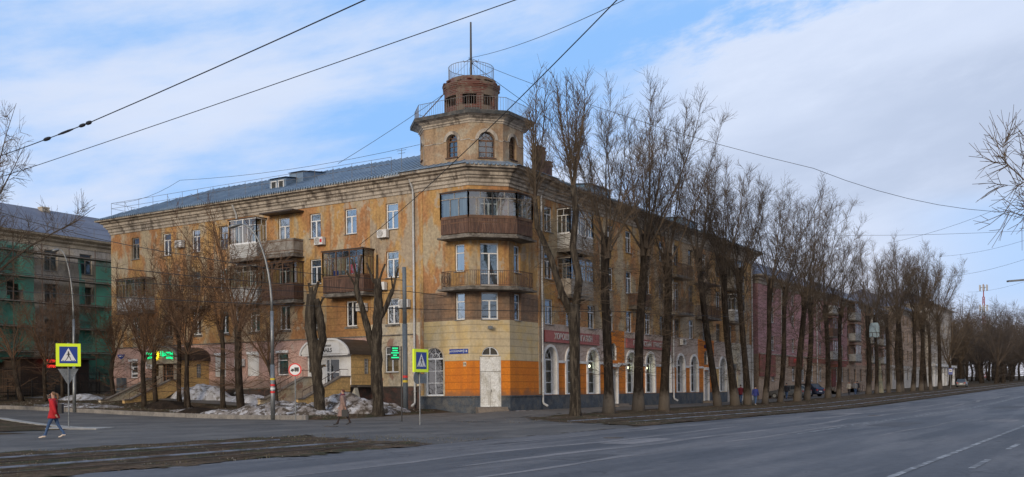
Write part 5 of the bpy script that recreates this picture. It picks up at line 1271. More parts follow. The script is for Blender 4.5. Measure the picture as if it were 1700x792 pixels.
for zz in (5, 7.2, 9.4, 11.6, 13.8): q.tube([(-40, 47.6, zz), (12, 47.6, zz)], .03, 5, iron); q.box(-40, 12, 47.5, 48.6, zz-.12, zz-.07, greywood)
q.build('scaffold', None, net_b)
roof_rail([(-40, 48.4, 15.7), (19, 48.4, 15.7)], 1.0, railmat, net_b, 1.9)
# dark shop porch with a red sign under the net
q = MB(); q.box(-3.6, 3.0, 45.6, 48.9, 1.1, 4.2, brownsheet); q.box(-1.2, .6, 45.5, 45.6, 1.2, 3.6, darkroom); q.box(-4, 3.4, 45.2, 49, 4.2, 4.35, brownsheet); q.build('shop_porch', None, net_b)
s = thing('shop_sign', 'glowing red lettering behind the trees at the far left', 'shop sign', (-1.3, 45.4, 3.8))
text('lettering', 'ЦЕНТР', .32, red_e, s, (-1.2, 45.1, 4.0), (1,0,0), (0,0,1), .02); text('lettering', 'ОБУВИ', .32, red_e, s, (-1.2, 45.1, 3.55), (1,0,0), (0,0,1), .02)
# right-hand street front beyond the corner building
pinkB = simple_block('pink_building', 'pink four-storey block beyond the corner building on the long street', 54.6, 95.5, .3, 13, 0.0, 13.6, pink_b, tan, 4.9, [60, 64, 68.2, 72.4, 76.6, 80.8, 85, 89.2, 92.6], [(1.9, 2.0, 1.3, 'T'), (5.4, 1.7, 1.3, 'T'), (8.6, 1.8, 1.3, 'T'), (11.1, 1.8, 1.3, 'T')], roofd, 17.5, pvc)
q = MB()
q.box(54.7, 60.5, .16, .29, 2.4, 4.9, redbr); q.box(66, 72, .17, .29, 3.7, 4.85, redbr); q.box(74, 95.3, .18, .29, 4.3, 5.1, redbr); q.box(54.8, 95.2, .12, .29, 4.88, 5.0, cornm)
q.build('wall_panel', None, pinkB)
text('shop_lettering', 'АПТЕКА', .7, redp, pinkB, (69, .1, 4.3), (1,0,0), (0,0,1), .03)
for x in (63, 78.5): q = MB(); q.tube([(x, .15, .1), (x, .15, 13.2)], .08, 6, pipew); q.build('downpipe', None, pinkB)
def block_balcony(G, x0, x1, yf, z, mat, roofz=None):
    q = MB(); q.box(x0, x1, yf-1.05, yf-.01, z-.18, z, concrete); bl = q.build('balcony', None, G)
    q = MB(); q.box(x0, x1, yf-1.05, yf-1.0, z+.01, z+1.05, mat); q.box(x0, x0+.05, yf-.99, yf-.02, z+.01, z+1.05, mat); q.box(x1-.05, x1, yf-.99, yf-.02, z+.01, z+1.05, mat); q.build('parapet', None, bl)
    if roofz:
        q = MB()
        for k in range(5): xx = x0+.04+(x1-x0-.08)*k/4; q.beam((xx, yf-1.02, z+1.06), (xx, yf-1.02, roofz), .07, .07, oldwood)
        q.box(x0, x1, yf-1.06, yf-.02, roofz, roofz+.08, oldwood); q.build('glazing_frame', None, bl); q = MB(); q.poly([(x0+.05, yf-1.02, z+1.06), (x1-.05, yf-1.02, z+1.06), (x1-.05, yf-1.02, roofz), (x0+.05, yf-1.02, roofz)]); q.build('pane', glassbal, bl)
for x in (85,):
    for z in (4.9, 8.0, 11.1): block_balcony(pinkB, x-1.9, x+1.9, .3, z, whitesid if z != 8.0 else planks, z+2.5)
salB = simple_block('salmon_building', 'salmon and tan block with white balconies, third along the street', 97.5, 126, 1.2, 13, .4, 14.0, salmon, tan, 4.5, [100, 104, 108, 112, 116, 120, 124], [(2.0, 1.9, 1.3, 'T'), (5.4, 1.8, 1.3, 'T'), (8.5, 1.8, 1.3, 'T'), (11.5, 1.6, 1.3, 'T')], roofd, 17.8, greywood)
for x in (102, 114, 122):
    for z in (5.0, 8.1, 11.2): block_balcony(salB, x-1.9, x+1.9, 1.2, z, whitesid if (x+z) % 2 else palewall, z+2.4)
tanB = simple_block('tan_building', 'sandy block half hidden by poplars, fourth along the street', 128.5, 160, .5, 13, .8, 15.0, tan, palewall, 4.9, [131+4*k for k in range(7)], [(2.4, 1.9, 1.3, 'T'), (6.0, 1.8, 1.3, 'T'), (9.2, 1.8, 1.3, 'T'), (12.2, 1.6, 1.3, 'T')], roofd, 19, greywood)
palB = simple_block('pale_building', 'pale block with white columns at the end of the tree row', 163, 192, 0, 14, 1.2, 18.0, palewall, whitet, 5.0, [166+4*k for k in range(7)], [(2.4, 2.2, 1.4, 'T'), (6.2, 1.9, 1.3, 'T'), (9.6, 1.9, 1.3, 'T'), (12.8, 1.9, 1.3, 'T')], roofd, 22, greywood)
q = MB()
for k in range(8): q.tube([(164+3.7*k, -.7, 1), (164+3.7*k, -.7, 5.2)], .32, 10, whitet)
q.box(163, 192, -1.2, -.02, 5.2, 5.7, whitet); q.build('colonnade', None, palB)
farB = simple_block('far_hall', 'long low pale hall seen under the far trees', 258, 330, 14, 16, 2.4, 9.0, palewall, grimy, 4.0, [262+6*k for k in range(11)], [(3.4, 3.6, 2.2, 'T')], roofd, 11.5, pvc)
# small steps with railings outside the farther shops
def iron_steps(x, y, zb, label, n=6, w=1.6, mat=None):
    mat = mat or stairc; s = thing('entrance_steps', label, 'steps', (x, y, zb)); q = MB()
    for k in range(n): q.box(x-w/2, x+w/2, y-.3*(k+1), y, zb-.3, zb+.17*(n-k), mat)
    q.build('flight', None, s); q = MB()
    for sx in (-w/2, w/2):
        for k in range(n+1): q.beam((x+sx, y-.3*k, zb+.17*(n-k)), (x+sx, y-.3*k, zb+.17*(n-k)+.95), .03, .03, iron)
        q.beam((x+sx, y, zb+.17*n+.95), (x+sx, y-.3*n, zb+.95), .04, .04, iron); q.beam((x+sx, y, zb+.17*n+.5), (x+sx, y-.3*n, zb+.5), .03, .03, iron)
    q.build('railing', None, s)
iron_steps(84.5, .2, .15, 'iron-railed steps at the maroon door of the pink building'); iron_steps(101, 1.1, .3, 'iron-railed steps between poplars at the salmon building')
q = MB(); q.box(86.2, 88.0, .1, .28, 1.2, 3.6, M('maroon_door', (.16,.035,.04), fine=.1)); q.box(85.6, 88.6, -1.2, .28, 3.9, 4.3, redbr); q.build('door', None, pinkB)
# ------------------------------------------------------------------ metal fence and gate at the far left
def fence(x0, x1, y, zb, h, label, post=2.4):
    s = thing('metal_fence', label, 'fence', ((x0+x1)/2, y, zb)); q = MB(); n = int((x1-x0)/.14)
    for k in range(n+1): x = x0+(x1-x0)*k/n; q.box(x-.012, x+.012, y-.012, y+.012, H(x, y), zb+h, black)
    q.box(x0, x1, y-.02, y+.02, zb+.25, zb+.30, black); q.box(x0, x1, y-.02, y+.02, zb+h-.2, zb+h-.15, black); q.build('bars', None, s)
    x = x0
    while x <= x1+.01: q = MB(); q.box(x-.05, x+.05, y-.05, y+.05, H(x, y)-.1, zb+h+.12, black); q.build('post', None, s); x += (x1-x0)/max(1, round((x1-x0)/post))
    return s
zf = H(-2, 43)
fence(-9.6, -6.2, 42.0, zf, 2.3, 'tall black metal gate with a paper notice, far left', 3.4); fence(-6.0, 2.6, 43.6, zf, 1.25, 'low black railing behind the leaning tree'); fence(-.6, 6.0, 42.2, zf, 2.0, 'black railing with vertical bars beside the far-left end of the ochre building')
s = thing('notice', 'white notice with a red line hung on the black gate', 'notice', (-8.3, 41.9, zf+1.6)); q = MB(); q.box(-8.75, -8.15, 41.93, 41.95, zf+1.45, zf+1.85, whites); q.box(-8.7, -8.2, 41.924, 41.93, zf+1.70, zf+1.78, redp); q.box(-8.45, -7.95, 41.955, 41.97, zf+1.75, zf+2.1, whites); q.build('sheet', None, s)
s = thing('advert_pillar', 'brown boarded stand with a blue top at the left edge of the view', 'advert stand', (-11.2, 41, H(-11,41))); q = MB(); z = H(-11, 41); q.box(-12.4, -9.9, 40.8, 41.1, z, z+2.7, planks); q.box(-12.5, -9.8, 40.75, 41.15, z+2.7, z+2.85, greywood); q.build('boards', None, s); q = MB(); q.box(-12.3, -10.2, 40.85, 41.05, z+2.86, z+3.7, bluesign); q.build('top_panel', None, s)
# ------------------------------------------------------------------ trees
def branch(b, p, d, L_, r, rng_, n=4, bend=.12, up=.1, sides=3, tip=.35):
    pts = [p.copy()]; rr_ = [r]; d = d.normalized(); q = p.copy()
    for i in range(n):
        d = (d + Vector((rng_.uniform(-1,1), rng_.uniform(-1,1), rng_.uniform(-1,1)))*bend + Vector((0,0,up))).normalized(); q = q + d*(L_/n); pts.append(q.copy()); rr_.append(r*(1-(1-tip)*(i+1)/n))
    b.tube(pts, rr_, sides, None, cap=False); return pts, rr_, d
def perp(d, rng_):
    a = d.orthogonal().normalized(); c = d.cross(a); t = rng_.uniform(0, 2*math.pi); return a*math.cos(t)+c*math.sin(t)
def poplar_mesh(seed, h=22, fork=11.5, r0=.38, limbs=9, spread=.24, lean=.0, side=105):
    g = random.Random(seed); t = MB(); c = MB()
    pts = []; rr_ = []; n = 11; lx, ly = g.uniform(.3,1)*lean, g.uniform(-1,1)*lean; q = Vector((0,0,-.5)); ph = g.uniform(0, 6)
    for i in range(n+1):
        f = i/n; z = -.5+(fork+.5)*f
        pts.append(Vector((lx*f*fork*.1+.26*math.sin(f*5+ph)*f, ly*f*fork*.1+.22*math.cos(f*4+ph)*f, z))); rr_.append(r0*(1.45 if i == 0 else 1.16 if i == 1 else 1.0-.26*f)*(1+g.uniform(-.08, .08)))
    rr_[-1] *= 1.35; rr_[-2] *= 1.22
    t.tube(pts, rr_, 12, None); t.sm = True
    top = pts[-1]
    for i in range(limbs+2):
        low = i >= limbs
        a = 2*math.pi*(i+g.uniform(-.3,.3))/limbs; sp_ = spread*g.uniform(.45, 1.35) if i else .03
        if low: sp_ = spread*g.uniform(1.3, 2.0)
        d = Vector((math.cos(a)*sp_*2.3, math.sin(a)*sp_*2.3, 1)); st = top + Vector((math.cos(a), math.sin(a), 0))*r0*.7 + Vector((0,0,g.uniform(-1.0, .1)))
        if low: st = pts[g.randrange(n-5, n-1)]
        L_ = (h-fork)*g.uniform(.72, 1.02)*(.62 if low else 1); P, R_, dd = branch(c, st, d, L_, g.uniform(.045,.068)*(.7 if low else 1), g, 9, .062, .085, 5, .10)
        if not low: c.tube([st-Vector((0,0,.5)), st, P[1]], [.13, .10, .055], 6)
        for k in range(24):
            f = .12+.86*k/24+g.uniform(-.02,.02); idx = min(8, int(f*9)); fr = f*9-idx; p = P[idx].lerp(P[idx+1], fr); ax = (P[idx+1]-P[idx]).normalized()
            d2 = ax*1.0 + perp(ax, g)*g.uniform(.5, 1.1); L2 = (1-f*.55)*g.uniform(1.0, 2.8); P2, R2, _ = branch(c, p, d2, L2, .018*(1.25-f*.7), g, 5, .22, .12, 3, .35)
            for m_ in range(10):
                f2 = g.uniform(.12, .98); i2 = min(4, int(f2*5)); p3 = P2[i2].lerp(P2[i2+1], f2*5-i2); a2 = (P2[i2+1]-P2[i2]).normalized()
                P3, R3, _ = branch(c, p3, a2+perp(a2, g)*g.uniform(.5, 1.1), g.uniform(.35, 1.15), .0085, g, 2, .15, .12, 3, .6)
                if m_ % 2 == 0: branch(c, P3[1], (P3[1]-P3[0]).normalized()+perp(a2, g)*.7, g.uniform(.2,.5), .007, g, 1, .1, .1, 3, .6)
    for k in range(side):       # fine shoots all the way up the stem
        f = g.uniform(.14, 1.0)**.8; i2 = min(n-1, int(f*n)); p = pts[i2].lerp(pts[i2+1], f*n-i2); a = g.uniform(0, 6.283); d = Vector((math.cos(a), math.sin(a), g.uniform(-.25, .45)))
        P2, R2, _ = branch(c, p, d, g.uniform(.7, 2.8), .010, g, 5, .16, -.015, 3, .45)
        for m_ in range(7):
            i3 = g.randrange(1, 5); branch(c, P2[i3], (P2[i3+1]-P2[i3]).normalized()+perp(d, g)*.7, g.uniform(.3, 1.1), .008, g, 2, .18, .0, 3, .6)
    return t.mesh('trunk', barkw), c.mesh('crown', twig)
def vase_mesh(seed, h=12, fork=4.2, r0=.24, limbs=7, spread=.55, tw=twigr, dens=1.0, stems=1):
    g = random.Random(seed); t = MB(); c = MB(); tops = []
    for s_ in range(stems):
        n = 6; pts = []; rr_ = []; a0 = g.uniform(0, 6.28); ph = g.uniform(0, 6); off = Vector((math.cos(a0), math.sin(a0), 0))*(.25 if stems > 1 else 0); ln = .14 if stems > 1 else .06
        for i in range(n+1):
            f = i/n; pts.append(off + Vector((math.cos(a0)*ln*fork*f*f+.1*math.sin(f*5+ph), math.sin(a0)*ln*fork*f*f+.1*math.cos(f*4+ph), -.4+(fork+.4)*f))); rr_.append(r0*(1.3 if i == 0 else 1.06-.25*f)*(.8 if stems > 1 else 1))
        t.tube(pts, rr_, 10, None); tops.append((pts[-1], pts))
    t.sm = True
    for top, pts in tops:
        for i in range(limbs):
            a = 2*math.pi*(i+g.uniform(-.35,.35))/limbs; sp_ = spread*g.uniform(.3, 1.2); d = Vector((math.cos(a)*sp_, math.sin(a)*sp_, 1)); L_ = (h-fork)*g.uniform(.65, 1.0)/math.sqrt(1+sp_*sp_*.6)
            P, R_, dd = branch(c, top+Vector((0,0,g.uniform(-.8,0))), d, L_, r0*g.uniform(.24,.38), g, 7, .17, .05, 5, .12)
            for k in range(int(15*dens)):
                f = .12+.84*k/(15*dens); idx = min(6, int(f*7)); p = P[idx].lerp(P[idx+1], f*7-idx); ax = (P[idx+1]-P[idx]).normalized()
                P2, R2, _ = branch(c, p, ax+perp(ax, g)*g.uniform(.7,1.7), (1-f*.6)*g.uniform(.8, 2.5), .020*(1.2-f), g, 4, .26, .04, 3, .4)
                for m_ in range(int(6*dens+.5)):
                    i2 = g.randrange(0, 4); p3 = P2[i2].lerp(P2[i2+1], g.random()); a2 = (P2[i2+1]-P2[i2]).normalized()
                    P3, R3, _ = branch(c, p3, a2+perp(a2, g)*g.uniform(.6, 1.2), g.uniform(.3, 1.1), .0105, g, 2, .22, .03, 3, .6)
                    branch(c, P3[1], (P3[1]-P3[0]).normalized()+perp(a2, g)*.8, g.uniform(.2, .55), .0085, g, 1, .1, 0, 3, .6)
    for k in range(30):
        pts = tops[k % len(tops)][1]; i2 = g.randrange(2, 6); a = g.uniform(0, 6.28); P2, R2, _ = branch(c, pts[i2], Vector((math.cos(a), math.sin(a), g.uniform(-.1,.7))), g.uniform(.6, 2.2), .015, g, 4, .2, -.01, 3, .5)
        for m_ in range(4): i3 = g.randrange(1, 4); branch(c, P2[i3], (P2[i3+1]-P2[i3]).normalized()+perp(Vector((0,0,1)), g)*.7, g.uniform(.3, .8), .009, g, 2, .18, .0, 3, .6)
    return t.mesh('trunk', bark), c.mesh('crown', tw)
def place_tree(name, meshes, x, y, rz, sc, label, group, z=None, tilt=(0,0), sz=None):
    zz = H(x, y) if z is None else z; T = thing(name, label, 'tree', (x, y, zz), group)
    T.rotation_euler = (tilt[0], tilt[1], rz); T.scale = (sc, sc, sz or sc)
    for nm, me in zip(('trunk', 'crown'), meshes): o = bpy.data.objects.new(nm, me); COL.objects.link(o); o.parent = T
    return T
PM = [poplar_mesh(71, 22, 12.6, .31, 9, .24, 1.0), poplar_mesh(83, 22, 11.8, .27, 7, .30, .5), poplar_mesh(11, 22, 11.2, .34, 8, .20, .4), poplar_mesh(23, 22, 13.2, .30, 8, .24, .2), poplar_mesh(37, 22, 12.0, .33, 11, .26, .2), poplar_mesh(41, 22, 13.5, .29, 7, .20, .9), poplar_mesh(59, 22, 10.5, .29, 9, .28, .6)]
# nearest poplar: low fork, two leaning stems
def first_poplar():
    g = random.Random(5); t = MB(); c = MB()
    t.tube([(0,0,-.5), (0,0,.3), (.03,0,1.6), (-.03,.0,3.2), (0,0,4.8), (0,.05,6.0), (.0,0,6.6)], [.50,.36,.31,.31,.33,.38,.30], 14)
    Rv = Vector((.525, -.851, 0)); stems = []
    for pts, rr_ in (([Vector((0,0,5.6)), -Rv*.75+Vector((0,0,7.3)), -Rv*1.35+Vector((0,0,9.3)), -Rv*2.15+Vector((0,0,11.2)), -Rv*2.25+Vector((0,0,12.8))], [.25,.21,.18,.16,.12]),
                     ([Vector((0,0,5.8)), Rv*.25+Vector((.1,0,8)), -Rv*.05+Vector((0,0,10)), Rv*.1+Vector((.1,0,12)), -Rv*.0+Vector((0,0,13.6))], [.27,.23,.21,.19,.20])):
        t.tube(pts, rr_, 10); stems.append(pts)
    t.sm = True
    for s_i, pts in enumerate(stems):
        top = pts[-1]
        for i in range(5 if s_i == 0 else 7):
            a = g.uniform(0, 6.28); sp_ = g.uniform(.05, .30); P, R_, dd = branch(c, top-Vector((0,0,g.uniform(0,.8))), Vector((math.cos(a)*sp_, math.sin(a)*sp_, 1)), g.uniform(5.5, 8.0), .065, g, 8, .06, .1, 5, .12)
            for k in range(24):
                f = .1+.86*k/24; idx = min(7, int(f*8)); p = P[idx].lerp(P[idx+1], f*8-idx); ax = (P[idx+1]-P[idx]).normalized()
                P2, R2, _ = branch(c, p, ax+perp(ax, g)*g.uniform(.4,.9), (1-f*.6)*g.uniform(1., 2.4), .022, g, 4, .13, .15, 3, .4)
                for m_ in range(6): i2 = g.randrange(0, 4); branch(c, P2[i2].lerp(P2[i2+1], g.random()), (P2[i2+1]-P2[i2]).normalized()+perp(ax, g)*.8, g.uniform(.3, .9), .0105, g, 2, .15, .1, 3, .6)
        for k in range(60):
            i2 = g.randrange(0, 4); p = pts[i2].lerp(pts[i2+1], g.random()); a = g.uniform(0, 6.28); P2, R2, _ = branch(c, p, Vector((math.cos(a), math.sin(a), g.uniform(-.2,.6))), g.uniform(.8, 2.8), .016, g, 4, .2, -.01, 3, .5)
            for m_ in range(4): i3 = g.randrange(1, 4); branch(c, P2[i3], (P2[i3+1]-P2[i3]).normalized()+perp(Vector((0,0,1)), g)*.7, g.uniform(.3, .9), .009, g, 2, .18, .0, 3, .6)
    return t.mesh('trunk', barkl), c.mesh('crown', twig)
GP = 'bare poplars in a row between the tram rails and the buildings'
place_tree('poplar_tree', first_poplar(), -2.0, -6.9, 0, 1.0, 'nearest poplar, low fork and two leaning stems, before the first red shop board', GP)
PT = [(3.07,-6.59,2,.97,'stout straight poplar just right of the first red shop board',22.0), (8.64,-6.09,1,1.04,'poplar in front of the left part of the second red shop board',23.6), (11.7,-6.7,2,1.0,'wide-crowned poplar over the right part of the second red shop board',23.2),
 (24.53,-6.0,3,1.0,'leaning poplar beside the far orange shop door panel',22.6), (27.9,-6.3,0,1.05,'poplar standing left of the pedestrian in the red jacket',23.4), (30.3,-6.55,4,.97,'thin poplar between the red and the blue jacketed pedestrians',22.2),
 (34.6,-6.7,3,1.0,'poplar right of the blue jacketed pedestrian, in front of the first parked car',22.4), (40.2,-6.4,1,.98,'poplar between the two parked cars, at the pink wall',22.0), (44.3,-6.9,0,1.02,'leaning poplar hiding the back of the second parked car',22.9), (49.2,-6.5,4,1.02,'last poplar of the leaning group before the pink shop entrance',22.6),
 (58.8,-6.2,2,.9,'thick poplar left of the pedestrian in the cream coat',20.6), (62.4,-6.4,3,.94,'crooked poplar directly beside the pedestrian in the cream coat',20.8), (80.2,-5.9,2,1.0,'poplar carrying the pale blue board',21.9), (84.5,-6.0,0,.95,'poplar just behind the one with the pale blue board',21.6)]
for x, y, k, sc, lb, top in PT:
    lean_ = .055 if 24 < x < 50 else .018*math.sin(x*1.7)
    k = {3.07: 4, 11.7: 2, 27.9: 0, 40.2: 1, 58.8: 4, 84.5: 1, 49.2: 6}.get(x, (k*3+int(x)) % 7)
    place_tree('poplar_tree', PM[k], x, y, (x*37) % 6.28, sc, lb, GP, sz=(top-1.9-H(x,y))/22.0, tilt=(lean_, lean_*.6))
extra = [(90.5,-6.4,1),(94.5,-7.0,2),(98.5,-6.6,4),(102.5,-7.4,0),(107,-7.8,2),(112,-8.4,1),(117,-6.8,3),(122,-8.2,4)]
for i, (x, y, k) in enumerate(extra):
    place_tree('poplar_tree', PM[k], x, y, i*1.3, 1.0, 'far poplar in the dense end of the row, past the pale blue board', 'far poplars at the dense end of the row', sz=(20.2+(i*7 % 5)*.6-H(x,y))/22)
# street trees on the left lawn
VM = [vase_mesh(3, 12, 4.4, .21, 8, .55, dens=.95), vase_mesh(8, 12, 3.6, .19, 9, .7, dens=.95), vase_mesh(15, 12, 5.0, .18, 7, .5, dens=.95), vase_mesh(21, 12, 3.8, .17, 6, .5, stems=2, dens=.95), vase_mesh(27, 9, 3.4, .17, 7, .75, dens=.95)]
GL = 'bare street trees on the lawn before the left wing'
VT = [(-8.4, 14.1, 0, 1.22, 'tall forked street tree left of the grey lamp post with the curved arm'), (-6.6, 17.6, 2, .98, 'straight dark tree in front of the left roller shutter'), (-8.9, 10.4, 4, .92, 'slim leaning tree directly beside the curved lamp post'),
 (-8.3, 19.2, 3, 1.08, 'twin-stemmed tree at the right side of the flower porch'), (-5.9, 22.8, 2, .95, 'thin tree between the flower porch and the yellow porch wall'), (-9.0, 23.0, 1, .92, 'tree before the ramp of the flower porch, growing from dark soil'), (-6.6, 24.6, 0, .82, 'forked tree behind the dark soil heap at the flower porch'),
 (-5.6, 30.8, 4, 1.05, 'short tree with a swollen head at the far-left corner of the ochre building'), (-7.9, 35.8, 1, .88, 'tree behind the crossing sign on the left'), (-7.6, 39.2, 0, .95, 'leaning tree by the black gate'), (-5.0, 37.6, 2, .86, 'dark upright tree just right of the tall left lamp pole')]
for i, (x, y, k, sc, lb) in enumerate(VT):
    tl = (.0, .0)
    if 'by the black gate' in lb: tl = (-.38, .12)
    if 'slim leaning' in lb: tl = (.10, -.05)
    place_tree('street_tree', VM[k], x, y, i*2.1, sc, lb, GL, tilt=tl, sz=sc*(1.08 if 8 < y < 26 else 1.0))
# two heavily lopped trees by the NAILS porch
def lopped(pts_list, stubs, seed):
    g = random.Random(seed); t = MB(); c = MB(); cap = MB()
    for pts, rr_ in pts_list:
        pp = []; r2 = []
        for (a, ra), (b_, rb) in zip(zip(pts[:-1], rr_[:-1]), zip(pts[1:], rr_[1:])):
            a = Vector(a); b_ = Vector(b_)
            for k in range(4): f = k/4; pp.append(a.lerp(b_, f)+Vector((g.uniform(-1,1), g.uniform(-1,1), 0))*ra*.10); r2.append((ra+(rb-ra)*f)*g.uniform(.9, 1.12))
        pp.append(Vector(pts[-1])); r2.append(rr_[-1]); t.tube(pp, r2, 12)
    t.sm = True
    for p, d, L_, r in stubs:
        p = Vector(p); d = Vector(d).normalized(); q2 = p+d*L_; c.tube([p, p+d*L_*.5+Vector((0,0,.05)), q2], [r, r*.85, r*.75], 7); cap.tube([q2-d*.01, q2+d*.02], r*.78, 7, cutw)
        for k in range(2):
            branch(c, q2-d*.1, d+perp(d, g)*.5, g.uniform(.4, 1.0), .012, g, 2, .1, .1)
    return t, c, cap
def lop_tree(x, y, pl, st, label, z=None):
    T = thing('lopped_tree', label, 'tree', (x, y, H(x, y) if z is None else z), 'lopped trees at the street corner')
    t, c, cap = lopped(pl, st, int(abs(x*10)))
    for nm, mbb, mt in (('trunk', t, barkl), ('crown', c, barkl), ('cut_end', cap, cutw)):
        o = bpy.data.objects.new(nm, mbb.mesh(nm, mt)); COL.objects.link(o); o.parent = T
Rv = Vector((.525, -.851, 0)); 
def rv(r_, z, f=0): return tuple(Rv*r_+Vector((.85,.52,0))*f+Vector((0,0,z)))
lop_tree(-8.85, 6.9, [([rv(0,-.5), rv(0,.4), rv(-.15,2.5), rv(-.35,4.3), rv(-.55,5.6), rv(-.45,7.3)], [.44,.34,.31,.37,.33,.28]), ([rv(-.15,3.2), rv(.22,4.6), rv(.05,6.0), rv(-.15,7.0)], [.24,.26,.24,.18])],
    [(rv(-.45,7.2), rv(-.2,1), .8, .11), (rv(-.3,7.2), rv(.35,1), .9, .12), (rv(-.45,7.2), (0,0,1), .55, .14), (rv(.05,6.6), rv(.5,1), .6, .08), (rv(.12,2.9), rv(1,.3), .25, .09), (rv(-.1,3.9), rv(-.8,.5), .3, .08)], 'thick lopped trunk standing in front of the NAILS porch', z=-.3)
lop_tree(-7.0, 3.9, [([rv(0,-.4), rv(.0,.5), rv(-.08,2.8), rv(-.05,5.0), rv(.1,6.8), rv(.02,8.2)], [.46,.35,.32,.30,.27,.22]), ([rv(-.05,3.6), rv(-.45,4.6), rv(-.85,6.3), rv(-1.25,7.6), rv(-1.2,8.3)], [.23,.20,.19,.16,.14]), ([rv(.05,5.6), rv(.55,6.6), rv(.95,7.6)], [.16,.15,.12])],
    [(rv(-1.2,8.2), rv(-.25,1), 1.3, .08), (rv(-1.15,8.2), rv(.15,1), 1.5, .09), (rv(-1.25,7.7), rv(-.6,1), 1.2, .07), (rv(-.2,8.0), rv(-.35,1), 1.3, .08), (rv(.0,8.2), rv(.02,1), 1.5, .09), (rv(.1,8.0), rv(.35,1), 1.2, .08), (rv(.95,7.5), rv(.25,1), 1.4, .08), (rv(.95,7.5), rv(-.1,1), .9, .06), (rv(-.05,4.2), rv(.8,.4), .2, .08), (rv(.1,5.9), rv(-.9,.4), .2, .07)], 'lopped tree with pale cut stubs beside the cream wall, right of the NAILS porch')
# big trees reaching into the frame from both sides, and the far avenue
big = vase_mesh(77, 17, 4.5, .32, 15, 1.05, twig, 1.7)
place_tree('roadside_tree', big, -17.9, 30.6, .6, 1.12, 'tall bare tree leaning into the upper left corner', 'tall trees at the picture edges', sz=1.6)
big2 = vase_mesh(78, 14, 3.2, .22, 15, 1.75, twig, 1.9)
place_tree('roadside_tree', big2, -16.0, -36.4, 4.2, 1.05, 'tall bare tree reaching in from the right edge across the road', 'tall trees at the picture edges', sz=1.4)
twigd = M('dark_far_twig', (.085,.062,.045), (.06,.045,.035), scale=.5)
g5 = random.Random(31); FT = []
ft_l = 'distant bare tree in the dark avenue at the end of the street'
fm_ = [vase_mesh(91, 15, 3.8, .25, 9, .6, twig, 1.25), vase_mesh(95, 14, 3.2, .24, 10, .75, twigd, 1.25)]
fm_ += [vase_mesh(99, 15, 3.4, .25, 9, .7, twigd, 1.2)]
for i in range(90):
    x = 180 + i*2.5 + g5.uniform(-3, 3); lo_y = -8.5 if x > 205 else -3; y = g5.choice([lo_y, lo_y+5, 4, 11, 18, 26])+g5.uniform(-2, 2)
    place_tree('avenue_tree', fm_[i % 3], x, y, g5.uniform(0, 6), g5.uniform(1.35, 1.8), ft_l, 'trees of the distant avenue')
# a few at the back of the left lawn
for x, y, k, sc, lb in ((-14, 44, 1, .9, 'bare tree at the far left edge behind the boarded stand'), (2.5, 40.5, 4, .9, 'small bare tree by the railing between the two left buildings')):
    place_tree('street_tree', VM[k], x, y, x, sc, lb, GL)
# ------------------------------------------------------------------ snow and soil heaps
def mound(name, x, y, rx, ry, h, rot, mat, label, cat, group, seed, flat=.0, cell=.16):
    b = MB(); c_, s_ = math.cos(rot), math.sin(rot); nx = int(2*rx/cell); ny = int(2*ry/cell); ids = {}
    z0 = H(x, y)
    for i in range(nx+1):
        for j in range(ny+1):
            u = -rx+2*rx*i/nx; v = -ry+2*ry*j/ny; r2 = math.sqrt((u/rx)**2+(v/ry)**2); X = x+u*c_-v*s_; Y = y+u*s_+v*c_
            n_ = mnoise.noise(Vector((X*.9, Y*.9, seed)))*.55+mnoise.noise(Vector((X*2.1, Y*2.1, seed+3)))*.22+mnoise.noise(Vector((X*6, Y*6, seed+7)))*.05
            k = max(0, 1-r2**2)**(1.0); hh = h*k*(.85+.6*n_) + .14*n_*k - .05 - .12*max(0, r2-.9)*10*.3
            if r2 < 1.08: ids[(i, j)] = len(b.v); b.v.append((X, Y, H(X, Y)+hh))
    for i in range(nx):
        for j in range(ny):
            q4 = [(i,j),(i+1,j),(i+1,j+1),(i,j+1)]
            if all(k in ids for k in q4): b.f.append(tuple(ids[k] for k in q4)); b.m.append(0)
    b.sm = True; return tag(b.build(name, mat, base=(x, y, z0)), label, cat, group)
GS = 'dirty snow heaps left along the building'
mound('snow_heap', -9.2, 9.8, 4.2, 2.0, .95, rad(100), snow, 'dirty snow heap between the curved lamp post and the NAILS stair', 'snow heap', GS, 1)
mound('snow_heap', -6.3, 7.0, 3.4, 1.9, 1.3, rad(110), snow, 'big crusted snow heap behind the woman in the beige coat', 'snow heap', GS, 2)
mound('snow_heap', -3.6, 6.6, 2.6, 1.0, .75, rad(90), snow, 'grey snow ridge against the dark plinth right of the NAILS porch', 'snow heap', GS, 3)
mound('snow_heap', -2.6, 24.4, 3.0, 1.5, 1.35, rad(95), snowc, 'cleaner snow heap under the yellow wall of the flower porch', 'snow heap', GS, 4)
mound('snow_heap', -2.4, 19.0, 3.6, 1.2, .65, rad(90), snowc, 'long low snow bank below the roller shutters', 'snow heap', GS, 5)
mound('snow_heap', -5.6, 34.6, 2.6, 1.3, .45, rad(90), snowc, 'flat snow patch behind the crossing sign', 'snow heap', GS, 6)
mound('snow_heap', -9.9, 28.8, 5.5, 1.2, .22, rad(92), snow, 'thin strip of melting snow along the kerb left of the ramp', 'snow heap', GS, 7)
mound('snow_heap', -10.2, 13.6, 2.2, .8, .35, rad(95), snow, 'small dirty snow ridge by the kerb left of the curved lamp post', 'snow heap', GS, 8)
mound('snow_heap', -9.6, 17.4, 2.0, 1.0, .25, rad(95), snow, 'thin snow crust among the soil heaps', 'snow heap', GS, 12)
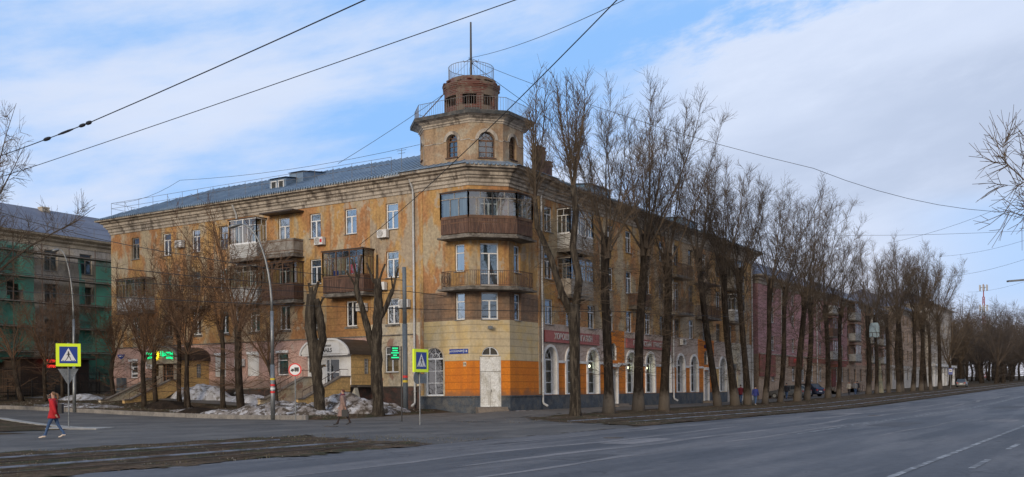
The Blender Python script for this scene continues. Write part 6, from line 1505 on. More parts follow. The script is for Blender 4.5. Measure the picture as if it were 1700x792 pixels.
mound('snow_heap', 1.2, -1.0, 1.6, .5, .10, rad(-40), snow, 'last scrap of snow before the corner door', 'snow heap', GS, 13)
GD = 'dark soil heaps on the lawn'
mound('soil_heap', -8.4, 21.0, 2.2, 1.1, .75, rad(95), dirtd, 'large dark soil heap right of the flower porch ramp', 'soil heap', GD, 9)
mound('soil_heap', -9.9, 15.9, 2.3, .9, .40, rad(95), dirtd, 'low dark soil heap by the kerb, middle of the lawn', 'soil heap', GD, 10)
mound('soil_heap', -8.8, 11.9, 1.4, .8, .62, rad(95), dirtd, 'pointed dark soil heap just left of the curved lamp post', 'soil heap', GD, 11)
# litter: clods, stones and dead leaves on bare ground
b = MB(); g6 = random.Random(8); clod = M('clods', (.10,.08,.06), (.05,.04,.03), (.22,.20,.17), scale=6)
def clodat(x, y, s_):
    z = H(x, y)+s_*.25; a = g6.uniform(0, 6.28); p = [Vector((math.cos(a+k*2.09)*s_, math.sin(a+k*2.09)*s_, -.2*s_)) for k in range(3)]+[Vector((g6.uniform(-.3,.3)*s_, g6.uniform(-.3,.3)*s_, s_*.8))]
    i = len(b.v); b.v += [tuple(v+Vector((x, y, z))) for v in p]; b.f += [(i,i+1,i+3), (i+1,i+2,i+3), (i+2,i,i+3)]; b.m += [b.mi(clod)]*3
for k in range(5200):
    r3 = g6.random()
    if r3 < .45: x, y = -46+g6.random()**1.2*18, g6.uniform(-17.6, -8.8)
    elif r3 < .72: x, y = g6.uniform(-14, 60), g6.uniform(-17, -5.3)
    else: x, y = g6.uniform(-11.4, -1), g6.uniform(4, 38)
    clodat(x, y, g6.uniform(.015, .05)*(1.4 if r3 > .45 else 1))
for k in range(40): clodat(g6.uniform(-46, 20), g6.uniform(-30, -17), g6.uniform(.01, .03))
gr = b.build('ground_litter'); gr['kind'] = 'stuff'; gr['label'] = 'clods, pebbles and litter on the bare ground'; gr['category'] = 'litter'
# dead grass tufts on the track bed and verges
b = MB(); grs = M('dead_grass', (.12,.095,.055), (.075,.075,.035), scale=2)
for k in range(9000):
    r3 = g6.random()
    if r3 < .5: x, y = -46+g6.random()**1.2*19, g6.uniform(-17.4, -9.0)
    elif r3 < .7: x, y = g6.uniform(-12, 70), g6.uniform(-10.5, -5.4)
    elif r3 < .8: x, y = g6.uniform(-44, -24), g6.uniform(6, 20)
    else: x, y = g6.uniform(-11.6, -4), g6.uniform(3.5, 40)
    if mnoise.noise(Vector((x*.6, y*.6, 2))) < -.1: continue
    if r3 >= .7 and r3 < .8 and not inpoly(x, y, [(-20.8,20.2), (-23.2,13), (-25.6,6.0), (-27.6,5.4), (-29.9,6.2), (-60,14.), (-60,40), (-24,40)]): continue
    z = H(x, y); a = g6.uniform(0, 6.28); h_ = g6.uniform(.03, .10); w_ = .012
    b.poly([(x-w_*math.cos(a), y-w_*math.sin(a), z), (x+w_*math.cos(a), y+w_*math.sin(a), z), (x+g6.uniform(-.05,.05), y+g6.uniform(-.05,.05), z+h_)], grs)
gr = b.build('dead_grass'); gr['kind'] = 'stuff'; gr['label'] = 'dead grass on the track bed and verges'; gr['category'] = 'grass'
# ------------------------------------------------------------------ poles, lamps, signs
def lamp_post(x, y, h, arm, armdir, label, rise=1.0, z=None, stickers=False, r=.13, headlen=.75):
    zz = H(x, y) if z is None else z; T = thing('street_lamp', label, 'street lamp', (x, y, zz)); q = MB(); ax = Vector(armdir).normalized()
    q.tube([(x, y, zz-.3), (x, y, zz+3.2)], [r*1.05, r], 12, steel); q.tube([(x, y, zz+3.2), (x, y, zz+6.3)], [r*.82, r*.74], 12, steel); q.sm = True; q.build('pole', steel, T)
    q = MB(); pts = []
    for k in range(11):
        t = k/10; pts.append(Vector((x, y, zz+6.2)) + Vector((0,0,1))*((h-6.2)*math.sin(t*math.pi/2)) + ax*(arm*(1-math.cos(t*math.pi/2))))
    q.tube(pts, [r*.55-.03*k/10 for k in range(11)], 8, steel); q.sm = True; q.build('arm', steel, T)
    e_ = pts[-1]; q = MB(); side_ = Vector((-ax.y, ax.x, 0)); dn = Vector((0,0,-1)); dd = (ax*.93+dn*.25*(1 if rise > 0 else .0)).normalized()
    n = 9; prof_ = [(0,.05,.05), (.12,.10,.08), (.3,.16,.10), (.5,.18,.11), (.66,.13,.09), (.75,.04,.04)]
    rings = []
    for s_, w_, h_ in prof_:
        c0 = e_ + dd*s_*headlen/.75; i = len(q.v)
        for k in range(n): t = 2*math.pi*k/n; q.v.append(tuple(c0+side_*w_*math.cos(t)+dd.cross(side_)*h_*math.sin(t)))
        rings.append(i)
    for a, c in zip(rings[:-1], rings[1:]):
        for k in range(n): j = (k+1) % n; q.f.append((a+k, a+j, c+j, c+k)); q.m.append(0)
    q.sm = True; q.build('lamp_head', steel, T)
    if stickers:
        q = MB()
        for k, (zz2, mt) in enumerate(((1.55, redp), (1.75, whites), (1.95, redp), (2.3, M('yellow_sticker', (.6,.45,.05), fine=.1)))): q.tube([(x, y, zz+zz2), (x, y, zz+zz2+.12)], r*1.05, 12, mt)
        q.build('sticker', None, T)
    return T
lamp_post(-12.15, 7.5, 11.35, 1.75, (-.525,.851,0), 'grey lamp post with a curved arm and red stickers at the lawn corner', stickers=True)
lamp_post(-16.1-0.3+4.2, 22.7+3.2, 11.0, .9, (-.6,.8,0), 'slender grey lamp post rising behind the left crossing sign', r=.11, headlen=.5)
# plain tram pole
zz = H(-2.4, 5.7); T = thing('tram_pole', 'plain blue-grey steel pole with a sticker beside the white downpipe', 'pole', (-2.5, 5.3, zz)); q = MB(); polem = M('blue_grey_pole', (.13,.155,.18), (.11,.13,.15), scale=2, rough=.5)
q.tube([(-2.5,5.3,zz-.3), (-2.5,5.3,zz+5.6)], .165, 14, polem); q.tube([(-2.5,5.3,zz+5.6), (-2.5,5.3,9.15)], [.14,.13], 14, polem); q.sm = True; q.build('pole', polem, T)
q = MB(); q.tube([(-2.5,5.3,zz+2.1), (-2.5,5.3,zz+2.25)], .170, 14, redp); q.tube([(-2.5,5.3,zz+1.8), (-2.5,5.3,zz+1.95)], .170, 14, M('yellow_sticker', (.6,.45,.05))); q.build('sticker', None, T)
q = MB(); q.beam((-2.5,5.3,7.9), (-2.2,4.8,7.9), .05, .05, steel); q.build('bracket', None, T)
def face_vec(x, y, yaw=0):     # board axes for a sign whose face looks back down the view
    n = Vector((CAMP.x-x, CAMP.y-y, 0)).normalized(); n = Matrix.Rotation(yaw, 3, 'Z') @ n; return Vector((-n.y, n.x, 0)), n    # right (seen from the front), normal
def crossing_sign(x, y, z0, zc, size, label, yaw, pole_top, group='pedestrian crossing signs'):
    R3, N3 = face_vec(x, y, yaw); T = thing('crossing_sign', label, 'road sign', (x, y, z0), group); U3 = Vector((0,0,1)); c = Vector((x, y, zc))+N3*.06
    q = MB(); q.tube([(x, y, z0-.2), (x, y, pole_top)], .032, 10, steel); q.build('pole', None, T)
    def bx(cc, w, h, t, m_, off): q2 = MB(); q2.obox(cc+N3*off, R3, N3, U3, w/2, t/2, h/2, m_); return q2
    bx(c, size*1.36, size*1.36, .10, yellowg, 0).build('border_board', None, T)
    bb = bx(c, size, size, .006, bluesign, .054).build('blue_panel', None, T)
    def pt(u, v, o): return c+R3*(u*size)+U3*(v*size)+N3*o
    q = MB(); q.poly([pt(-.42,-.36,.0585), pt(.42,-.36,.0585), pt(0,.42,.0585)], whites); q.build('white_triangle', None, bb)
    q = MB(); o = .0605
    def limb(u0, v0, u1, v1, w):
        d = Vector((u1-u0, v1-v0)); n_ = Vector((-d.y, d.x)).normalized()*w/2; q.poly([pt(u0-n_.x, v0-n_.y, o), pt(u1-n_.x, v1-n_.y, o), pt(u1+n_.x, v1+n_.y, o), pt(u0+n_.x, v0+n_.y, o)], blackp)
    q.poly([pt(.0+.045*math.cos(k*math.pi/5), .17+.045*math.sin(k*math.pi/5), o) for k in range(10)], blackp)
    limb(.0,.12,.01,-.06,.085); limb(.01,-.05,.09,-.17,.045); limb(.09,-.17,.12,-.30,.04); limb(.0,-.05,-.05,-.18,.045); limb(-.05,-.18,-.13,-.29,.04); limb(-.02,.10,-.10,-.02,.03); limb(.02,.10,.10,.0,.03)
    for u in (-.30, -.17, .19, .31): limb(u-.035, -.325, u+.035, -.325, .035)
    q.build('walking_figure', None, bb); return T, c, R3, N3
zl = H(-25.3, 7.4)
T, c, R3, N3 = crossing_sign(-25.35, 7.4, zl, zl+3.42, .78, 'square yellow-edged pedestrian crossing sign on the left verge', rad(6), zl+4.0)
q = MB(); b0 = Vector((-25.35, 7.4, 0))-N3*.04; q.extr([b0-R3*.45+Vector((0,0,zl+2.78)), b0+R3*.45+Vector((0,0,zl+2.78)), b0+Vector((0,0,zl+2.0))], N3*-.012, steel); q.build('triangular_plate', None, T)
zl = H(-17.2, -6.9)
T, c, R3, N3 = crossing_sign(-17.2, -6.9, zl, zl+2.98, .78, 'narrow-looking yellow-edged crossing sign in front of the corner bay', rad(52), zl+3.5)
bpy.context.view_layer.update()
q = MB(); b0 = Vector((-17.2, -6.9, 0)); q.tube([b0-N3*.02-R3*.1+Vector((0,0,zl+2.2)), b0-N3*.05-R3*.1+Vector((0,0,zl+2.2))], .30, 16, steel); q.obox(b0-N3*.05+R3*.35+Vector((0,0,zl+2.15)), R3, N3, Vector((0,0,1)), .22, .01, .22, steel); q.build('back_plate', None, T)
# the backing screen and green matrix display on their own post
gx, gy = -13.3, -2.8; zl = H(gx, gy); R3, N3 = face_vec(gx, gy, 0); T = thing('led_display', 'small black display with five green glowing lines beside the crossing sign', 'display', (gx, gy, zl))
q = MB(); q.tube([(gx, gy, zl-.2), (gx, gy, zl+3.9)], .035, 8, black); q.build('pole', None, T)
cc_ = Vector((gx, gy, zl+3.55)); q = MB(); cL = cc_-R3*.32+N3*.0; q.obox(cL, R3, N3, Vector((0,0,1)), .23, .05, .36, blackp); q.build('display_case', None, T)
q = MB(); g7 = random.Random(2)
for k, w_ in enumerate((.13, .12, .19, .09, .18)):
    q = MB()
    zz3 = .25-.12*k; u = -w_
    while u < w_: ww = g7.uniform(.015, .035); q.obox(cL+R3*(u+ww/2)+N3*.054+Vector((0,0,zz3)), R3, N3, Vector((0,0,1)), ww/2*.9, .003, .032, green_e); u += ww+.006
    q.build('glowing_line', None, T)
q = MB()
for dz in (-.2, .15): q.beam(cc_+Vector((0,0,dz)), cc_-R3*.12+Vector((0,0,dz)), .03, .03, black)
q.build('bracket', None, T)
# no lorries sign
nx_, ny_ = -12.8, 5.1; zl = H(nx_, ny_); R3, N3 = face_vec(nx_, ny_, rad(-12)); T = thing('no_lorries_sign', 'round red-rimmed sign with a black lorry at the lawn corner', 'road sign', (nx_, ny_, zl))
q = MB(); q.tube([(nx_, ny_, zl-.2), (nx_, ny_, zl+3.15)], .034, 10, steel); q.build('pole', None, T)
ctr = Vector((nx_, ny_, zl+2.85))+N3*.05; q = MB(); q.tube([ctr-N3*.012, ctr], .37, 28, redp); D_ = q.build('red_disc', None, T)
q = MB(); q.tube([ctr+N3*.001, ctr+N3*.006], .295, 28, whites); q.build('white_disc', None, D_)
q = MB(); U3 = Vector((0,0,1))
def pl2(u0, u1, v0, v1): q.poly([ctr+R3*u0+U3*v0+N3*.009, ctr+R3*u1+U3*v0+N3*.009, ctr+R3*u1+U3*v1+N3*.009, ctr+R3*u0+U3*v1+N3*.009], blackp)
pl2(-.03,.22,-.055,.13); pl2(-.20,-.055,-.075,.055); pl2(-.24,-.2,-.075,-.01); pl2(-.24,.22,-.085,-.06)
for u in (-.15,.05,.16): q.poly([ctr+R3*(u+.035*math.cos(k*math.pi/5))+U3*(-.09+.035*math.sin(k*math.pi/5))+N3*.0095 for k in range(10)], blackp)
q.build('lorry_symbol', None, D_)
# pale blue board strapped to a poplar
bx_, by_ = 79.3, -6.9; R3, N3 = face_vec(bx_, by_, 0); T = thing('traffic_mirror_board', 'pale blue rounded board with dark straps high on a poplar', 'board', (bx_, by_, 7.0)); q = MB(); pbl = M('pale_blue_board', (.17,.27,.33), (.14,.23,.29), rough=.4); c = Vector((bx_, by_, 8.35))
q.extr([c-R3*.62-U3*.9, c+R3*.62-U3*.9, c+R3*.62+U3*.55, c+R3*.40+U3*.95, c-R3*.40+U3*.95, c-R3*.62+U3*.55], N3*-.06, pbl); q.build('panel', None, T)
q = MB(); q.beam(c-R3*.62-U3*.3+N3*.01, c+R3*.62-U3*.3+N3*.01, .02, .08, black); q.beam(c-R3*.22-U3*.3+N3*.01, c-R3*.22-U3*.9+N3*.01, .06, .02, black); q.beam(c+R3*.22-U3*.3+N3*.01, c+R3*.22-U3*.9+N3*.01, .06, .02, black); q.build('strap', None, T)
# bus stop sign, far traffic lights, far lamp arm, mast
x, y = 129, -8.8; z = H(x, y); T = thing('bus_stop_sign', 'blue and white stop sign on a thin post at the end of the poplar row', 'road sign', (x, y, z)); R3, N3 = face_vec(x, y)
q = MB(); q.tube([(x, y, z-.2), (x, y, z+3.5)], .04, 6, steel); q.build('pole', None, T); q = MB(); c = Vector((x, y, z+2.9)); q.obox(c+N3*.05, R3, N3, U3, .34, .02, .52, bluesign); q.obox(c+N3*.075+U3*.16, R3, N3, U3, .24, .004, .2, whites); q.obox(c+N3*.082+U3*.16, R3, N3, U3, .16, .003, .07, blackp); q.build('panel', None, T)
def traffic_light(x, y, zc, label):
    z = H(x, y); T = thing('traffic_light', label, 'traffic light', (x, y, z), 'traffic lights showing green at the far crossing'); q = MB(); R3, N3 = face_vec(x, y)
    q.tube([(x, y, z-.2), (x, y, zc+.6)], .07, 6, steel); q.build('pole', None, T); q = MB(); c = Vector((x, y, zc)); q.obox(c+N3*.15, R3, N3, U3, .18, .12, .5, blackp); q.build('housing', None, T)
    for k, mt in ((-1, tlg), (0, black), (1, black)): q = MB(); cc2 = c+N3*.27+U3*.3*k; q.tube([cc2, cc2+N3*.03], .15 if k == -1 else .1, 10, mt); q.build('light', None, T)
traffic_light(176.5, -16.4, 5.6, 'upper green traffic light at the far crossing'); traffic_light(178, -16.6, 4.1, 'middle green traffic light at the far crossing'); traffic_light(180, -16.2, 2.9, 'lowest green traffic light at the far crossing')
x, y = 178.2, -17.0; z = H(x, y); T, _, _, _ = crossing_sign(x, y, z, z+1.9, .7, 'tiny far crossing sign below the green traffic lights', 0, z+2.3)
T = thing('street_lamp', 'street lamp whose flat head hangs into the right edge of the picture', 'street lamp', (16.0, -36.0, H(16,-36))); q = MB(); q.tube([(16,-36,-.7), (16,-36,7.2)], .12, 10, steel); q.build('pole', None, T); q = MB(); q.tube([(16,-36,7.1), (14.6,-32.5,7.55), (12.9,-29.6,7.42)], .045, 6, steel); q.build('arm', None, T)
q = MB(); q.beam((12.95,-29.7,7.40), (12.2,-28.6,7.30), .26, .10, steel); q.build('lamp_head', None, T)
T = thing('radio_mast', 'red and white lattice radio mast far behind the avenue', 'mast', (604, 40, 4)); rw_ = [redp, whites]
for k in range(9):
    q = MB(); z0 = 4+k*5.6; z1 = z0+5.6; w0 = 1.5-.08*k; mt = M('mast_red', (.30,.05,.04)) if k % 2 == 0 else M('mast_white', (.4,.4,.4))
    for sx, sy in ((-1,-1), (1,-1), (1,1), (-1,1)): q.tube([(604+sx*w0*.6, 40+sy*w0*.6, z0), (604+sx*w0*.56, 40+sy*w0*.56, z1)], .16, 4, mt)
    for sx, sy, s2, s3 in ((-1,-1,1,-1), (1,-1,1,1), (1,1,-1,1), (-1,1,-1,-1)): q.tube([(604+sx*w0*.6, 40+sy*w0*.6, z0), (604+s2*w0*.56, 40+s3*w0*.56, z1)], .1, 4, mt)
    q.build('mast_section', None, T)
q = MB()
for zz4 in (48, 60):
    for a in range(6): q.box(604+2.2*math.cos(a*1.047)-.35, 604+2.2*math.cos(a*1.047)+.35, 40+2.2*math.sin(a*1.047)-.35, 40+2.2*math.sin(a*1.047)+.35, zz4-2, zz4+1.5, M('mast_white', (.4,.4,.4))); q.beam((604, 40, zz4), (604+2.2*math.cos(a*1.047), 40+2.2*math.sin(a*1.047), zz4), .2, .2, steel)
q.tube([(604, 40, 54), (604, 40, 62)], .3, 5, M('mast_red', (.30,.05,.04))); q.build('antenna', None, T)
# ------------------------------------------------------------------ overhead wires
def wire(pts, r, label, sag=.0, group='overhead wires', name='overhead_wire'):
    pts = [Vector(p) for p in pts]; P = []
    for a, c in zip(pts[:-1], pts[1:]):
        n = max(6, int((c-a).length/3))
        for k in range(n): t = k/n; p = a.lerp(c, t); p.z -= sag*4*t*(1-t); P.append(p)
    P.append(pts[-1]); q = MB(); q.tube(P, r, 5, cable); return tag(q.build(name, base=P[0]), label, 'wire', group)
def ext(a, b_, t0, t1): a = Vector(a); b_ = Vector(b_); return a+(b_-a)*t0, a+(b_-a)*t1
wire([(-22.74, -22.4, 12.6), (-30.2, -26.4, 13.6)][::-1] and [(-38.1, -33.9, 14.9), (-27.9, -22.7, 12.72), (-.02, 11.2, 11.35)], .019, 'thick black span wire from the top of the view to the brown glazed balcony', .35)
B0, B1 = ext((-38.94,-21.81,8.86), (-36.7,-10.21,8.65), -.6, 1.0)
W1 = wire([B0, (-36.7,-10.21,8.65), (-34.6, 1.5, 8.9), (-33.0, 12, 9.6)], .014, 'dark wire with insulators crossing the sky at the upper left', .06)
T = thing('wire_insulator', 'row of dark insulators on the upper-left wire', 'insulator', (-36.7,-10.2,8.65))
def along(t): return Vector((-36.7,-10.21,8.65)).lerp(Vector((-34.6,1.5,8.9)), t)-Vector((0,0,.06*4*t*(1-t)))
for a, c, r_ in ((-.003,.02,.055), (.028,.055,.05), (.09,.17,.035), (.215,.25,.055)): q = MB(); q.tube([along(a), along(a+(c-a)*.3), along(a+(c-a)*.7), along(c)], [r_*.6, r_, r_, r_*.6], 8, cable); q.build('insulator_body', None, T)
C0, C1 = ext((-37.37,-24.36,8.83), (-36.1,-7.37,8.03), -.5, 1.0)
wire([C0, (-36.1,-7.37,8.03), (-34.49,1.44,8.34), (-33.4, 8, 8.7)], .010, 'thin wire below the insulated one across the upper left sky', .05)
wire([(-28.5,-26.7,13.1), (3.2,3.75,24.05)], .014, 'thin guy line from the turret mast towards the top of the view', .5)
wire([(3.2,3.75,23.9), (8.19,-18.23,14.6), (18.55,-27.4,12.5), (30,-38,11.5)], .015, 'long cable sagging from the turret mast to the right edge', .5)
wire([(3.2,3.75,23.7), (30, -2, 17.2)], .018, 'thin cable from the turret mast into the poplar crowns', .6)
wire([(-1.1,12.1,17.0), (cx-1.0,cy+1.5,21.6)], .016, 'thin cable from the left roof edge up to the brick drum', .1)
wire([(.3,38.0,17.2), (.3,30.0,18.2), (-.3,5.6,17.6)], .014, 'loose aerial wire strung above the left roof ridge', .4)
wire([(-30,42,13.2), (-19.33,22.58,12.0), (-13.3,12.81,9.28), (-2.5,5.3,8.3)], .022, 'upper dark wire sweeping across the left wing to the plain pole', .25)
wire([(-30,40,11.2), (-22.27,17.82,8.86), (-2.5,5.3,7.6), (20,-8.5,6.6)], .022, 'second dark wire across the left wing, ending at the plain pole', .3)
wire([(-32,34,9.0), (-22.27,17.83,7.87), (-2.5,5.3,7.4)], .018, 'third dark wire across the left wing', .25)
wire([(-32,36,8.0), (-22.28,17.84,6.82), (6,-6.5,6.2)], .020, 'lowest wire in front of the left trees', .3)
wire([(52,-14,15.6), (45.2,-24.9,17.0), (40,-34,18)], .013, 'cable rising to the right above the far poplars', .3)
wire([(29.35,0.1,15.42), (35.16,-27.65,13.4), (38,-40,12.6)], .012, 'wire from the far cornice over the road', .5)
wire([(74.6,-15.4,16.6), (57.5,-25.8,15.5), (45,-36,14.8)], .013, 'span wire above the road, upper of the far pair', .3)
wire([(74.6,-15.4,14.1), (57.5,-25.8,13.6), (45,-36,13.2)], .013, 'span wire above the road, lower of the far pair', .3)
wire([(110,-14,15.2), (80,-26,14.2), (60,-36,13.6)], .012, 'faint span wire low over the far end of the road', .5)
# ------------------------------------------------------------------ people
skinm = M('skin', (.42,.24,.17), fine=.05, rough=.6)
def skin_obj(name, joints, edges, parent, matf, mats, sub=2):
    keys = list(joints); me = bpy.data.meshes.new(name); me.from_pydata([joints[k][0] for k in keys], [(keys.index(a), keys.index(c)) for a, c in edges], []); o = bpy.data.objects.new(name, me); COL.objects.link(o)
    sk = o.modifiers.new('s', 'SKIN'); sk.use_smooth_shade = True; sb = o.modifiers.new('u', 'SUBSURF'); sb.levels = sub
    for i, k in enumerate(keys):
        r = joints[k][1]; r = r if isinstance(r, tuple) else (r, r); me.skin_vertices[0].data[i].radius = r
    me.skin_vertices[0].data[0].use_root = True
    dg = bpy.context.evaluated_depsgraph_get(); dg.update(); m2 = bpy.data.meshes.new_from_object(o.evaluated_get(dg)); bpy.data.objects.remove(o); bpy.data.meshes.remove(me)
    m2.materials.clear()
    for mt in mats: m2.materials.append(mt)
    for p in m2.polygons: p.material_index = matf(p.center); p.use_smooth = True
    m2.name = name; o = bpy.data.objects.new(name, m2); COL.objects.link(o); o.parent = parent; return o
def person(x, y, heading, h, label, group, top, legs, shoe, hair, coat_to=.50, stride=.26, arm='swing', bag=None, skirt=.0, hairlong=False, lod=1, backfoot=True):
    """heading: direction walked, radians from +X. Body built with +Y forwards, then turned."""
    z = H(x, y)+.02; T = thing('person', label, 'person', (x, y, z), group); T.rotation_euler = (0, 0, heading-math.pi/2); s = h
    hip = .52*s; sh = .815*s; st = stride
    J = {'pelvis': ((0,0,.53*s), (.092*s,.066*s)), 'waist': ((0,.005,.61*s), (.075*s,.056*s)), 'chest': ((0,.01,.72*s), (.092*s,.062*s)), 'neckb': ((0,.012,.815*s), (.055*s,.045*s)), 'neck': ((0,.018,.85*s), .029*s), 'head1': ((0,.03,.885*s), (.036*s,.045*s)), 'head2': ((0,.03,.93*s), (.043*s,.052*s)), 'head3': ((0,.022,.968*s), (.035*s,.042*s)),
         'chin': ((0,.062*1.0,.893*s), .022*s)}
    E = [('pelvis','waist'), ('waist','chest'), ('chest','neckb'), ('neckb','neck'), ('neck','head1'), ('head1','head2'), ('head2','head3'), ('head1','chin')]
    for sd, sg, ph in (('L', -1, 1), ('R', 1, -1)):
        kn = (sg*.052*s, ph*st*.45*s+.03, .285*s); an = (sg*.048*s, ph*st*s*(1.0)-(0.03 if ph < 0 else 0), (.05 if ph > 0 else .085)*s)
        J[sd+'h'] = ((sg*.055*s, 0, .49*s), .056*s); J[sd+'k'] = (kn, .034*s); J[sd+'c'] = (tuple((kn[i]*.65+an[i]*.35) for i in range(3)), .032*s); J[sd+'a'] = (an, .022*s); J[sd+'f'] = ((an[0], an[1]+.075*s, (.02 if ph > 0 else .025)*s), (.024*s,.018*s)); J[sd+'t'] = ((an[0]+sg*.005, an[1]+.125*s, .016*s), (.022*s,.014*s))
        J[sd+'heel'] = ((an[0], an[1]-.02*s, .022*s if ph > 0 else .045*s), .02*s)
        E += [('pelvis', sd+'h'), (sd+'h', sd+'k'), (sd+'k', sd+'c'), (sd+'c', sd+'a'), (sd+'a', sd+'f'), (sd+'f', sd+'t'), (sd+'a', sd+'heel')]
        if arm == 'phone' and sg > 0: el, wr = (sg*.125*s, .06*s, .67*s), (sg*.065*s, .105*s, .835*s)
        elif arm == 'pocket': el, wr = (sg*.145*s, -.03*s, .645*s), (sg*.12*s, .05*s, .56*s)
        else: el, wr = (sg*.130*s, -ph*.035*s, .64*s), (sg*.135*s, -ph*.11*s+.03*s, .505*s)
        J[sd+'s'] = ((sg*.105*s, .008, .79*s), .034*s); J[sd+'e'] = (el, .025*s); J[sd+'w'] = (wr, .017*s)
        d = (Vector(wr)-Vector(el)).normalized(); pm = Vector(wr)+d*.035*s
        J[sd+'p'] = (tuple(pm), (.021*s,.012*s)); E += [('chest', sd+'s'), (sd+'s', sd+'e'), (sd+'e', sd+'w'), (sd+'w', sd+'p')]
        if lod:
            side_ = Vector((0, 1, 0)) if abs(d.z) > .6 else Vector((0, 0, 1)); inn = Vector((-sg, 0, 0))
            for k, (off, ln) in enumerate(((-.015,.030), (-.005,.036), (.005,.034), (.015,.027))):
                b0 = pm+d*.012*s+side_*off*s; m0 = b0+d*ln*.6*s+inn*.006*s; t0 = b0+d*ln*.95*s+inn*.018*s
                J[f'{sd}f{k}a'] = (tuple(b0), .0055*s); J[f'{sd}f{k}b'] = (tuple(m0), .005*s); J[f'{sd}f{k}c'] = (tuple(t0), .0042*s); E += [(sd+'p', f'{sd}f{k}a'), (f'{sd}f{k}a', f'{sd}f{k}b'), (f'{sd}f{k}b', f'{sd}f{k}c')]
            th0 = Vector(wr)+d*.014*s+side_*.017*s; J[sd+'th'] = (tuple(th0+inn*.004*s+side_*.008*s), .006*s); J[sd+'tt'] = (tuple(th0+d*.026*s+side_*.012*s+inn*.012*s), .005*s); E += [(sd+'w', sd+'th'), (sd+'th', sd+'tt')]
    def mf(c):
        if c.z < .052*s + (.02*s if c.y < -.05 else 0): return 2
        if c.z < .545*s and abs(c.x) < .112*s: return 1
        if c.z > .845*s: return 0
        return 0 if (abs(c.x) > .112*s or c.z > .83*s) else 1
    body = skin_obj('body', J, E, T, mf, [skinm, legs, shoe])
    # coat: one closed surface, rings down the trunk plus sleeves
    q = MB(); n = 18; rings = []
    prof_ = [(.845,.040,.040), (.83,.062,.054), (.805,.112,.068), (.775,.122,.078), (.72,.118,.084), (.66,.108,.080), (.61,.104,.078), (.56,.112,.088)]
    zc = .56
    while zc > coat_to+.001: zc = max(coat_to, zc-.05); fl_ = (.56-zc)*skirt; prof_.append((zc, .112+fl_, .090+fl_+ (.56-zc)*.12))
    for k, (zz, rx, ry) in enumerate(prof_):
        i = len(q.v)
        for j in range(n):
            t = 2*math.pi*j/n; wob = 1+.03*math.sin(5*t+zz*20)*(zz < .6); q.v.append((rx*s*math.cos(t)*wob, .012+ry*s*math.sin(t)*wob+.0, zz*s))
        rings.append(i)
    for a, c in zip(rings[:-1], rings[1:]):
        for j in range(n): k = (j+1) % n; q.f.append((a+j, c+j, c+k, a+k)); q.m.append(0)
    q.f.append(tuple(rings[-1]+j for j in reversed(range(n)))); q.m.append(0)
    for sd, sg in (('L', -1), ('R', 1)):
        S1, E1, W1_ = (Vector(J[sd+k][0]) for k in 'sew'); q.tube([S1-Vector((sg*.03*s,0,-.004*s)), S1+Vector((sg*.006*s,0,-.015*s)), S1.lerp(E1,.5), E1, E1.lerp(W1_,.55), W1_], [.040*s,.047*s,.043*s,.038*s,.033*s,.029*s], 10, None)
    q.sm = True; co = q.mesh('coat', top); o = bpy.data.objects.new('coat', co); COL.objects.link(o); o.parent = T
    hm = MB(); 
    for (a0, b0_) in ((0, 1),):
        pts = []
        for i in range(7):
            ph2 = math.pi*.62*i/6
            ring_ = len(hm.v)
            for j in range(14): t = 2*math.pi*j/14; fr = 1.0 if math.sin(t) < .35 else max(.3, 1-.55*(i/6)); hm.v.append((.047*s*math.sin(ph2)*math.cos(t), .014+.058*s*math.sin(ph2)*math.sin(t)*(fr if math.sin(t) > 0 else 1), .935*s+.052*s*math.cos(ph2)*(1 if math.sin(t) < .35 else 1)+(.018*s*(i/6) if math.sin(t) > .35 else 0)))
            pts.append(ring_)
        for a, c in zip(pts[:-1], pts[1:]):
            for j in range(14): k = (j+1) % 14; hm.f.append((a+j, c+j, c+k, a+k)); hm.m.append(0)
    if hairlong: hm.tube([(0,-.045*s,.945*s), (0,-.075*s,.925*s), (.0,-.085*s,.86*s), (0,-.075*s,.79*s)], [.022*s,.026*s,.022*s,.008*s], 8)
    hm.sm = True; me = hm.mesh('hair', hair); o = bpy.data.objects.new('hair', me); COL.objects.link(o); o.parent = T
    if lod:
        f = MB(); f.tube([(0,.078*s,.935*s), (0,.088*s,.922*s), (0,.078*s,.914*s)], [.006*s,.010*s,.007*s], 6); me = f.mesh('nose', skinm); o = bpy.data.objects.new('nose', me); COL.objects.link(o); o.parent = T
        for sx in (-1, 1): f = MB(); f.tube([(sx*.018*s,.071*s,.937*s), (sx*.018*s,.0765*s,.937*s)], .0055*s, 8); me = f.mesh('eye', blackp); o = bpy.data.objects.new('eye', me); COL.objects.link(o); o.parent = T
        f = MB(); f.tube([(-.014*s,.074*s,.902*s), (0,.079*s,.901*s), (.014*s,.074*s,.902*s)], .0035*s, 5); me = f.mesh('mouth', M('lips', (.35,.09,.08))); o = bpy.data.objects.new('mouth', me); COL.objects.link(o); o.parent = T
    return T, J
redcoat = M('red_jacket', (.46,.012,.018), (.36,.01,.015), scale=6, fine=.12); jeans = M('blue_jeans', (.05,.10,.21), (.035,.07,.15), scale=8, fine=.15); shoew = M('cream_shoes', (.62,.52,.44), fine=.05); hairb = M('light_brown_hair', (.16,.085,.045), fine=.2)
taup = M('taupe_coat', (.26,.165,.135), (.22,.14,.115), scale=7, fine=.12); hose = M('dark_hosiery', (.035,.022,.02), fine=.1); shoeb = M('black_boots', (.015,.013,.013), fine=0, rough=.4); hairr = M('auburn_hair', (.10,.030,.018), fine=.2)
leftdir = math.atan2(.851, -.525)
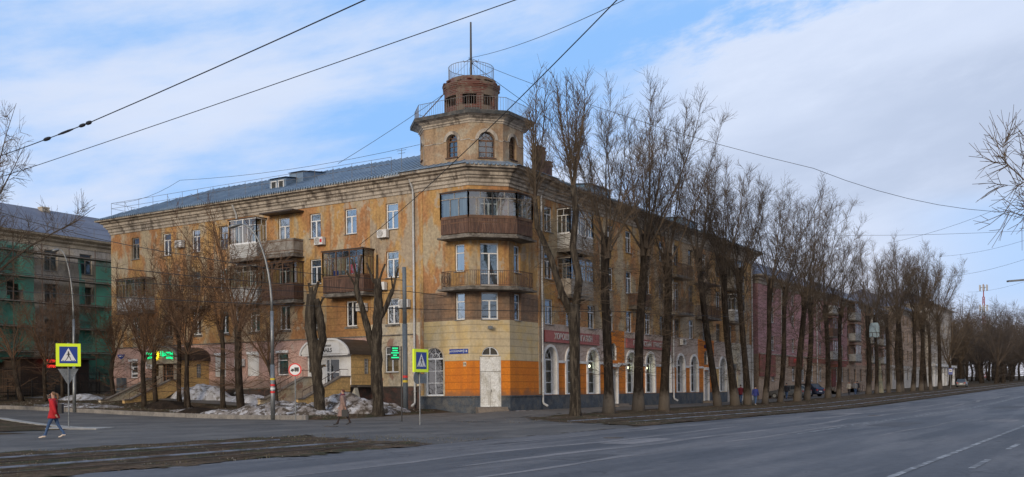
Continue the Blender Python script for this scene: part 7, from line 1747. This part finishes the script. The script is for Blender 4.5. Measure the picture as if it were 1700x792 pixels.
T, J_ = person(-32.4, -2.0, leftdir+.15, 1.68, 'woman in a red jacket and jeans, phone at her ear, striding past the crossing sign', None, redcoat, jeans, shoew, hairb, coat_to=.42, stride=.175, arm='phone', hairlong=True, skirt=.12)
def rel(name, mb_obj, mat, T): me = mb_obj.mesh(name, mat); o = bpy.data.objects.new(name, me); COL.objects.link(o); o.parent = T; return o
q = MB(); q.box(.105, .12, .165, .18, 1.38, 1.50, blackp); P_ = thing('mobile_phone', 'dark phone held at the cheek of the woman in the red jacket', 'phone', (0,0,0)); bpy.data.objects.remove(P_)
bagm = M('black_bag', (.014,.014,.016), fine=.1, rough=.6)
def carried(name, label, cat, T, mbb, mat):
    bpy.context.view_layer.update(); me = mbb.mesh(name, mat); o = bpy.data.objects.new(name, me); COL.objects.link(o); o.location = T.location; o.rotation_euler = T.rotation_euler; return tag(o, label, cat)
q = MB(); q.obox(Vector((-.06,-.25,1.05)), Vector((1,0,0)), Vector((0,1,0)), Vector((0,0,1)), .14, .065, .17); q.tube([(-.15,-.18,1.18), (-.10,-.10,1.36), (-.08,.08,1.36), (-.02,.15,1.15)], .012, 5); q.tube([(.04,-.18,1.18), (.08,-.10,1.36), (.06,.06,1.38)], .012, 5)
carried('backpack', 'small black bag on the back of the woman in the red jacket', 'bag', T, q, bagm)
q = MB(); w = Vector(J_['Rp'][0]); q.obox(w+Vector((-.02,.02,.04)), Vector((1,0,0)), Vector((0,.3,1)).normalized(), Vector((0,1,-.3)).normalized(), .006, .07, .034); carried('mobile_phone', 'dark phone pressed to the ear of the woman in red', 'phone', T, q, blackp)
T, J_ = person(-18.25, -3.2, leftdir-.1, 1.69, 'woman in a long beige belted coat and burgundy scarf, crossing the side street', None, taup, hose, shoeb, hairr, coat_to=.24, stride=.16, arm='swing', skirt=.14)
q = MB(); q.tube([(.125*1.69*math.cos(2*math.pi*k/16)*.92, .012+.086*1.69*math.sin(2*math.pi*k/16), 1.03) for k in range(17)], .022, 6); rel('belt', q, taup, T)
q = MB(); q.tube([(.05*1.69*math.cos(2*math.pi*k/12), .02+.05*1.69*math.sin(2*math.pi*k/12), 1.43) for k in range(13)], .035, 7); q.tube([(.02,.12,1.42), (.03,.16,1.28), (.03,.165,1.15)], [.03,.03,.02], 6); q.sm = True; rel('scarf', q, M('burgundy_scarf', (.12,.02,.045), fine=.2), T)
q = MB(); w = Vector(J_['Lp'][0]); q.obox(w+Vector((0,.02,-.24)), Vector((1,0,0)), Vector((0,1,0)), Vector((0,0,1)), .05, .15, .16); q.tube([w+Vector((0,-.08,-.09)), w+Vector((0,-.03,-.0)), w+Vector((0,.07,.0)), w+Vector((0,.12,-.09))], .010, 5); carried('handbag', 'black handbag in the hand of the woman in the beige coat', 'handbag', T, q, bagm)
away = 0.0
dj = M('dark_jacket', (.02,.02,.028), fine=.1); bj = M('blue_jacket', (.02,.03,.16), fine=.1); rj = M('dark_red_jacket', (.17,.015,.025), fine=.1); cj = M('cream_coat', (.38,.34,.28), fine=.1); gj = M('grey_jacket', (.16,.16,.17), fine=.1); dh = M('dark_hair', (.02,.015,.012), fine=.1)
GPd = 'pedestrians on the tree-lined footpath'
for x, y, hd, hh, lb, tp, lg, st in ((34.5,-4.5,.1,1.75,'pedestrian in a dark red jacket half behind a poplar trunk',rj,jeans,.12), (30.4,-7.2,.0,1.68,'pedestrian in a bright blue jacket between two poplars',bj,jeans,.15), (53.2,-3.2,.0,1.78,'pedestrian in a black jacket and jeans by the parked cars',dj,jeans,.13), (73.6,-5.0,3.3,1.7,'pedestrian in a cream coat beyond the crooked poplar',cj,dj,.12), (76.9,-5.0,3.2,1.72,'pedestrian in a grey jacket and jeans right of the cream-coated one',gj,jeans,.10), (79.8,-4.6,.2,1.74,'pedestrian in dark clothes close behind the grey-jacketed one',dj,dj,.12), (66.5,-4.2,.2,1.76,'pedestrian in black between two poplars before the shop entrance',dj,dj,.1)):
    person(x, y, hd, hh, lb, GPd, tp, lg, shoeb if st != .15 else shoew, dh, coat_to=.46, stride=st, arm='swing', lod=0)
# ------------------------------------------------------------------ cars
def car(x, y, hd, paint, label, L_=4.4, h=1.5, suv=False):
    z = H(x, y); T = thing('parked_car', label, 'car', (x, y, z), 'cars parked along the far footpath'); T.rotation_euler = (0,0,hd); w = .88
    st = [(-L_/2,.35,.80,.70), (-L_/2+.12,.28,.95,.82), (-L_/2+.6,.24,1.02,.86), (-.9,.22,1.02,w), (.2,.22,.98,w), (L_/2-1.0,.24,.94,.87), (L_/2-.35,.27,.85,.82), (L_/2,.36,.68,.66)]
    if suv: st = [(a, b_, c+.12, d) for a, b_, c, d in st]
    q = MB(); rings = []
    for xx, z0, z1, ww in st:
        i = len(q.v); q.v += [(xx,-ww*.92,z0), (xx,-ww,z0+.15), (xx,-ww*1.0,(z0+z1)/2+.05), (xx,-ww*.9,z1), (xx,0,z1+.03), (xx,ww*.9,z1), (xx,ww,(z0+z1)/2+.05), (xx,ww,z0+.15), (xx,ww*.92,z0)]; rings.append(i)
    for a, c in zip(rings[:-1], rings[1:]):
        for k in range(9): j = (k+1) % 9; q.f.append((a+k, a+j, c+j, c+k)); q.m.append(0)
    q.f.append(tuple(rings[0]+k for k in reversed(range(9)))); q.f.append(tuple(rings[-1]+k for k in range(9))); q.m += [0,0]; q.sm = False
    body = rel('body', q, paint, T)
    hb = (1.0 if not suv else 1.12); q = MB(); g = MB(); cab = [(-L_/2+.45,hb,.74), (-L_/2+.95,h,.62), (.25,h+.0,.62), (L_/2-1.45,hb-.02,.76)]
    for sg in (-1, 1): g.poly([(xx, sg*ww, zz) for xx, zz, ww in (cab if sg < 0 else cab[::-1])])
    g.poly([(cab[0][0],-cab[0][2],hb), (cab[0][0],cab[0][2],hb), (cab[1][0],cab[1][2],h), (cab[1][0],-cab[1][2],h)]); g.poly([(cab[3][0],cab[3][2],hb), (cab[3][0],-cab[3][2],hb), (cab[2][0],-cab[2][2],h), (cab[2][0],cab[2][2],h)])
    rel('windows', g, M('car_glass', (.03,.035,.04), fine=0, rough=.08, spec=.8), T)
    q.poly([(cab[1][0],-.62,h+.002), (cab[2][0],-.62,h+.002), (cab[2][0],.62,h+.002), (cab[1][0],.62,h+.002)])
    for a, c in ((0,1), (1,2), (2,3)):
        for sg in (-1, 1): q.beam((cab[a][0], sg*cab[a][2], cab[a][1]), (cab[c][0], sg*cab[c][2], cab[c][1]), .06, .06)
    for xx in (-.55, ): 
        for sg in (-1, 1): q.beam((xx, sg*.76, hb), (xx, sg*.625, h), .07, .05)
    rel('roof', q, paint, T)
    for xx in (-L_/2+.85, L_/2-.85):
        for sg in (-1, 1):
            q = MB(); q.tube([(xx, sg*(w-.18), .32), (xx, sg*(w+.01), .32)], .32, 18, blackp); wl = rel('wheel', q, blackp, T); q = MB(); q.tube([(xx, sg*(w+.011), .32), (xx, sg*(w+.02), .32)], .19, 12, steel); o = rel('rim', q, steel, T); o.parent = wl
    for sg in (-1, 1):
        q = MB(); q.obox(Vector((-L_/2+.03, sg*.62, .80)), Vector((1,0,0)), Vector((0,1,0)), Vector((0,0,1)), .05, .13, .09); rel('tail_light', q, M('tail_light_red', (.35,.01,.01), fine=0, rough=.3), T)
        q = MB(); q.obox(Vector((L_/2-.1, sg*.58, .68)), Vector((1,0,0)), Vector((0,1,0)), Vector((0,0,1)), .08, .14, .07); rel('headlight', q, M('headlight_glass', (.6,.62,.62), fine=0, rough=.2), T)
        q = MB(); q.obox(Vector((.75, sg*.97, 1.0)), Vector((1,0,0)), Vector((0,1,0)), Vector((0,0,1)), .07, .09, .06); rel('mirror', q, paint, T)
    q = MB(); q.obox(Vector((-L_/2-.005, 0, .62)), Vector((1,0,0)), Vector((0,1,0)), Vector((0,0,1)), .008, .26, .06); rel('number_plate', q, whites, T)
    return T
silver = M('silver_car_paint', (.22,.24,.25), fine=0, rough=.3, metal=.5); darkbl = M('dark_blue_car_paint', (.025,.035,.07), fine=0, rough=.25, metal=.4); greyc = M('grey_car_paint', (.11,.115,.12), fine=0, rough=.35, metal=.5)
car(62.5, -1.2, rad(100), silver, 'silver hatchback parked nose to the pink wall', 4.1, 1.45); car(68.6, -1.0, rad(65), darkbl, 'dark blue car parked behind the black-jacketed pedestrian', 4.6, 1.55, True); car(58.6, -1.6, rad(95), greyc, 'dark grey car mostly hidden by the poplar next to the silver hatchback', 4.0, 1.45)
car(147, -8.2, 0.05, greyc, 'grey hatchback seen from behind at the end of the verge', 4.1, 1.5)
car(176, 3, .8, M('white_car_paint', (.5,.5,.5), fine=0, rough=.3), 'white car under the far avenue trees', 4.3, 1.5); car(190, 4, .6, darkbl, 'dark car farther right under the avenue trees', 4.4, 1.5)
# rubbish and small things
T = thing('stone_block', 'pale stone wedge sticking out of the snow below the yellow porch wall', 'stone', (-2.6, 8.9, .5)); q = MB(); q.extr([(-3.4,8.5,.2), (-3.4,9.3,.2), (-3.4,9.1,.9), (-3.4,8.85,1.35), (-3.4,8.7,.85)], (.35,0,0), M('pale_stone', (.42,.40,.33), (.34,.32,.26), scale=4)); q.build('block', None, T)
T = thing('concrete_cone', 'pale upright cone-like post between the far poplars', 'post', (91.5, -5.0, H(91.5,-5))); q = MB(); q.tube([(91.5,-5.0,H(91.5,-5)), (91.5,-5.0,H(91.5,-5)+2.2), (91.5,-5.0,H(91.5,-5)+4.6)], [.55,.30,.12], 10, M('mossy_concrete', (.20,.21,.15), (.42,.36,.24), scale=1)); q.build('shaft', None, T)
